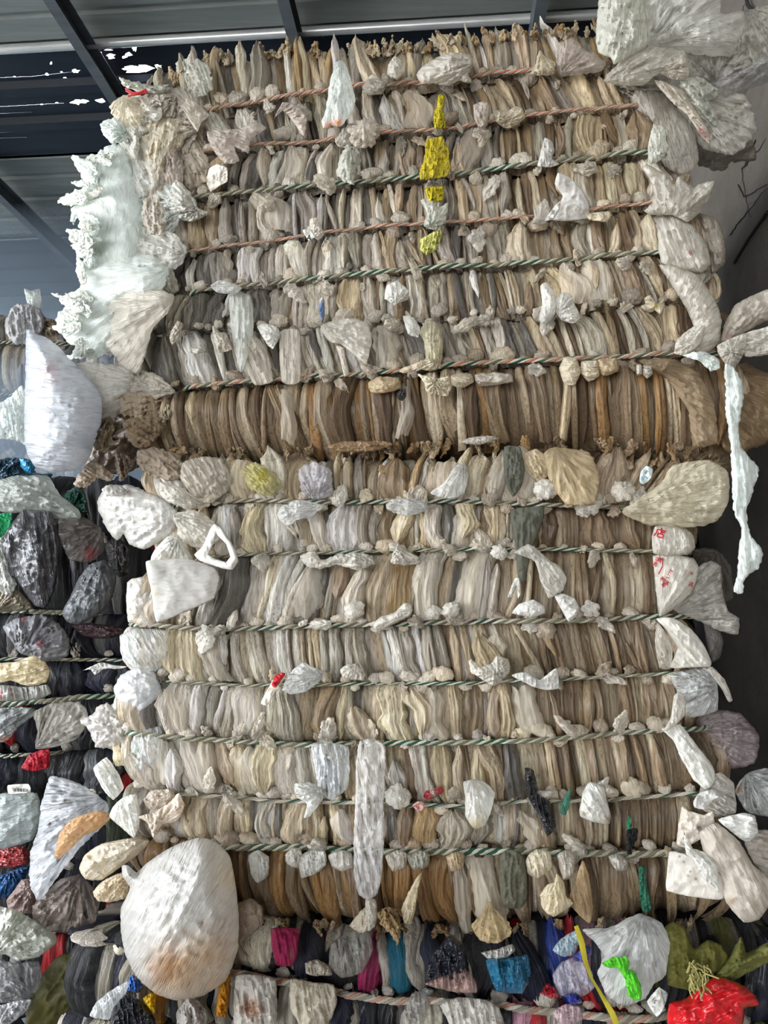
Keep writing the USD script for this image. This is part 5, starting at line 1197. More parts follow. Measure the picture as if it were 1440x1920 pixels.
loose(SCRAP, "bright green print on film at the left frame edge", "plastic film", [(-8, 966), (22, 962), (20, 985), (4, 1006), (-8, 1010)], lin(40, 170, 110), "bag", BACK_LEFT, off=0.19, inflate=0.01, crumple=0.008, rag=1)
loose(BAG, "large charcoal bag hanging folded at the far left, beside the silver film", "plastic bag", [(2, 1020), (22, 982), (44, 956), (96, 960), (110, 1015), (106, 1090), (88, 1138), (66, 1136), (34, 1092)], lin(62, 62, 66), "shiny", BACK_LEFT, off=0.16, inflate=0.05, crumple=0.02, crease=("dir", 80), freq=2.8, rag=1)
loose(SHEET, "silver torn film along the charcoal bag's left edge", "plastic film", [(-8, 1010), (8, 995), (20, 985), (8, 1030), (18, 1070), (30, 1095), (20, 1120), (-8, 1100)], lin(209, 210, 207), "bag", BACK_LEFT, off=0.15, inflate=0.015, crumple=0.014, rag=2)
loose(BAG, "beige bag under the silver film at the left frame edge", "plastic bag", [(-8, 1090), (18, 1096), (40, 1112), (62, 1140), (20, 1146), (-8, 1146)], lin(176, 168, 150), "bag", BACK_LEFT, off=0.12, inflate=0.04, crumple=0.016, rag=1)
loose(BAG, "grey carrier bag leaning like a teardrop, middle of the left stack", "plastic bag", [(116, 1148), (132, 1118), (150, 1080), (168, 1058), (196, 1050), (218, 1078), (212, 1118), (188, 1150), (150, 1171), (126, 1167)], MG, "bag", BACK_LEFT, off=0.2, inflate=0.06, crumple=0.016, crease=("radial", 190, 1045), freq=3.4, rag=1)
loose(BAG, "dark grey limp bag above the teardrop bag", "plastic bag", [(196, 1020), (222, 1008), (242, 1030), (240, 1075), (222, 1082), (204, 1055)], lin(64, 62, 62), "bag", BACK_LEFT, off=0.14, inflate=0.04, crumple=0.016, crease=("dir", 80), rag=1)
loose(SHEET, "translucent grey-brown film with a red edge above the teardrop bag", "plastic film", [(110, 965), (150, 965), (190, 990), (196, 1030), (170, 1055), (130, 1050), (112, 1010)], lin(120, 112, 106), "veil", BACK_LEFT, off=0.13, inflate=0.03, crumple=0.018, rag=1.5, spots=[(168, 1038, 14, lin(150, 40, 48), 0.8)])
loose(BAG, "dusky maroon bag below the teardrop bag", "plastic bag", [(132, 1172), (170, 1168), (228, 1176), (232, 1190), (200, 1198), (160, 1194)], lin(70, 50, 54), "bag", BACK_LEFT, off=0.1, inflate=0.03, crumple=0.012, crease=("dir", 10), rag=1)
loose(BAG, "silver grey crumpled bag with a pink print under the left stack's first twine", "plastic bag", [(6, 1176), (30, 1160), (78, 1152), (110, 1168), (130, 1198), (128, 1230), (90, 1240), (40, 1226), (20, 1200)], lin(160, 160, 164), "bag", BACK_LEFT, off=0.13, inflate=0.05, crumple=0.024, rag=1.5, spots=[(76, 1206, 7, lin(190, 60, 90), 0.8), (44, 1158, 6, lin(190, 50, 70), 0.7)])
loose(BAG, "yellowish cream bag lying across the second twine of the left stack", "plastic bag", [(-8, 1246), (30, 1240), (62, 1229), (84, 1240), (93, 1258), (86, 1280), (52, 1287), (20, 1276), (-8, 1282)], lin(226, 214, 182), "bag", BACK_LEFT, off=0.2, inflate=0.03, crumple=0.014, crease=("dir", -10), freq=2.8, rag=1)
loose(BAG, "white bag with thin red stripes below the cream one on the left stack", "plastic bag", [(-8, 1284), (50, 1288), (88, 1284), (96, 1300), (70, 1312), (-8, 1314)], lin(200, 200, 196), "bag", BACK_LEFT, off=0.13, inflate=0.035, crumple=0.012, crease=("dir", 80), rag=1, spots=[(2, 1298, 4, RED, 0.9), (2, 1308, 4, RED, 0.9), (21, 1292, 3, RED, 0.9), (22, 1302, 3, RED, 0.9)])
loose(SCRAP, "white torn sheet jutting from the middle bale into the dark gap at left", "foam sheet", [(154, 1257), (188, 1242), (210, 1246), (238, 1250), (222, 1254), (196, 1254), (178, 1266), (170, 1256)], lin(210, 208, 203), "matte", off=-0.06, inflate=0.004, crumple=0.006, rag=1)
loose(BAG, "limp light grey bag with an orange corner below the third twine of the left stack", "plastic bag", [(-8, 1330), (60, 1326), (66, 1340), (36, 1362), (16, 1388), (-8, 1392)], SG, "bag", BACK_LEFT, off=0.14, inflate=0.02, crumple=0.012, crease=("dir", -30), rag=1, spots=[(10, 1386, 8, lin(200, 110, 50), 0.8)])
loose(SHEET, "sheer fan of clear film in the gap right of the limp grey bag", "plastic film", [(62, 1335), (100, 1318), (150, 1316), (166, 1340), (150, 1380), (110, 1400), (66, 1404), (70, 1370)], lin(190, 184, 172), "clear", BACK_LEFT, off=0.14, inflate=0.02, crumple=0.016, crease=("radial", 68, 1402), freq=3.4, rag=1.5)
loose("cloth", "dark red cloth corner on the fourth twine of the left stack", "cloth", [(40, 1440), (56, 1414), (92, 1404), (92, 1438), (66, 1446)], lin(170, 34, 50), "matte", BACK_LEFT, off=0.14, inflate=0.012, crumple=0.01, rag=1)
loose(BAG, "grey-green paper-like bag with flattened folds at the left frame edge, above the red bag", "plastic bag", [(-10, 1492), (36, 1486), (70, 1487), (78, 1528), (62, 1574), (30, 1586), (-10, 1590)], lin(178, 186, 184), "bag", BACK_LEFT, off=0.17, inflate=0.04, crumple=0.012, crease=("dir", -20), freq=3, rag=0.8)
bc = Thing("barcode_label", "white barcode label above the grey-green bag at the left frame edge", "label", BACK_LEFT.at(np.array(36.0), np.array(1488.0), np.array(0.18)))
V, F, Qv = pillow(BACK_LEFT, [(15, 1472), (54, 1470), (57, 1486), (17, 1489)], off=0.2, inflate=0.002, crumple=0.002, rag=0.2, seed=6)
bc.part("paper", V, F, M["matte"], W1)
def barcode(thing, plane, x0, y0, ux, uy, w, h, off, rng, n=15):
    """Printed bars: u is the reading direction, v runs down the bars."""
    vx, vy = -uy, ux
    P, F, k = [], [], 0
    for i in range(n):
        a = w * i / n; b = a + w / n * rng.choice([0.35, 0.5, 0.75])
        q = [(a, 0), (b, 0), (b, h), (a, h)]
        P.append(plane.on(np.array([x0 + ux * s + vx * t for s, t in q]), np.array([y0 + uy * s + vy * t for s, t in q]), np.full(4, off)))
        F += [[k, k + 2, k + 1], [k, k + 3, k + 2]]; k += 4
    thing.part("barcode", np.vstack(P), np.array(F), M["print"], lin(30, 32, 36), smooth=False)
barcode(bc, BACK_LEFT, 24, 1478, 1, 0.04, 29, 6, 0.2075, random.Random(3))
loose(BAG, "dark red bag under the grey-green bag at the left frame edge", "plastic bag", [(-10, 1594), (44, 1586), (56, 1600), (50, 1622), (-10, 1628)], lin(150, 46, 44), "shiny", BACK_LEFT, off=0.12, inflate=0.03, crumple=0.012, crease=("dir", 5), rag=1)
loose(BAG, "deep blue bag below the dark red one at the left frame edge", "plastic bag", [(-10, 1650), (20, 1632), (56, 1624), (44, 1650), (14, 1680), (-10, 1690)], lin(24, 78, 130), "shiny", BACK_LEFT, off=0.12, inflate=0.03, crumple=0.012, rag=1)
loose(BAG, "pale dusty-pink film bag below the deep blue one", "plastic bag", [(12, 1690), (40, 1650), (68, 1650), (86, 1690), (60, 1712), (20, 1712)], lin(170, 150, 144), "bag", BACK_LEFT, off=0.15, inflate=0.04, crumple=0.018, rag=1.5)
loose(BAG, "crumpled greenish white bag low on the left stack", "plastic bag", [(-10, 1700), (22, 1704), (42, 1712), (75, 1732), (106, 1754), (104, 1770), (72, 1794), (36, 1802), (10, 1790), (-10, 1790)], lin(206, 208, 198), "bag", BACK_LEFT, off=0.26, inflate=0.05, crumple=0.026, rag=1.5)
loose(BAG, "clear glinting bag at the bottom left corner", "plastic bag", [(-10, 1800), (30, 1806), (72, 1802), (80, 1840), (60, 1872), (-10, 1880)], lin(150, 148, 148), "clear", BACK_LEFT, off=0.26, inflate=0.05, crumple=0.03, freq=4, rag=1.5)
loose(SHEET, "silver film scrap at the very bottom left corner", "plastic film", [(-10, 1890), (30, 1876), (60, 1874), (44, 1902), (10, 1926), (-10, 1926)], lin(200, 200, 202), "bag", BACK_LEFT, off=0.28, inflate=0.02, crumple=0.016, rag=1.5)
loose("fabric_sheet", "olive dark woven sheet sagging low at the left beside the bottom bale", "cloth", [(50, 1890), (70, 1840), (110, 1792), (170, 1780), (230, 1810), (220, 1860), (150, 1900), (110, 1930), (50, 1930)], lin(66, 62, 24), "matte", BACK_LEFT, off=0.25, inflate=0.04, crumple=0.012, crease=("dir", -55), freq=3, rag=1)

# --- middle bale, left edge
loose("bubble_wrap", "crumpled bubble wrap fan at the top left corner of the middle bale", "bubble wrap", [(182, 945), (194, 918), (236, 908), (292, 928), (332, 958), (322, 1000), (272, 1030), (245, 1022), (232, 1002), (218, 1014), (196, 985)], lin(204, 202, 197), "bubble", off=-0.02, inflate=0.06, crumple=0.02, crease=("radial", 360, 940), freq=4.2, rag=2.5, lean=(0.08, 0), dens=900)
loose(SCRAP, "rolled foam edge curling above the bubble wrap fan", "foam sheet", [(190, 918), (205, 908), (226, 910), (240, 922), (222, 930), (200, 930)], lin(210, 208, 203), "matte", off=0.0, inflate=0.02, crumple=0.01, rag=2)
loose("bubble_wrap", "bubble wrap patch behind the white square sheet on the middle bale", "bubble wrap", [(238, 1092), (268, 1082), (300, 1100), (298, 1162), (280, 1172), (240, 1166)], lin(214, 212, 206), "bubble", off=0.0, inflate=0.04, crumple=0.012, rag=1.5)
loose("foam_sheet", "smooth white square foam sheet tilted on the left of the middle bale", "foam sheet", [(273, 1053), (312, 1049), (350, 1046), (402, 1064), (412, 1082), (402, 1122), (350, 1146), (294, 1167), (284, 1110)], lin(210, 208, 203), "matte", off=0.10, inflate=0.014, crumple=0.004, freq=1.3, rag=0.2, lean=(-0.03, 0.02), spots=[(292, 1112, 10, lin(220, 206, 172), 0.5)])
loose("foam_sheet", "white foam strip bent into a loop above the square sheet", "foam sheet", [(364, 1040), (380, 1024), (394, 992), (403, 982), (418, 992), (440, 1028), (447, 1052), (436, 1068), (418, 1066), (376, 1052)], lin(210, 208, 203), "matte", off=0.13, inflate=0.02, crumple=0.008, crease=("dir", 70), freq=1.4, rag=0.2, holes=[[(392, 1040), (406, 1002), (424, 1020), (432, 1044), (424, 1054), (404, 1048)]], lean=(0.05, 0))
loose(BAG, "domed white bag rising behind the square foam sheet", "plastic bag", [(282, 1054), (290, 1030), (314, 1006), (334, 1008), (352, 1030), (362, 1050), (330, 1058)], W1, "bag", off=0.07, inflate=0.05, crumple=0.01, freq=2.4, rag=0.8)
loose(BAG, "clear rounded film pillow under the third twine's left end, middle bale", "plastic bag", [(224, 1192), (258, 1178), (312, 1182), (318, 1226), (292, 1260), (250, 1252), (230, 1232)], lin(224, 226, 226), "clear", off=0.03, inflate=0.06, crumple=0.012, crease=("dir", 60), freq=4.2, rag=1.5)
loose("bubble_wrap", "bubble wrap roll below the clear pillow, left edge of the middle bale", "bubble wrap", [(213, 1292), (226, 1266), (262, 1250), (288, 1256), (304, 1296), (272, 1342), (246, 1332), (220, 1312)], lin(214, 216, 218), "bubble", off=0.03, inflate=0.06, crumple=0.01, crease=("radial", 330, 1290), freq=4, rag=1.5)
loose("bubble_wrap", "frizzy bubble wrap tuft standing out at the fifth twine's left end, middle bale", "bubble wrap", [(150, 1352), (168, 1342), (190, 1320), (228, 1324), (262, 1348), (262, 1372), (242, 1392), (210, 1406), (180, 1400), (168, 1372)], lin(214, 210, 205), "bubble", off=-0.02, inflate=0.06, crumple=0.024, crease=("radial", 290, 1370), freq=5, rag=4)
loose(BAG, "clear shiny bag with a green mark below the frizzy bubble wrap", "plastic bag", [(245, 1395), (258, 1368), (300, 1362), (306, 1400), (296, 1442), (262, 1456), (244, 1440)], lin(224, 226, 226), "clear", off=0.03, inflate=0.05, crumple=0.012, crease=("dir", 80), freq=4, rag=1.5, spots=[(256, 1408, 5, lin(40, 140, 90), 0.9), (286, 1412, 9, lin(170, 110, 110), 0.6)])
loose(SCRAP, "stiff white folded film left of the sixth twine, middle bale", "plastic film", [(175, 1440), (200, 1420), (222, 1450), (232, 1478), (212, 1500), (190, 1476)], W1, "veil", off=0.02, inflate=0.03, crumple=0.014, crease=("dir", 60), rag=1)
loose(BAG, "white smooth bag hanging at the left end of the sixth twine", "plastic bag", [(205, 1532), (212, 1512), (232, 1494), (256, 1490), (262, 1540), (252, 1571), (232, 1556)], W1, "bag", off=0.06, inflate=0.03, crumple=0.008, crease=("dir", 75), rag=0.7)
loose(SHEET, "big glinting clear film sheet sprawling left of the middle bale's lower corner", "plastic film", [(78, 1502), (94, 1456), (124, 1460), (162, 1476), (204, 1508), (196, 1545), (150, 1590), (112, 1640), (72, 1690), (56, 1660), (56, 1600), (70, 1560)], lin(216, 218, 222), "clear", off=-0.02, inflate=0.05, crumple=0.02, crease=("radial", 215, 1490), freq=5, rag=2.5, dens=1000)
loose(SHEET, "amber stained film tongue over the glinting clear sheet", "plastic film", [(102, 1606), (112, 1562), (136, 1535), (180, 1520), (212, 1528), (190, 1552), (160, 1566), (134, 1590), (112, 1610)], lin(206, 166, 116), "veil", off=0.05, inflate=0.025, crumple=0.016, crease=("dir", -40), rag=1.5)
loose(BAG, "plump cream film roll below the sixth twine's left end, leaning left", "plastic bag", [(148, 1628), (160, 1602), (190, 1582), (240, 1572), (282, 1576), (262, 1600), (232, 1622), (190, 1650), (160, 1648)], lin(218, 209, 190), "bag", off=0.06, inflate=0.045, crumple=0.014, crease=("radial", 300, 1560), freq=3.6, rag=1)
loose(BAG, "cream gathered film under the plump roll beside the huge round bag", "plastic bag", [(174, 1672), (198, 1648), (240, 1632), (246, 1650), (236, 1684), (206, 1692), (184, 1690)], lin(222, 208, 182), "bag", off=0.06, inflate=0.035, crumple=0.018, crease=("radial", 260, 1620), freq=3.6, rag=1.5)
loose(BAG, "creased cream flap with a torn point under the sixth twine, left part", "plastic film", [(258, 1532), (290, 1522), (318, 1504), (336, 1486), (346, 1512), (332, 1540), (304, 1546), (288, 1572), (276, 1542)], lin(228, 216, 200), "bag", off=0.085, inflate=0.016, crumple=0.012, crease=("radial", 285, 1560), freq=3, rag=1.2)
loose(SCRAP, "rounded cream puff above the creased flap at the sixth twine", "plastic film", [(268, 1500), (285, 1482), (318, 1480), (330, 1494), (312, 1512), (282, 1518)], lin(222, 210, 196), "bag", off=0.06, inflate=0.03, crumple=0.01, rag=1)
loose(SHEET, "dark translucent film trailing below the clear sheet at lower left", "plastic film", [(60, 1700), (110, 1650), (150, 1640), (186, 1680), (178, 1730), (120, 1750), (70, 1740)], lin(130, 116, 106), "clear", off=-0.04, inflate=0.04, crumple=0.024, freq=4, rag=2)

# --- the huge bag
V, F, Qv = pillow(MAIN, [(226, 1706), (236, 1684), (244, 1664), (230, 1644), (228, 1624), (240, 1622), (256, 1636), (276, 1618), (304, 1598), (340, 1580), (376, 1570), (406, 1580), (430, 1604), (441, 1650), (448, 1720), (446, 1780), (424, 1838), (382, 1866), (330, 1876), (290, 1862), (255, 1830), (235, 1790), (227, 1750)],
     off=0.12, inflate=0.15, crumple=0.016, crease=("dir", -62), freq=5.0, rag=1.0, seed=77, dens=2400, back=0.55, wave=0.012)
single("plastic_bag", V, F, M["bag"], "huge round white bag with a brown stained bottom, lower left of the middle bale", "plastic bag",
       tint(Qv, lin(208, 207, 203), 77, [(340, 1830, 80, lin(186, 152, 110), 0.8), (316, 1808, 36, lin(142, 100, 58), 0.8), (300, 1835, 26, lin(150, 106, 62), 0.6), (400, 1790, 55, lin(200, 168, 128), 0.6), (436, 1640, 42, lin(206, 182, 146), 0.6)], 0.05), crk=CRK[0])
# --- middle bale, face
loose(SHEET, "feathery clear film spread under the first twine, left part of the middle bale", "plastic film", [(518, 966), (534, 946), (566, 936), (598, 944), (606, 952), (586, 968), (556, 976), (540, 988)], lin(220, 220, 218), "veil", off=0.09, inflate=0.014, crumple=0.01, crease=("radial", 610, 948), freq=3.6, rag=2)
loose(SCRAP, "fluffy clear film over the first twine at centre, middle bale", "plastic film", [(722, 948), (738, 936), (772, 934), (800, 944), (802, 956), (766, 968), (738, 962)], lin(218, 218, 216), "veil", off=0.085, inflate=0.022, crumple=0.012, rag=2)
loose(SCRAP, "pale fluffy tuft pinched under the second twine, left of centre, middle bale", "plastic film", [(562, 1042), (590, 1034), (606, 1050), (632, 1040), (660, 1036), (696, 1040), (702, 1058), (672, 1068), (632, 1060), (600, 1066), (575, 1062)], W2, "puff", off=0.08, inflate=0.02, crumple=0.014, rag=2.5)
loose(SCRAP, "white flared tuft under the second twine at centre, middle bale", "plastic film", [(732, 1050), (745, 1020), (760, 1032), (786, 1044), (788, 1056), (760, 1060), (738, 1058)], W2, "puff", off=0.08, inflate=0.02, crumple=0.012, crease=("radial", 748, 1030), rag=1.5)
loose("film_knot", "twisted white film roll lying on the third twine at centre, middle bale", "plastic film", [(700, 1170), (714, 1156), (740, 1148), (757, 1130), (770, 1132), (774, 1146), (764, 1158), (742, 1166), (722, 1178), (704, 1180)], W2, "puff", off=0.08, inflate=0.022, crumple=0.01, crease=("dir", -28), freq=3.4, rag=0.8)
for px, py, r, lb in ((845, 1144, 17, "ring-shaped white knot with a dark hole on the third twine, middle bale"), (936, 1036, 16, "garlic-like white knot on the second twine, middle bale"), (1107, 1143, 17, "round white wad above the third twine, right part of the middle bale"), (746, 1492, 23, "round clear white ball on the sixth twine right of the hanging strip"), (812, 1148, 15, "soft white pouch left of the ring-shaped knot"), (1020, 918, 22, "white rounded pouch above the first twine right of centre, middle bale"), (1168, 921, 22, "beige rounded pouch above the first twine near its right end, middle bale"), (665, 1142, 20, "shell-like white puff above the third twine left of the twisted roll")):
    V, F = crumple_ball(MAIN.on(np.array(float(px)), np.array(float(py)), np.array(0.065)), r * PXM, r * PXM * 0.9, r * PXM * 0.92, MAIN, random.Random(px), 3, 0.32, 0.2, 0.35)
    single("film_knot", V, F, M["puff"], lb, "plastic film", np.clip((W2 if px != 1168 else W3)[None] * (1 + 0.3 * (fbm(V * 70, 3, 5) - 0.5))[:, None], 0, .92), crk=BALLK[0])
tg = Thing("label_tag", "pale tag with a red printed end hanging under the fourth twine, left of centre", "label", MAIN.on(np.array(510.0), np.array(1322.0), np.array(0.08)))
V, F, Qv = pillow(MAIN, [(489, 1318), (502, 1292), (516, 1268), (530, 1262), (538, 1265), (520, 1294), (500, 1323)], off=0.105, inflate=0.004, crumple=0.003, rag=0.3, seed=12)
tg.part("paper", V, F, M["matte"], lin(216, 209, 195))
V, F, Qv = pillow(MAIN, [(509, 1283), (516, 1267), (529, 1261), (535, 1264), (521, 1284), (514, 1289)], off=0.112, inflate=0.003, crumple=0.002, rag=0.3, seed=13)
tg.part("red_print", V, F, M["print"], lin(186, 34, 42), label="red printed end")
loose(SHEET, "clear tangled film right of the red-ended tag over the fourth twine", "plastic film", [(528, 1292), (548, 1258), (568, 1242), (590, 1252), (607, 1258), (602, 1276), (576, 1296), (546, 1302)], lin(218, 218, 216), "veil", off=0.09, inflate=0.02, crumple=0.014, crease=("radial", 605, 1270), freq=3.4, rag=1.5)
loose(SCRAP, "white pouch above the fourth twine left of centre, middle bale", "plastic film", [(638, 1256), (650, 1246), (668, 1244), (684, 1262), (680, 1276), (660, 1274), (642, 1270)], W2, "bag", off=0.075, inflate=0.022, crumple=0.01, rag=1.5)
loose(SCRAP, "white knotted cluster above the fourth twine right of centre", "plastic film", [(878, 1240), (884, 1236), (900, 1250), (920, 1244), (932, 1230), (952, 1236), (958, 1256), (940, 1278), (924, 1286), (900, 1272), (884, 1262)], W2, "bag", off=0.08, inflate=0.026, crumple=0.018, crease=("radial", 930, 1262), freq=3, rag=1.5)
loose("foam_sheet", "white hanging triangular foam flap on the fourth twine, right of centre", "foam sheet", [(958, 1266), (985, 1260), (1012, 1274), (1044, 1252), (1048, 1290), (1024, 1294), (1000, 1288), (984, 1280)], lin(210, 208, 203), "matte", off=0.105, inflate=0.012, crumple=0.008, rag=0.5, lean=(0, -0.02))
loose(SCRAP, "thin curled white ribbon standing above the third twine, right of centre", "plastic film", [(952, 1118), (964, 1086), (974, 1084), (977, 1112), (971, 1124), (968, 1100), (960, 1120)], W1, "bag", off=0.085, inflate=0.006, crumple=0.004, rag=0.5)
loose("foam_sheet", "rounded white foam disc leaning above the third twine, right of centre", "foam sheet", [(960, 1150), (974, 1132), (1000, 1124), (1020, 1136), (1022, 1150), (998, 1157)], lin(210, 208, 203), "matte", off=0.09, inflate=0.02, crumple=0.004, rag=0.3)
loose("foam_sheet", "white shell-shaped foam piece on the third twine right of the disc", "foam sheet", [(1040, 1118), (1056, 1113), (1078, 1122), (1086, 1140), (1080, 1156), (1066, 1166), (1052, 1142)], lin(210, 208, 203), "matte", off=0.095, inflate=0.016, crumple=0.005, rag=0.4)
loose(SHEET, "translucent film drape falling from the second twine, right of the dark mesh", "plastic film", [(965, 1036), (990, 1020), (1008, 1030), (1030, 1050), (1050, 1062), (1062, 1084), (1056, 1106), (1030, 1122), (1014, 1090), (1002, 1052)], lin(214, 210, 201), "veil", off=0.09, inflate=0.018, crumple=0.012, crease=("dir", 55), freq=3, rag=1)
# dark mesh strips
for pts, lb in (([(945, 838), (975, 838), (984, 880), (978, 912), (962, 932), (946, 902)], "grey-green woven mesh panel poking up at the top of the middle bale"), ([(958, 956), (1020, 950), (1014, 990), (996, 1030), (985, 1090), (972, 1090), (964, 1010)], "dark grey mesh strip crossing the first and second twines of the middle bale")):
    loose("mesh_strip", lb, "mesh", pts, lin(92, 92, 80), "matte", off=0.075, inflate=0.012, crumple=0.006, crease=("dir", 90), freq=3, rag=0.6)
loose("mesh_strip", "olive grey mesh strip hanging below the seventh twine of the middle bale", "mesh", [(940, 1600), (962, 1592), (984, 1610), (990, 1680), (976, 1704), (944, 1700), (936, 1650)], lin(96, 94, 78), "matte", off=0.07, inflate=0.014, crumple=0.008, crease=("dir", 90), freq=3, rag=0.8)
loose(BAG, "dark sheet standing for the shaded vertical gap across the sixth twine, right of centre", "plastic bag", [(984, 1440), (1000, 1444), (1012, 1490), (1030, 1502), (1042, 1550), (1026, 1568), (1010, 1530), (988, 1490)], lin(26, 26, 30), "shiny", off=0.07, inflate=0.015, crumple=0.012, crease=("dir", 75), freq=3, rag=0.8)  # shade of an open gap between folds, put in as a near-black sheet
loose(SHEET, "flat tan creased sheet at the top of the middle bale, right of the mesh panel", "plastic film", [(1020, 850), (1042, 838), (1104, 848), (1120, 880), (1124, 905), (1112, 944), (1062, 946), (1030, 902)], lin(212, 194, 160), "veil", off=0.075, inflate=0.02, crumple=0.01, freq=2.4, rag=0.8, dens=800)
loose(SCRAP, "cream crumpled film left of the flat tan sheet, top of the middle bale", "plastic film", [(980, 852), (1006, 842), (1024, 856), (1030, 890), (1010, 905), (990, 888)], lin(226, 212, 184), "bag", off=0.06, inflate=0.024, crumple=0.014, crease=("dir", 60), rag=1)
loose(BAG, "white leaf-shaped clear bag standing on the first twine left of the mesh panel", "plastic bag", [(806, 925), (832, 905), (852, 876), (870, 864), (878, 890), (870, 925), (842, 936)], lin(222, 222, 218), "veil", off=0.08, inflate=0.022, crumple=0.012, crease=("radial", 870, 868), freq=3.4, rag=1)
lb2 = Thing("label_tag", "pale blue tag with dark print at the right of the middle bale's top", "label", MAIN.on(np.array(1210.0), np.array(909.0), np.array(0.07)))
V, F, Qv = pillow(MAIN, [(1199, 902), (1201, 885), (1212, 873), (1224, 879), (1222, 894), (1214, 904), (1205, 908)], off=0.085, inflate=0.006, crumple=0.003, rag=0.3, seed=19)
lb2.part("paper", V, F, M["matte"], lin(214, 226, 226))
for k, (x, y, t) in enumerate([(1206, 899, "III"), (1210, 891, "HH"), (1213, 899, "2")]):
    print_text(lb2, t, x, y, 4.5, -52, 0.0935, lin(30, 52, 78))
loose(BAG, "big fanned cream bag flaring right from the first twine of the middle bale", "plastic bag", [(1164, 960), (1200, 932), (1240, 905), (1262, 872), (1330, 862), (1366, 886), (1366, 940), (1346, 976), (1320, 986), (1290, 989), (1240, 986), (1212, 984)], lin(224, 216, 194), "veil", off=0.09, inflate=0.05, crumple=0.026, crease=("radial", 1160, 962), freq=4.6, rag=1.8, dens=1000)
loose(SHEET, "dim brown film hanging behind the fanned cream bag at the seam", "plastic film", [(1270, 845), (1340, 830), (1372, 850), (1372, 890), (1330, 880), (1290, 885)], lin(126, 108, 84), "veil", off=-0.03, inflate=0.04, crumple=0.014, rag=1.5)
INK = lin(186, 40, 52)
def strokes(thing, segs, ox, oy, sx, sy, ang, off, w=0.9, plane=MAIN, col=INK, name="lettering"):
    """Hand-set printed character: polylines in a unit square (y down)."""
    c, s = math.cos(math.radians(ang)), math.sin(math.radians(ang))
    ms = []
    for sg in segs:
        p = np.array(sg, float) * (sx, sy)
        q = resample(np.c_[ox + c * p[:, 0] - s * p[:, 1], oy + s * p[:, 0] + c * p[:, 1]], max(3, 3 * len(sg)))
        ms.append(tube(plane.on(q[:, 0], q[:, 1], off(q[:, 0], q[:, 1]) if callable(off) else np.full(len(q), off)), w * PXM, 5))
    V, F = join(ms)
    thing.part(name, V, F, M["print"], col)
DIAN = [[(0.5, 0), (0.55, 0.14)], [(0.14, 0.2), (0.95, 0.16)], [(0.16, 0.2), (0.14, 0.6), (0.02, 1.0)], [(0.56, 0.22), (0.56, 0.58)], [(0.56, 0.38), (0.9, 0.36)], [(0.32, 0.6), (0.32, 0.98), (0.86, 0.98), (0.86, 0.58), (0.32, 0.6)]]
def printed_bag(label, pts, col, mat, **kw):
    V, F, Qv = pillow(MAIN, pts, **kw)
    t = Thing(BAG, label, "plastic bag", np.array([V[:, 0].mean(), V[:, 1].mean(), V[:, 2].min()]))
    t.part("film", V, F, M[mat], tint(Qv, col, kw["seed"]), crk=CRK[0])
    n = len(V) // 2 + 40
    d = V @ MAIN.N - MAIN.p @ MAIN.N
    tree = cKDTree(Qv)
    def off(X, Y):
        dd, ii = tree.query(np.c_[X, Y], k=10)
        return d[ii].max(1) + 0.0015
    return t, off
t, off = printed_bag("round white bag with one red character, right end of the middle bale's second twine", [(1222, 1004), (1230, 986), (1270, 984), (1298, 1000), (1304, 1026), (1290, 1040), (1250, 1042), (1225, 1038)], W2, "bag", off=0.07, inflate=0.05, crumple=0.012, crease=("dir", 80), freq=3, rag=0.8, seed=501)
strokes(t, DIAN, 1231, 988, 20, 17, 18, off, 1.15)
t, off = printed_bag("white bag with red Chinese print and digits below the shop-character bag", [(1225, 1042), (1262, 1040), (1300, 1046), (1311, 1068), (1297, 1110), (1262, 1142), (1236, 1156), (1229, 1100)], W2, "bag", off=0.065, inflate=0.045, crumple=0.012, crease=("radial", 1235, 1160), freq=3.2, rag=0.8, seed=502)
HE = [[(0.3, 0), (0.1, 0.1)], [(0, 0.3), (0.5, 0.3)], [(0.26, 0.08), (0.26, 1)], [(0.26, 0.32), (0, 0.7)], [(0.28, 0.4), (0.5, 0.6)], [(0.6, 0.25), (0.6, 0.85), (1, 0.85), (1, 0.25), (0.6, 0.25)]]
MAN = [[(0.05, 0.1), (0.2, 0.25)], [(0, 0.4), (0.16, 0.5)], [(0.02, 0.95), (0.2, 0.65)], [(0.3, 0.18), (1, 0.18)], [(0.5, 0), (0.5, 0.3)], [(0.8, 0), (0.8, 0.3)], [(0.3, 0.4), (1, 0.4)], [(0.34, 1), (0.34, 0.55), (0.98, 0.55), (0.98, 1)], [(0.5, 0.62), (0.56, 0.9)], [(0.76, 0.62), (0.84, 0.9)]]
XI = [[(0.1, 0.1), (0.9, 0.05)], [(0.2, 0.3), (0.2, 0.9)], [(0.2, 0.35), (0.85, 0.3), (0.8, 0.95)], [(0.3, 0.6), (0.72, 0.58)], [(0.5, 0.1), (0.5, 0.85)]]
strokes(t, MAN, 1232, 1043, 11, 9, 28, off, 0.6)
strokes(t, XI, 1226, 1052, 9, 9, 28, off, 0.6)
strokes(t, [[(0, 1), (0.55, 0.5), (0.6, 0)]], 1235, 1046, 13, 30, 0, off, 0.9, name="red_stripe")
strokes(t, HE, 1241, 1080, 9, 9, 30, off, 0.55); strokes(t, MAN, 1248, 1087, 8, 8, 30, off, 0.5); strokes(t, XI, 1243, 1091, 6, 6, 40, off, 0.45)
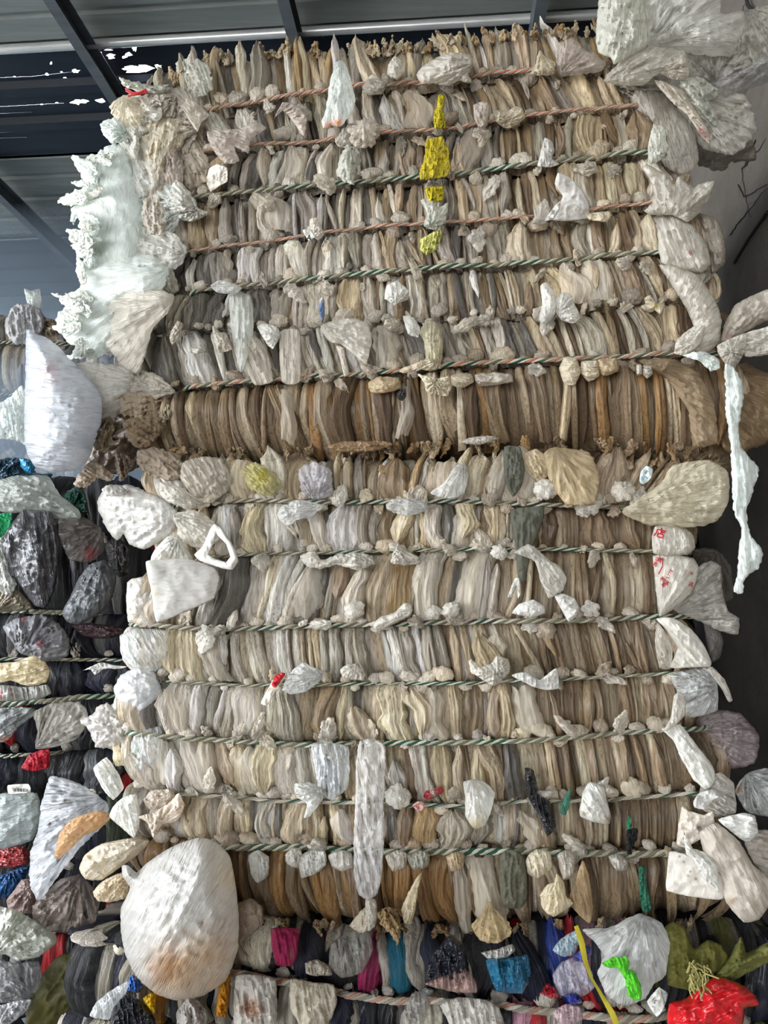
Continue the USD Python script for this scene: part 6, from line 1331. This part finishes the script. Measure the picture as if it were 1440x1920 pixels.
strokes(t, HE, 1240, 1098, 7, 7, -50, off, 0.45); strokes(t, MAN, 1293, 1090, 8, 9, 20, off, 0.45); strokes(t, [[(0, 0.5), (1, 0.4)], [(0.5, 0), (0.4, 1)], [(0.2, 0.9), (0.5, 0.5), (0.9, 0.9)]], 1295, 1071, 6, 6, 10, off, 0.45)
V = meshkit.text_mesh("1778", 5.2, 0.5, True); v = np.array(V.vertices); c_, s_ = math.cos(math.radians(-62)), math.sin(math.radians(-62))
X, Y = 1253 + c_ * v[:, 0] + s_ * v[:, 1], 1086 + s_ * v[:, 0] - c_ * v[:, 1]
t.part("lettering", MAIN.on(X, Y, off(X, Y) + 0.001 * v[:, 2]), np.array(V.faces), M["print"], INK, smooth=False)
loose(SHEET, "grey clear film fan thrown right below the red-printed bag", "plastic film", [(1262, 1142), (1298, 1108), (1305, 1066), (1330, 1052), (1352, 1062), (1356, 1112), (1366, 1146), (1386, 1160), (1384, 1190), (1352, 1184), (1300, 1160)], lin(206, 202, 194), "veil", off=0.03, inflate=0.04, crumple=0.022, crease=("radial", 1240, 1155), freq=4.4, rag=1.5)
loose(SHEET, "dark translucent film behind the grey fan, right edge of the middle bale", "plastic film", [(1296, 1030), (1340, 1028), (1370, 1060), (1376, 1120), (1350, 1130), (1310, 1070)], lin(120, 112, 104), "veil", off=-0.08, inflate=0.03, crumple=0.018, rag=2)
loose("foam_sheet", "white glossy flap folded diagonally under the third twine at right, middle bale", "foam sheet", [(1230, 1160), (1262, 1158), (1296, 1180), (1318, 1206), (1334, 1240), (1330, 1250), (1282, 1252), (1256, 1252), (1270, 1215), (1250, 1182)], W2, "matte", off=0.08, inflate=0.02, crumple=0.014, crease=("dir", 45), freq=2.4, rag=0.6)
loose(BAG, "clear wrinkled bag behind the diagonal white flap", "plastic bag", [(1232, 1166), (1250, 1190), (1262, 1220), (1256, 1254), (1236, 1252), (1228, 1204)], lin(216, 210, 196), "clear", off=0.08, inflate=0.03, crumple=0.014, crease=("dir", 75), freq=3, rag=1)
loose(BAG, "grey rounded bag in the gap beside the wall under the third twine", "plastic bag", [(1318, 1162), (1342, 1170), (1356, 1200), (1350, 1232), (1336, 1242), (1326, 1212)], lin(140, 136, 132), "veil", off=-0.02, inflate=0.05, crumple=0.012, rag=1)
loose(BAG, "clear crinkled bag at the right edge under the fourth twine, middle bale", "plastic bag", [(1256, 1264), (1300, 1254), (1330, 1256), (1346, 1284), (1346, 1330), (1320, 1342), (1288, 1344), (1270, 1300)], lin(218, 220, 218), "clear", off=0.06, inflate=0.05, crumple=0.02, freq=3.6, rag=1.2)
loose(SCRAP, "arched white strip curling off the crinkled bag at the right edge", "plastic film", [(1314, 1252), (1336, 1250), (1360, 1276), (1374, 1312), (1366, 1316), (1350, 1288), (1332, 1264)], W2, "bag", off=0.06, inflate=0.008, crumple=0.006, rag=0.8)
loose(BAG, "white knotted bow at the right end of the fifth twine, middle bale", "plastic bag", [(1264, 1304), (1276, 1298), (1286, 1312), (1284, 1342), (1266, 1360), (1254, 1368), (1242, 1372), (1258, 1344)], W2, "bag", off=0.10, inflate=0.02, crumple=0.012, crease=("dir", 100), rag=0.7)
loose("film_ribbon", "broad white film tail hanging from the bow over the sixth twine's right end", "plastic film", [(1240, 1366), (1276, 1358), (1300, 1388), (1336, 1436), (1341, 1462), (1326, 1482), (1302, 1464), (1276, 1420), (1262, 1388)], W1, "bag", off=0.10, inflate=0.014, crumple=0.01, crease=("dir", 55), freq=2.6, rag=0.8)
loose(SHEET, "mauve-grey film fan in the gap by the wall, level with the fifth twine", "plastic film", [(1300, 1340), (1350, 1330), (1390, 1338), (1424, 1380), (1416, 1430), (1372, 1442), (1330, 1410)], lin(176, 164, 164), "veil", off=-0.03, inflate=0.05, crumple=0.022, crease=("radial", 1290, 1370), freq=4.2, rag=1.5)
# --- lower right pile
loose("paper_sheet", "curled white paper strip at the right end of the sixth twine", "paper", [(1300, 1502), (1312, 1486), (1336, 1480), (1352, 1488), (1363, 1504), (1352, 1498), (1338, 1500), (1322, 1518), (1302, 1514)], lin(210, 208, 203), "matte", off=0.13, inflate=0.012, crumple=0.006, rag=0.3)
loose(BAG, "clear bag with a brown smear at the right frame edge, above the wrapped sheet pile", "plastic bag", [(1378, 1482), (1400, 1450), (1436, 1440), (1480, 1440), (1480, 1530), (1440, 1532), (1400, 1522)], lin(216, 216, 214), "clear", off=0.02, inflate=0.05, crumple=0.024, freq=3.4, rag=1, spots=[(1386, 1480, 9, lin(170, 110, 60), 0.8)])
loose("cardboard_sheet", "white stained card with black flecks at the bottom right of the middle bale", "card", [(1250, 1640), (1256, 1596), (1300, 1606), (1352, 1640), (1357, 1686), (1300, 1682), (1250, 1670)], lin(224, 218, 209), "matte", off=0.085, inflate=0.006, crumple=0.004, freq=1.5, rag=0.5, spots=[(1282, 1616, 3, BLK, 0.9), (1294, 1634, 3, BLK, 0.9), (1304, 1648, 4, BLK, 0.9), (1290, 1642, 2.5, BLK, 0.9), (1274, 1606, 2.5, BLK, 0.9)])
loose("cardboard_sheet", "upright white card flap behind the stained card, end of the seventh twine", "card", [(1268, 1580), (1278, 1512), (1292, 1520), (1320, 1528), (1338, 1520), (1338, 1556), (1300, 1582), (1284, 1590)], lin(226, 218, 206), "matte", off=0.08, inflate=0.01, crumple=0.008, rag=0.8, spots=[(1310, 1552, 5, BLK, 0.8)])
loose(SHEET, "crinkled white paper-like film in front of the stained card", "plastic film", [(1282, 1560), (1300, 1590), (1330, 1600), (1350, 1612), (1345, 1650), (1348, 1674), (1320, 1650), (1300, 1612), (1286, 1600)], W1, "bag", off=0.12, inflate=0.014, crumple=0.012, crease=("dir", 45), rag=1)
loose(SHEET, "big dusty wrapping sheet bent over the lower right corner of the middle bale", "plastic film", [(1312, 1560), (1340, 1542), (1362, 1556), (1388, 1580), (1412, 1620), (1446, 1650), (1446, 1690), (1424, 1724), (1394, 1729), (1360, 1690), (1352, 1640), (1320, 1600)], lin(214, 206, 194), "bag", off=0.11, inflate=0.04, crumple=0.014, crease=("dir", 60), freq=2.6, rag=0.8, dens=900, spots=[(1374, 1690, 10, lin(150, 110, 60), 0.6)])
loose(SHEET, "glossy white rolled sheet above the dusty wrapping sheet", "plastic film", [(1346, 1536), (1392, 1524), (1416, 1530), (1422, 1562), (1400, 1580), (1366, 1556)], W1, "gloss", off=0.09, inflate=0.03, crumple=0.008, crease=("dir", 10), rag=0.6)
loose(SHEET, "greyish folded film stack at the right frame edge beside the glossy roll", "plastic film", [(1396, 1580), (1424, 1556), (1480, 1560), (1480, 1650), (1440, 1644), (1412, 1616)], lin(196, 188, 178), "bag", off=0.05, inflate=0.03, crumple=0.014, crease=("dir", 20), rag=0.8)
loose(SHEET, "sheer film hanging from the sixth twine's end above the card flap", "plastic film", [(1316, 1462), (1350, 1448), (1376, 1470), (1380, 1524), (1340, 1532), (1310, 1510)], lin(212, 206, 196), "clear", off=0.06, inflate=0.03, crumple=0.012, crease=("dir", 30), rag=0.8)
# --- lower face
loose("film_strip", "long clear flattened tube hanging vertically over the sixth and seventh twines", "plastic film", [(674, 1390), (700, 1384), (722, 1398), (723, 1440), (719, 1520), (720, 1580), (716, 1640), (708, 1676), (690, 1687), (672, 1678), (664, 1640), (663, 1580), (666, 1500), (668, 1430)], lin(210, 206, 202), "clear", off=0.10, inflate=0.012, crumple=0.014, crease=("dir", 80), freq=4.5, rag=0.8, dens=1100)
loose(SCRAP, "pale tail hanging below the clear flattened tube", "plastic film", [(686, 1684), (704, 1686), (708, 1716), (704, 1736), (690, 1746), (684, 1716)], W3, "bag", off=0.09, inflate=0.012, crumple=0.009, crease=("dir", 80), rag=0.8)
loose(BAG, "white clear sack with yellowish base hanging on the sixth twine right of centre", "plastic bag", [(869, 1466), (890, 1461), (912, 1468), (928, 1488), (920, 1524), (908, 1548), (890, 1555), (873, 1532), (872, 1496)], W1, "veil", off=0.085, inflate=0.035, crumple=0.012, crease=("radial", 885, 1455), freq=3.4, rag=0.8, spots=[(892, 1546, 16, lin(206, 188, 130), 0.7)])
loose(BAG, "white stiff bag with dirty edges hanging on the sixth twine at right", "plastic bag", [(1086, 1520), (1094, 1482), (1106, 1466), (1132, 1474), (1138, 1500), (1146, 1530), (1142, 1546), (1112, 1541), (1090, 1532)], W1, "bag", off=0.085, inflate=0.035, crumple=0.012, crease=("dir", 60), freq=2.4, rag=0.8, spots=[(1140, 1538, 12, lin(170, 140, 90), 0.6), (1096, 1526, 8, lin(190, 170, 130), 0.5)])
loose(SCRAP, "light film cluster with two petals left of the clear tube on the sixth twine", "plastic film", [(552, 1470), (580, 1466), (606, 1480), (604, 1500), (582, 1530), (570, 1533), (575, 1508), (556, 1494)], lin(220, 220, 216), "veil", off=0.085, inflate=0.016, crumple=0.012, crease=("radial", 606, 1485), freq=3, rag=1)
loose(BAG, "shiny white crinkled bag between the fifth and sixth twines left of the clear tube", "plastic bag", [(584, 1398), (620, 1392), (652, 1400), (656, 1440), (650, 1480), (620, 1500), (598, 1484), (590, 1440)], lin(226, 229, 231), "clear", off=0.065, inflate=0.03, crumple=0.018, crease=("dir", 85), freq=4, rag=1)
loose(SCRAP, "torn red and white scrap above the sixth twine at centre", "plastic scrap", [(792, 1492), (800, 1482), (826, 1476), (832, 1482), (818, 1494), (800, 1500)], lin(176, 52, 60), "bag", off=0.09, inflate=0.008, crumple=0.008, rag=2, spots=[(812, 1488, 7, W2, 0.9)])
loose(SCRAP, "pink square scrap hanging under the sixth twine at centre", "plastic scrap", [(773, 1510), (784, 1502), (796, 1504), (794, 1518), (784, 1523)], lin(222, 180, 172), "bag", off=0.085, inflate=0.006, crumple=0.004, rag=0.5)
loose(SCRAP, "teal translucent strip hanging on the sixth twine right of the dark gap sheet", "plastic film", [(1052, 1510), (1066, 1480), (1070, 1476), (1068, 1510), (1060, 1528), (1050, 1524)], lin(60, 130, 110), "veil", off=0.085, inflate=0.008, crumple=0.006, crease=("dir", 100), rag=0.6)
loose(SCRAP, "black cloth knot over the seventh twine near its right end", "cloth", [(1174, 1560), (1186, 1552), (1196, 1556), (1194, 1576), (1184, 1590), (1186, 1602), (1176, 1604), (1173, 1584)], lin(22, 22, 24), "matte", off=0.09, inflate=0.016, crumple=0.01, rag=1.5)
loose(SCRAP, "green film sliver above the black cloth knot", "plastic film", [(1174, 1556), (1178, 1524), (1184, 1536), (1184, 1556)], lin(40, 120, 84), "shiny", off=0.078, inflate=0.006, crumple=0.006, rag=0.8)
loose(SCRAP, "long dark green film strip in the bottom row near the right end", "plastic film", [(1198, 1626), (1208, 1622), (1214, 1660), (1222, 1700), (1216, 1712), (1204, 1706), (1198, 1670)], lin(48, 108, 84), "bag", off=0.072, inflate=0.01, crumple=0.008, crease=("dir", 85), rag=1)
loose("snack_bag", "cream crimped pouch with a fluted edge low on the right of the middle bale", "plastic bag", [(1013, 1680), (1024, 1660), (1038, 1655), (1044, 1638), (1058, 1656), (1062, 1680), (1076, 1694), (1062, 1706), (1038, 1719), (1018, 1706)], lin(229, 218, 190), "bag", off=0.10, inflate=0.022, crumple=0.01, crease=("radial", 1045, 1640), freq=3.6, rag=1)
loose(SHEET, "amber translucent pointed sheet right of the cream crimped pouch", "plastic film", [(1064, 1690), (1076, 1660), (1092, 1612), (1104, 1640), (1112, 1700), (1106, 1732), (1086, 1716)], lin(190, 164, 126), "veil", off=0.085, inflate=0.012, crumple=0.006, crease=("dir", 80), rag=0.6)
loose(SHEET, "tan torn flag of film in the bottom row right of centre", "plastic film", [(884, 1738), (900, 1716), (918, 1690), (930, 1706), (956, 1732), (960, 1752), (930, 1770), (900, 1764)], lin(206, 186, 146), "veil", off=0.09, inflate=0.014, crumple=0.014, crease=("radial", 918, 1690), freq=3.4, rag=2)
loose(SHEET, "cream pointed film leaf in the bottom row left of the tan clump", "plastic film", [(655, 1736), (672, 1712), (690, 1696), (700, 1716), (690, 1744), (674, 1750)], lin(220, 210, 190), "bag", off=0.08, inflate=0.014, crumple=0.01, crease=("radial", 695, 1695), rag=1)
loose("film_knot", "tan crumpled clump hanging off the bottom edge at centre", "plastic film", [(708, 1712), (724, 1702), (746, 1704), (750, 1726), (752, 1750), (744, 1772), (734, 1752), (716, 1736)], lin(196, 172, 132), "puff", off=0.09, inflate=0.024, crumple=0.02, freq=4, rag=3)
loose(SHEET, "slim cream leaf rising right of the tan clump in the bottom row", "plastic film", [(752, 1706), (764, 1676), (778, 1650), (792, 1634), (784, 1668), (780, 1700), (772, 1732), (758, 1730)], lin(216, 204, 176), "bag", off=0.085, inflate=0.012, crumple=0.008, crease=("dir", 105), rag=0.8)
for pts, lb, c in [([(534, 1604), (548, 1590), (564, 1592), (570, 1616), (556, 1628), (538, 1620)], "white rounded puff under the seventh twine, first right of the huge bag's neighbours", W2),
                   ([(560, 1606), (584, 1594), (610, 1596), (612, 1622), (590, 1640), (566, 1646), (562, 1630)], "large white glossy puff under the seventh twine left of the clear tube", W1),
                   ([(466, 1604), (484, 1594), (504, 1606), (504, 1640), (484, 1656), (470, 1640)], "white shiny puff under the seventh twine next to the huge round bag", W1),
                   ([(616, 1602), (640, 1594), (660, 1600), (662, 1626), (640, 1634), (620, 1622)], "crinkled white puff touching the clear tube under the seventh twine", W2),
                   ([(446, 1696), (470, 1684), (492, 1700), (494, 1730), (470, 1752), (448, 1764)], "brown-tinged clear bag right of the huge round bag's middle", lin(200, 184, 164)),
                   ([(722, 1606), (744, 1594), (764, 1600), (760, 1626), (736, 1634)], "grey-white puff right of the clear tube under the seventh twine", W3),
                   ([(762, 1604), (790, 1594), (806, 1602), (802, 1626), (774, 1632)], "greenish grey puff second right of the clear tube", lin(190, 188, 176)),
                   ([(836, 1606), (858, 1596), (872, 1604), (868, 1628), (846, 1634)], "tan puff under the seventh twine left of the mesh strip", TN),
                   ([(986, 1610), (1004, 1592), (1030, 1596), (1036, 1626), (1010, 1646), (990, 1640)], "cream wet-looking puff right of the olive mesh strip", CR),
                   ([(1044, 1604), (1062, 1594), (1080, 1604), (1076, 1640), (1056, 1650)], "clear puff second right of the olive mesh strip", W3),
                   ([(1140, 1606), (1160, 1600), (1176, 1612), (1176, 1630), (1156, 1634)], "glossy grey puff below the black cloth knot", GY)]:
    loose("film_puff", lb, "plastic film", pts, c, "puff", off=0.06, inflate=0.035, crumple=0.01, crease=("dir", 80), freq=3, rag=1)

# --- bottom bale
gb = Thing(BAG, "large clear white bag with a green print at the right of the bottom bale", "plastic bag", MAIN.on(np.array(1180.0), np.array(1886.0), np.array(0.1)))
V, F, Qv = pillow(MAIN, [(1092, 1742), (1140, 1740), (1176, 1722), (1200, 1713), (1240, 1730), (1256, 1768), (1248, 1828), (1226, 1846), (1210, 1872), (1172, 1886), (1140, 1870), (1120, 1826), (1132, 1792), (1112, 1764)], off=0.11, inflate=0.06, crumple=0.022, crease=("radial", 1205, 1712), freq=3.4, rag=1, seed=601, dens=1000)
gb.part("film", V, F, M["veil"], tint(Qv, lin(224, 224, 222), 601, [(1188, 1850, 30, lin(170, 214, 170), 0.5)]), crk=CRK[0])
V, F, Qv = pillow(MAIN, [(1128, 1806), (1146, 1796), (1172, 1793), (1182, 1806), (1178, 1818), (1192, 1824), (1202, 1850), (1201, 1876), (1178, 1868), (1172, 1836), (1158, 1816), (1140, 1814)], off=0.168, inflate=0.012, crumple=0.01, crease=("dir", 70), rag=1.5, seed=602)
gb.part("green_print", V, F, M["bag"], tint(Qv, lin(104, 206, 56), 602), crk=CRK[0], label="bright green printed patch")
loose("woven_sack", "crumpled olive green woven sack at the bottom right corner", "sack", [(1244, 1742), (1262, 1728), (1284, 1740), (1302, 1778), (1326, 1762), (1352, 1772), (1370, 1800), (1360, 1826), (1320, 1830), (1330, 1860), (1290, 1856), (1252, 1846), (1250, 1790)], lin(116, 114, 56), "matte", off=0.08, inflate=0.05, crumple=0.024, crease=("dir", 80), freq=3.4, rag=1)
loose("woven_sack", "olive sack tail stretching right along the bottom frame corner", "sack", [(1340, 1830), (1366, 1796), (1390, 1756), (1400, 1786), (1440, 1766), (1480, 1760), (1480, 1810), (1440, 1806), (1400, 1826), (1360, 1846)], lin(112, 112, 58), "matte", off=0.09, inflate=0.035, crumple=0.02, crease=("dir", -25), freq=3, rag=1)
rng = random.Random(8)
ms = []
for k in range(46):
    x, y = rng.uniform(1290, 1326), rng.uniform(1800, 1846)
    a = rng.gauss(1.35, 0.45); ln = rng.uniform(14, 34)
    P = resample([(x, y), (x + 0.5 * ln * math.cos(a) + rng.gauss(0, 3), y + 0.5 * ln * math.sin(a)), (x + ln * math.cos(a), y + ln * math.sin(a))], 6)
    ms.append(tube(MAIN.on(P[:, 0], P[:, 1], 0.15 + 0.02 * rng.random() + 0.01 * np.linspace(0, 1, 6)), 0.0016, 4))
V, F = join(ms)
single("frayed_threads", V, F, M["twine"], "bristling frayed straw-coloured threads on the olive sack", "threads", lin(168, 160, 96), kind="stuff")
loose(BAG, "glossy bright red bag at the bottom right corner", "plastic bag", [(1254, 1882), (1286, 1872), (1310, 1850), (1342, 1830), (1372, 1838), (1396, 1848), (1418, 1868), (1424, 1886), (1398, 1890), (1390, 1930), (1320, 1940), (1254, 1936)], lin(190, 20, 28), "gloss", off=0.12, inflate=0.05, crumple=0.02, crease=("dir", -20), freq=2.4, rag=0.5, dens=900)
bl = Thing("barcode_label", "white folded barcode label between the clear green-printed bag and the red bag", "label", MAIN.on(np.array(1232.0), np.array(1906.0), np.array(0.1)))
V, F, Qv = pillow(MAIN, [(1213, 1878), (1236, 1850), (1240, 1862), (1246, 1888), (1232, 1907)], off=0.165, inflate=0.002, crumple=0.002, rag=0.2, seed=31, lean=(0, 0))
bl.part("paper", V, F, M["matte"], W1)
V, F, Qv = pillow(MAIN, [(1237, 1852), (1252, 1862), (1250, 1876), (1245, 1886)], off=0.158, inflate=0.002, crumple=0.002, rag=0.2, seed=32)
bl.part("folded_corner", V, F, M["matte"], lin(190, 196, 192))
barcode(bl, MAIN, 1220.5, 1877, 0.62, -0.78, 11, 4, 0.1705, random.Random(4), 9)
print_text(bl, "90", 1227, 1884, 5, -50, 0.1705, lin(40, 42, 46))
print_text(bl, "4", 1224, 1890, 3.5, -50, 0.1705, lin(40, 42, 46))
P = resample([(1080, 1736), (1090, 1765), (1097, 1800), (1108, 1832), (1128, 1866), (1148, 1900), (1160, 1930)], 40)
d = np.gradient(P, axis=0); d = np.c_[-d[:, 1], d[:, 0]] / np.linalg.norm(d, axis=1, keepdims=True)
w = 4.0 + 1.5 * np.sin(np.linspace(0, 9, 40))
lo, hi = P - d * w[:, None], P + d * w[:, None]
o = 0.155 + 0.008 * np.sin(np.linspace(0, 7, 40))
Vs = np.stack([MAIN.on(lo[:, 0], lo[:, 1], o), MAIN.on(hi[:, 0], hi[:, 1], o + 0.004), MAIN.on(hi[:, 0], hi[:, 1], o + 0.0025), MAIN.on(lo[:, 0], lo[:, 1], o - 0.0015)], 1)
i = np.arange(39)
F = np.vstack([np.stack([np.stack([i * 4 + a, i * 4 + (a + 1) % 4, (i + 1) * 4 + (a + 1) % 4], -1), np.stack([i * 4 + a, (i + 1) * 4 + (a + 1) % 4, (i + 1) * 4 + a], -1)]).reshape(-1, 3) for a in range(4)])
single("strap", Vs.reshape(-1, 3), F, M["print"], "yellow flat strap running down over the bottom bale left of the clear bag", "strap", lin(186, 172, 52))
for name, pts, lb, c, mt in [
    (SHEET, [(168, 1906), (180, 1880), (206, 1858), (242, 1838), (236, 1862), (216, 1886), (204, 1912)], "translucent white film strip slanting below the huge round bag at left", lin(216, 218, 218), "veil"),
    (BAG, [(238, 1856), (246, 1826), (262, 1838), (270, 1852), (258, 1862)], "bright blue scrap just below left of the huge round bag", lin(30, 88, 170), "shiny"),
    (SCRAP, [(268, 1872), (284, 1860), (292, 1864), (291, 1900), (276, 1888)], "yellow torn scrap under the huge round bag", lin(214, 180, 40), "bag"),
    (BAG, [(204, 1926), (214, 1880), (240, 1864), (272, 1882), (290, 1908), (288, 1936), (204, 1936)], "black shiny bag under the huge round bag at the bottom edge", lin(20, 20, 26), "shiny"),
    (SCRAP, [(404, 1904), (412, 1840), (418, 1812), (432, 1812), (430, 1870), (424, 1908)], "amber yellow strip right below the huge round bag", lin(196, 138, 34), "bag"),
    (BAG, [(330, 1900), (350, 1872), (372, 1876), (392, 1900), (380, 1936), (336, 1936)], "pale twisted film bundle at the bottom edge under the huge round bag", lin(176, 170, 164), "bag"),
    (SHEET, [(442, 1830), (480, 1828), (516, 1836), (520, 1880), (514, 1926), (440, 1926)], "white printed sack with a brown band at the bottom edge", lin(214, 210, 202), "bag"),
    (BAG, [(545, 1836), (590, 1842), (626, 1846), (632, 1880), (616, 1920), (570, 1930), (544, 1890)], "beige upright bag beside the brown-banded sack on the bottom bale", lin(206, 198, 180), "bag"),
    (BAG, [(508, 1742), (560, 1742), (558, 1786), (548, 1812), (516, 1808)], "magenta film on top of the bottom bale, left of centre", lin(176, 44, 96), "veil"),
    (BAG, [(572, 1806), (596, 1798), (618, 1812), (622, 1828), (592, 1830), (574, 1826)], "white pouch over the pink twine of the bottom bale", lin(206, 198, 184), "bag"),
    (SHEET, [(620, 1770), (650, 1748), (690, 1744), (700, 1780), (680, 1824), (640, 1834), (616, 1810)], "smoky clear film left of centre on the bottom bale", lin(150, 146, 138), "clear"),
    (BAG, [(796, 1840), (810, 1790), (846, 1752), (872, 1780), (880, 1826), (860, 1850)], "black rounded bag hanging at the centre of the bottom bale", lin(18, 20, 30), "shiny"),
    (BAG, [(796, 1846), (828, 1828), (870, 1812), (890, 1836), (894, 1862), (850, 1860)], "clear pink-edged bag lying over the bottom bale's twine", lin(200, 164, 154), "clear"),
    (BAG, [(910, 1800), (950, 1796), (990, 1790), (996, 1830), (980, 1862), (930, 1858)], "teal blue bag right of centre on the bottom bale", lin(22, 90, 120), "shiny"),
    (BAG, [(902, 1786), (930, 1780), (960, 1770), (966, 1784), (948, 1796), (916, 1798)], "silver crumpled foil-like film above the teal bag", lin(216, 214, 208), "shiny"),
    (BAG, [(824, 1884), (860, 1870), (910, 1874), (936, 1890), (944, 1930), (850, 1936), (838, 1910)], "dirty white gathered bag at the bottom edge, centre", lin(214, 210, 202), "bag"),
    (BAG, [(752, 1906), (772, 1862), (796, 1858), (806, 1880), (790, 1930), (752, 1930)], "clear glinting narrow bag at the bottom edge left of the gathered bag", lin(160, 156, 150), "clear"),
    (SHEET, [(1036, 1782), (1052, 1760), (1080, 1744), (1088, 1764), (1076, 1790), (1056, 1794)], "pale blue crumpled scrap left of the yellow strap", lin(190, 206, 214), "bag"),
    (BAG, [(1036, 1830), (1052, 1804), (1082, 1794), (1104, 1810), (1116, 1850), (1090, 1870), (1050, 1866)], "clear lavender bag behind the yellow strap", lin(206, 202, 214), "clear"),
    (BAG, [(1068, 1800), (1084, 1782), (1106, 1770), (1110, 1790), (1096, 1806)], "violet blue scrap behind the yellow strap, top", lin(70, 76, 150), "shiny"),
    (SCRAP, [(1014, 1862), (1026, 1844), (1042, 1852), (1050, 1870), (1030, 1872)], "red scrap touching the twine left of the yellow strap", lin(180, 30, 44), "shiny"),
    (SCRAP, [(1036, 1898), (1060, 1882), (1086, 1886), (1094, 1910), (1070, 1924), (1050, 1922)], "white and red printed scrap under the twine at the yellow strap", lin(216, 196, 200), "bag"),
    (SCRAP, [(1060, 1866), (1082, 1858), (1092, 1880), (1070, 1884)], "royal blue and red scrap above the twine left of the strap", lin(46, 60, 160), "shiny")]:
    loose(name, lb, "plastic bag" if name == BAG else "plastic film", pts, c, mt, off=0.085, inflate=0.03, crumple=0.015, crease=("dir", 80), freq=3, rag=1.2,
          spots=[(470, 1892, 26, lin(150, 90, 40), 0.85)] if "brown band" in lb else [])
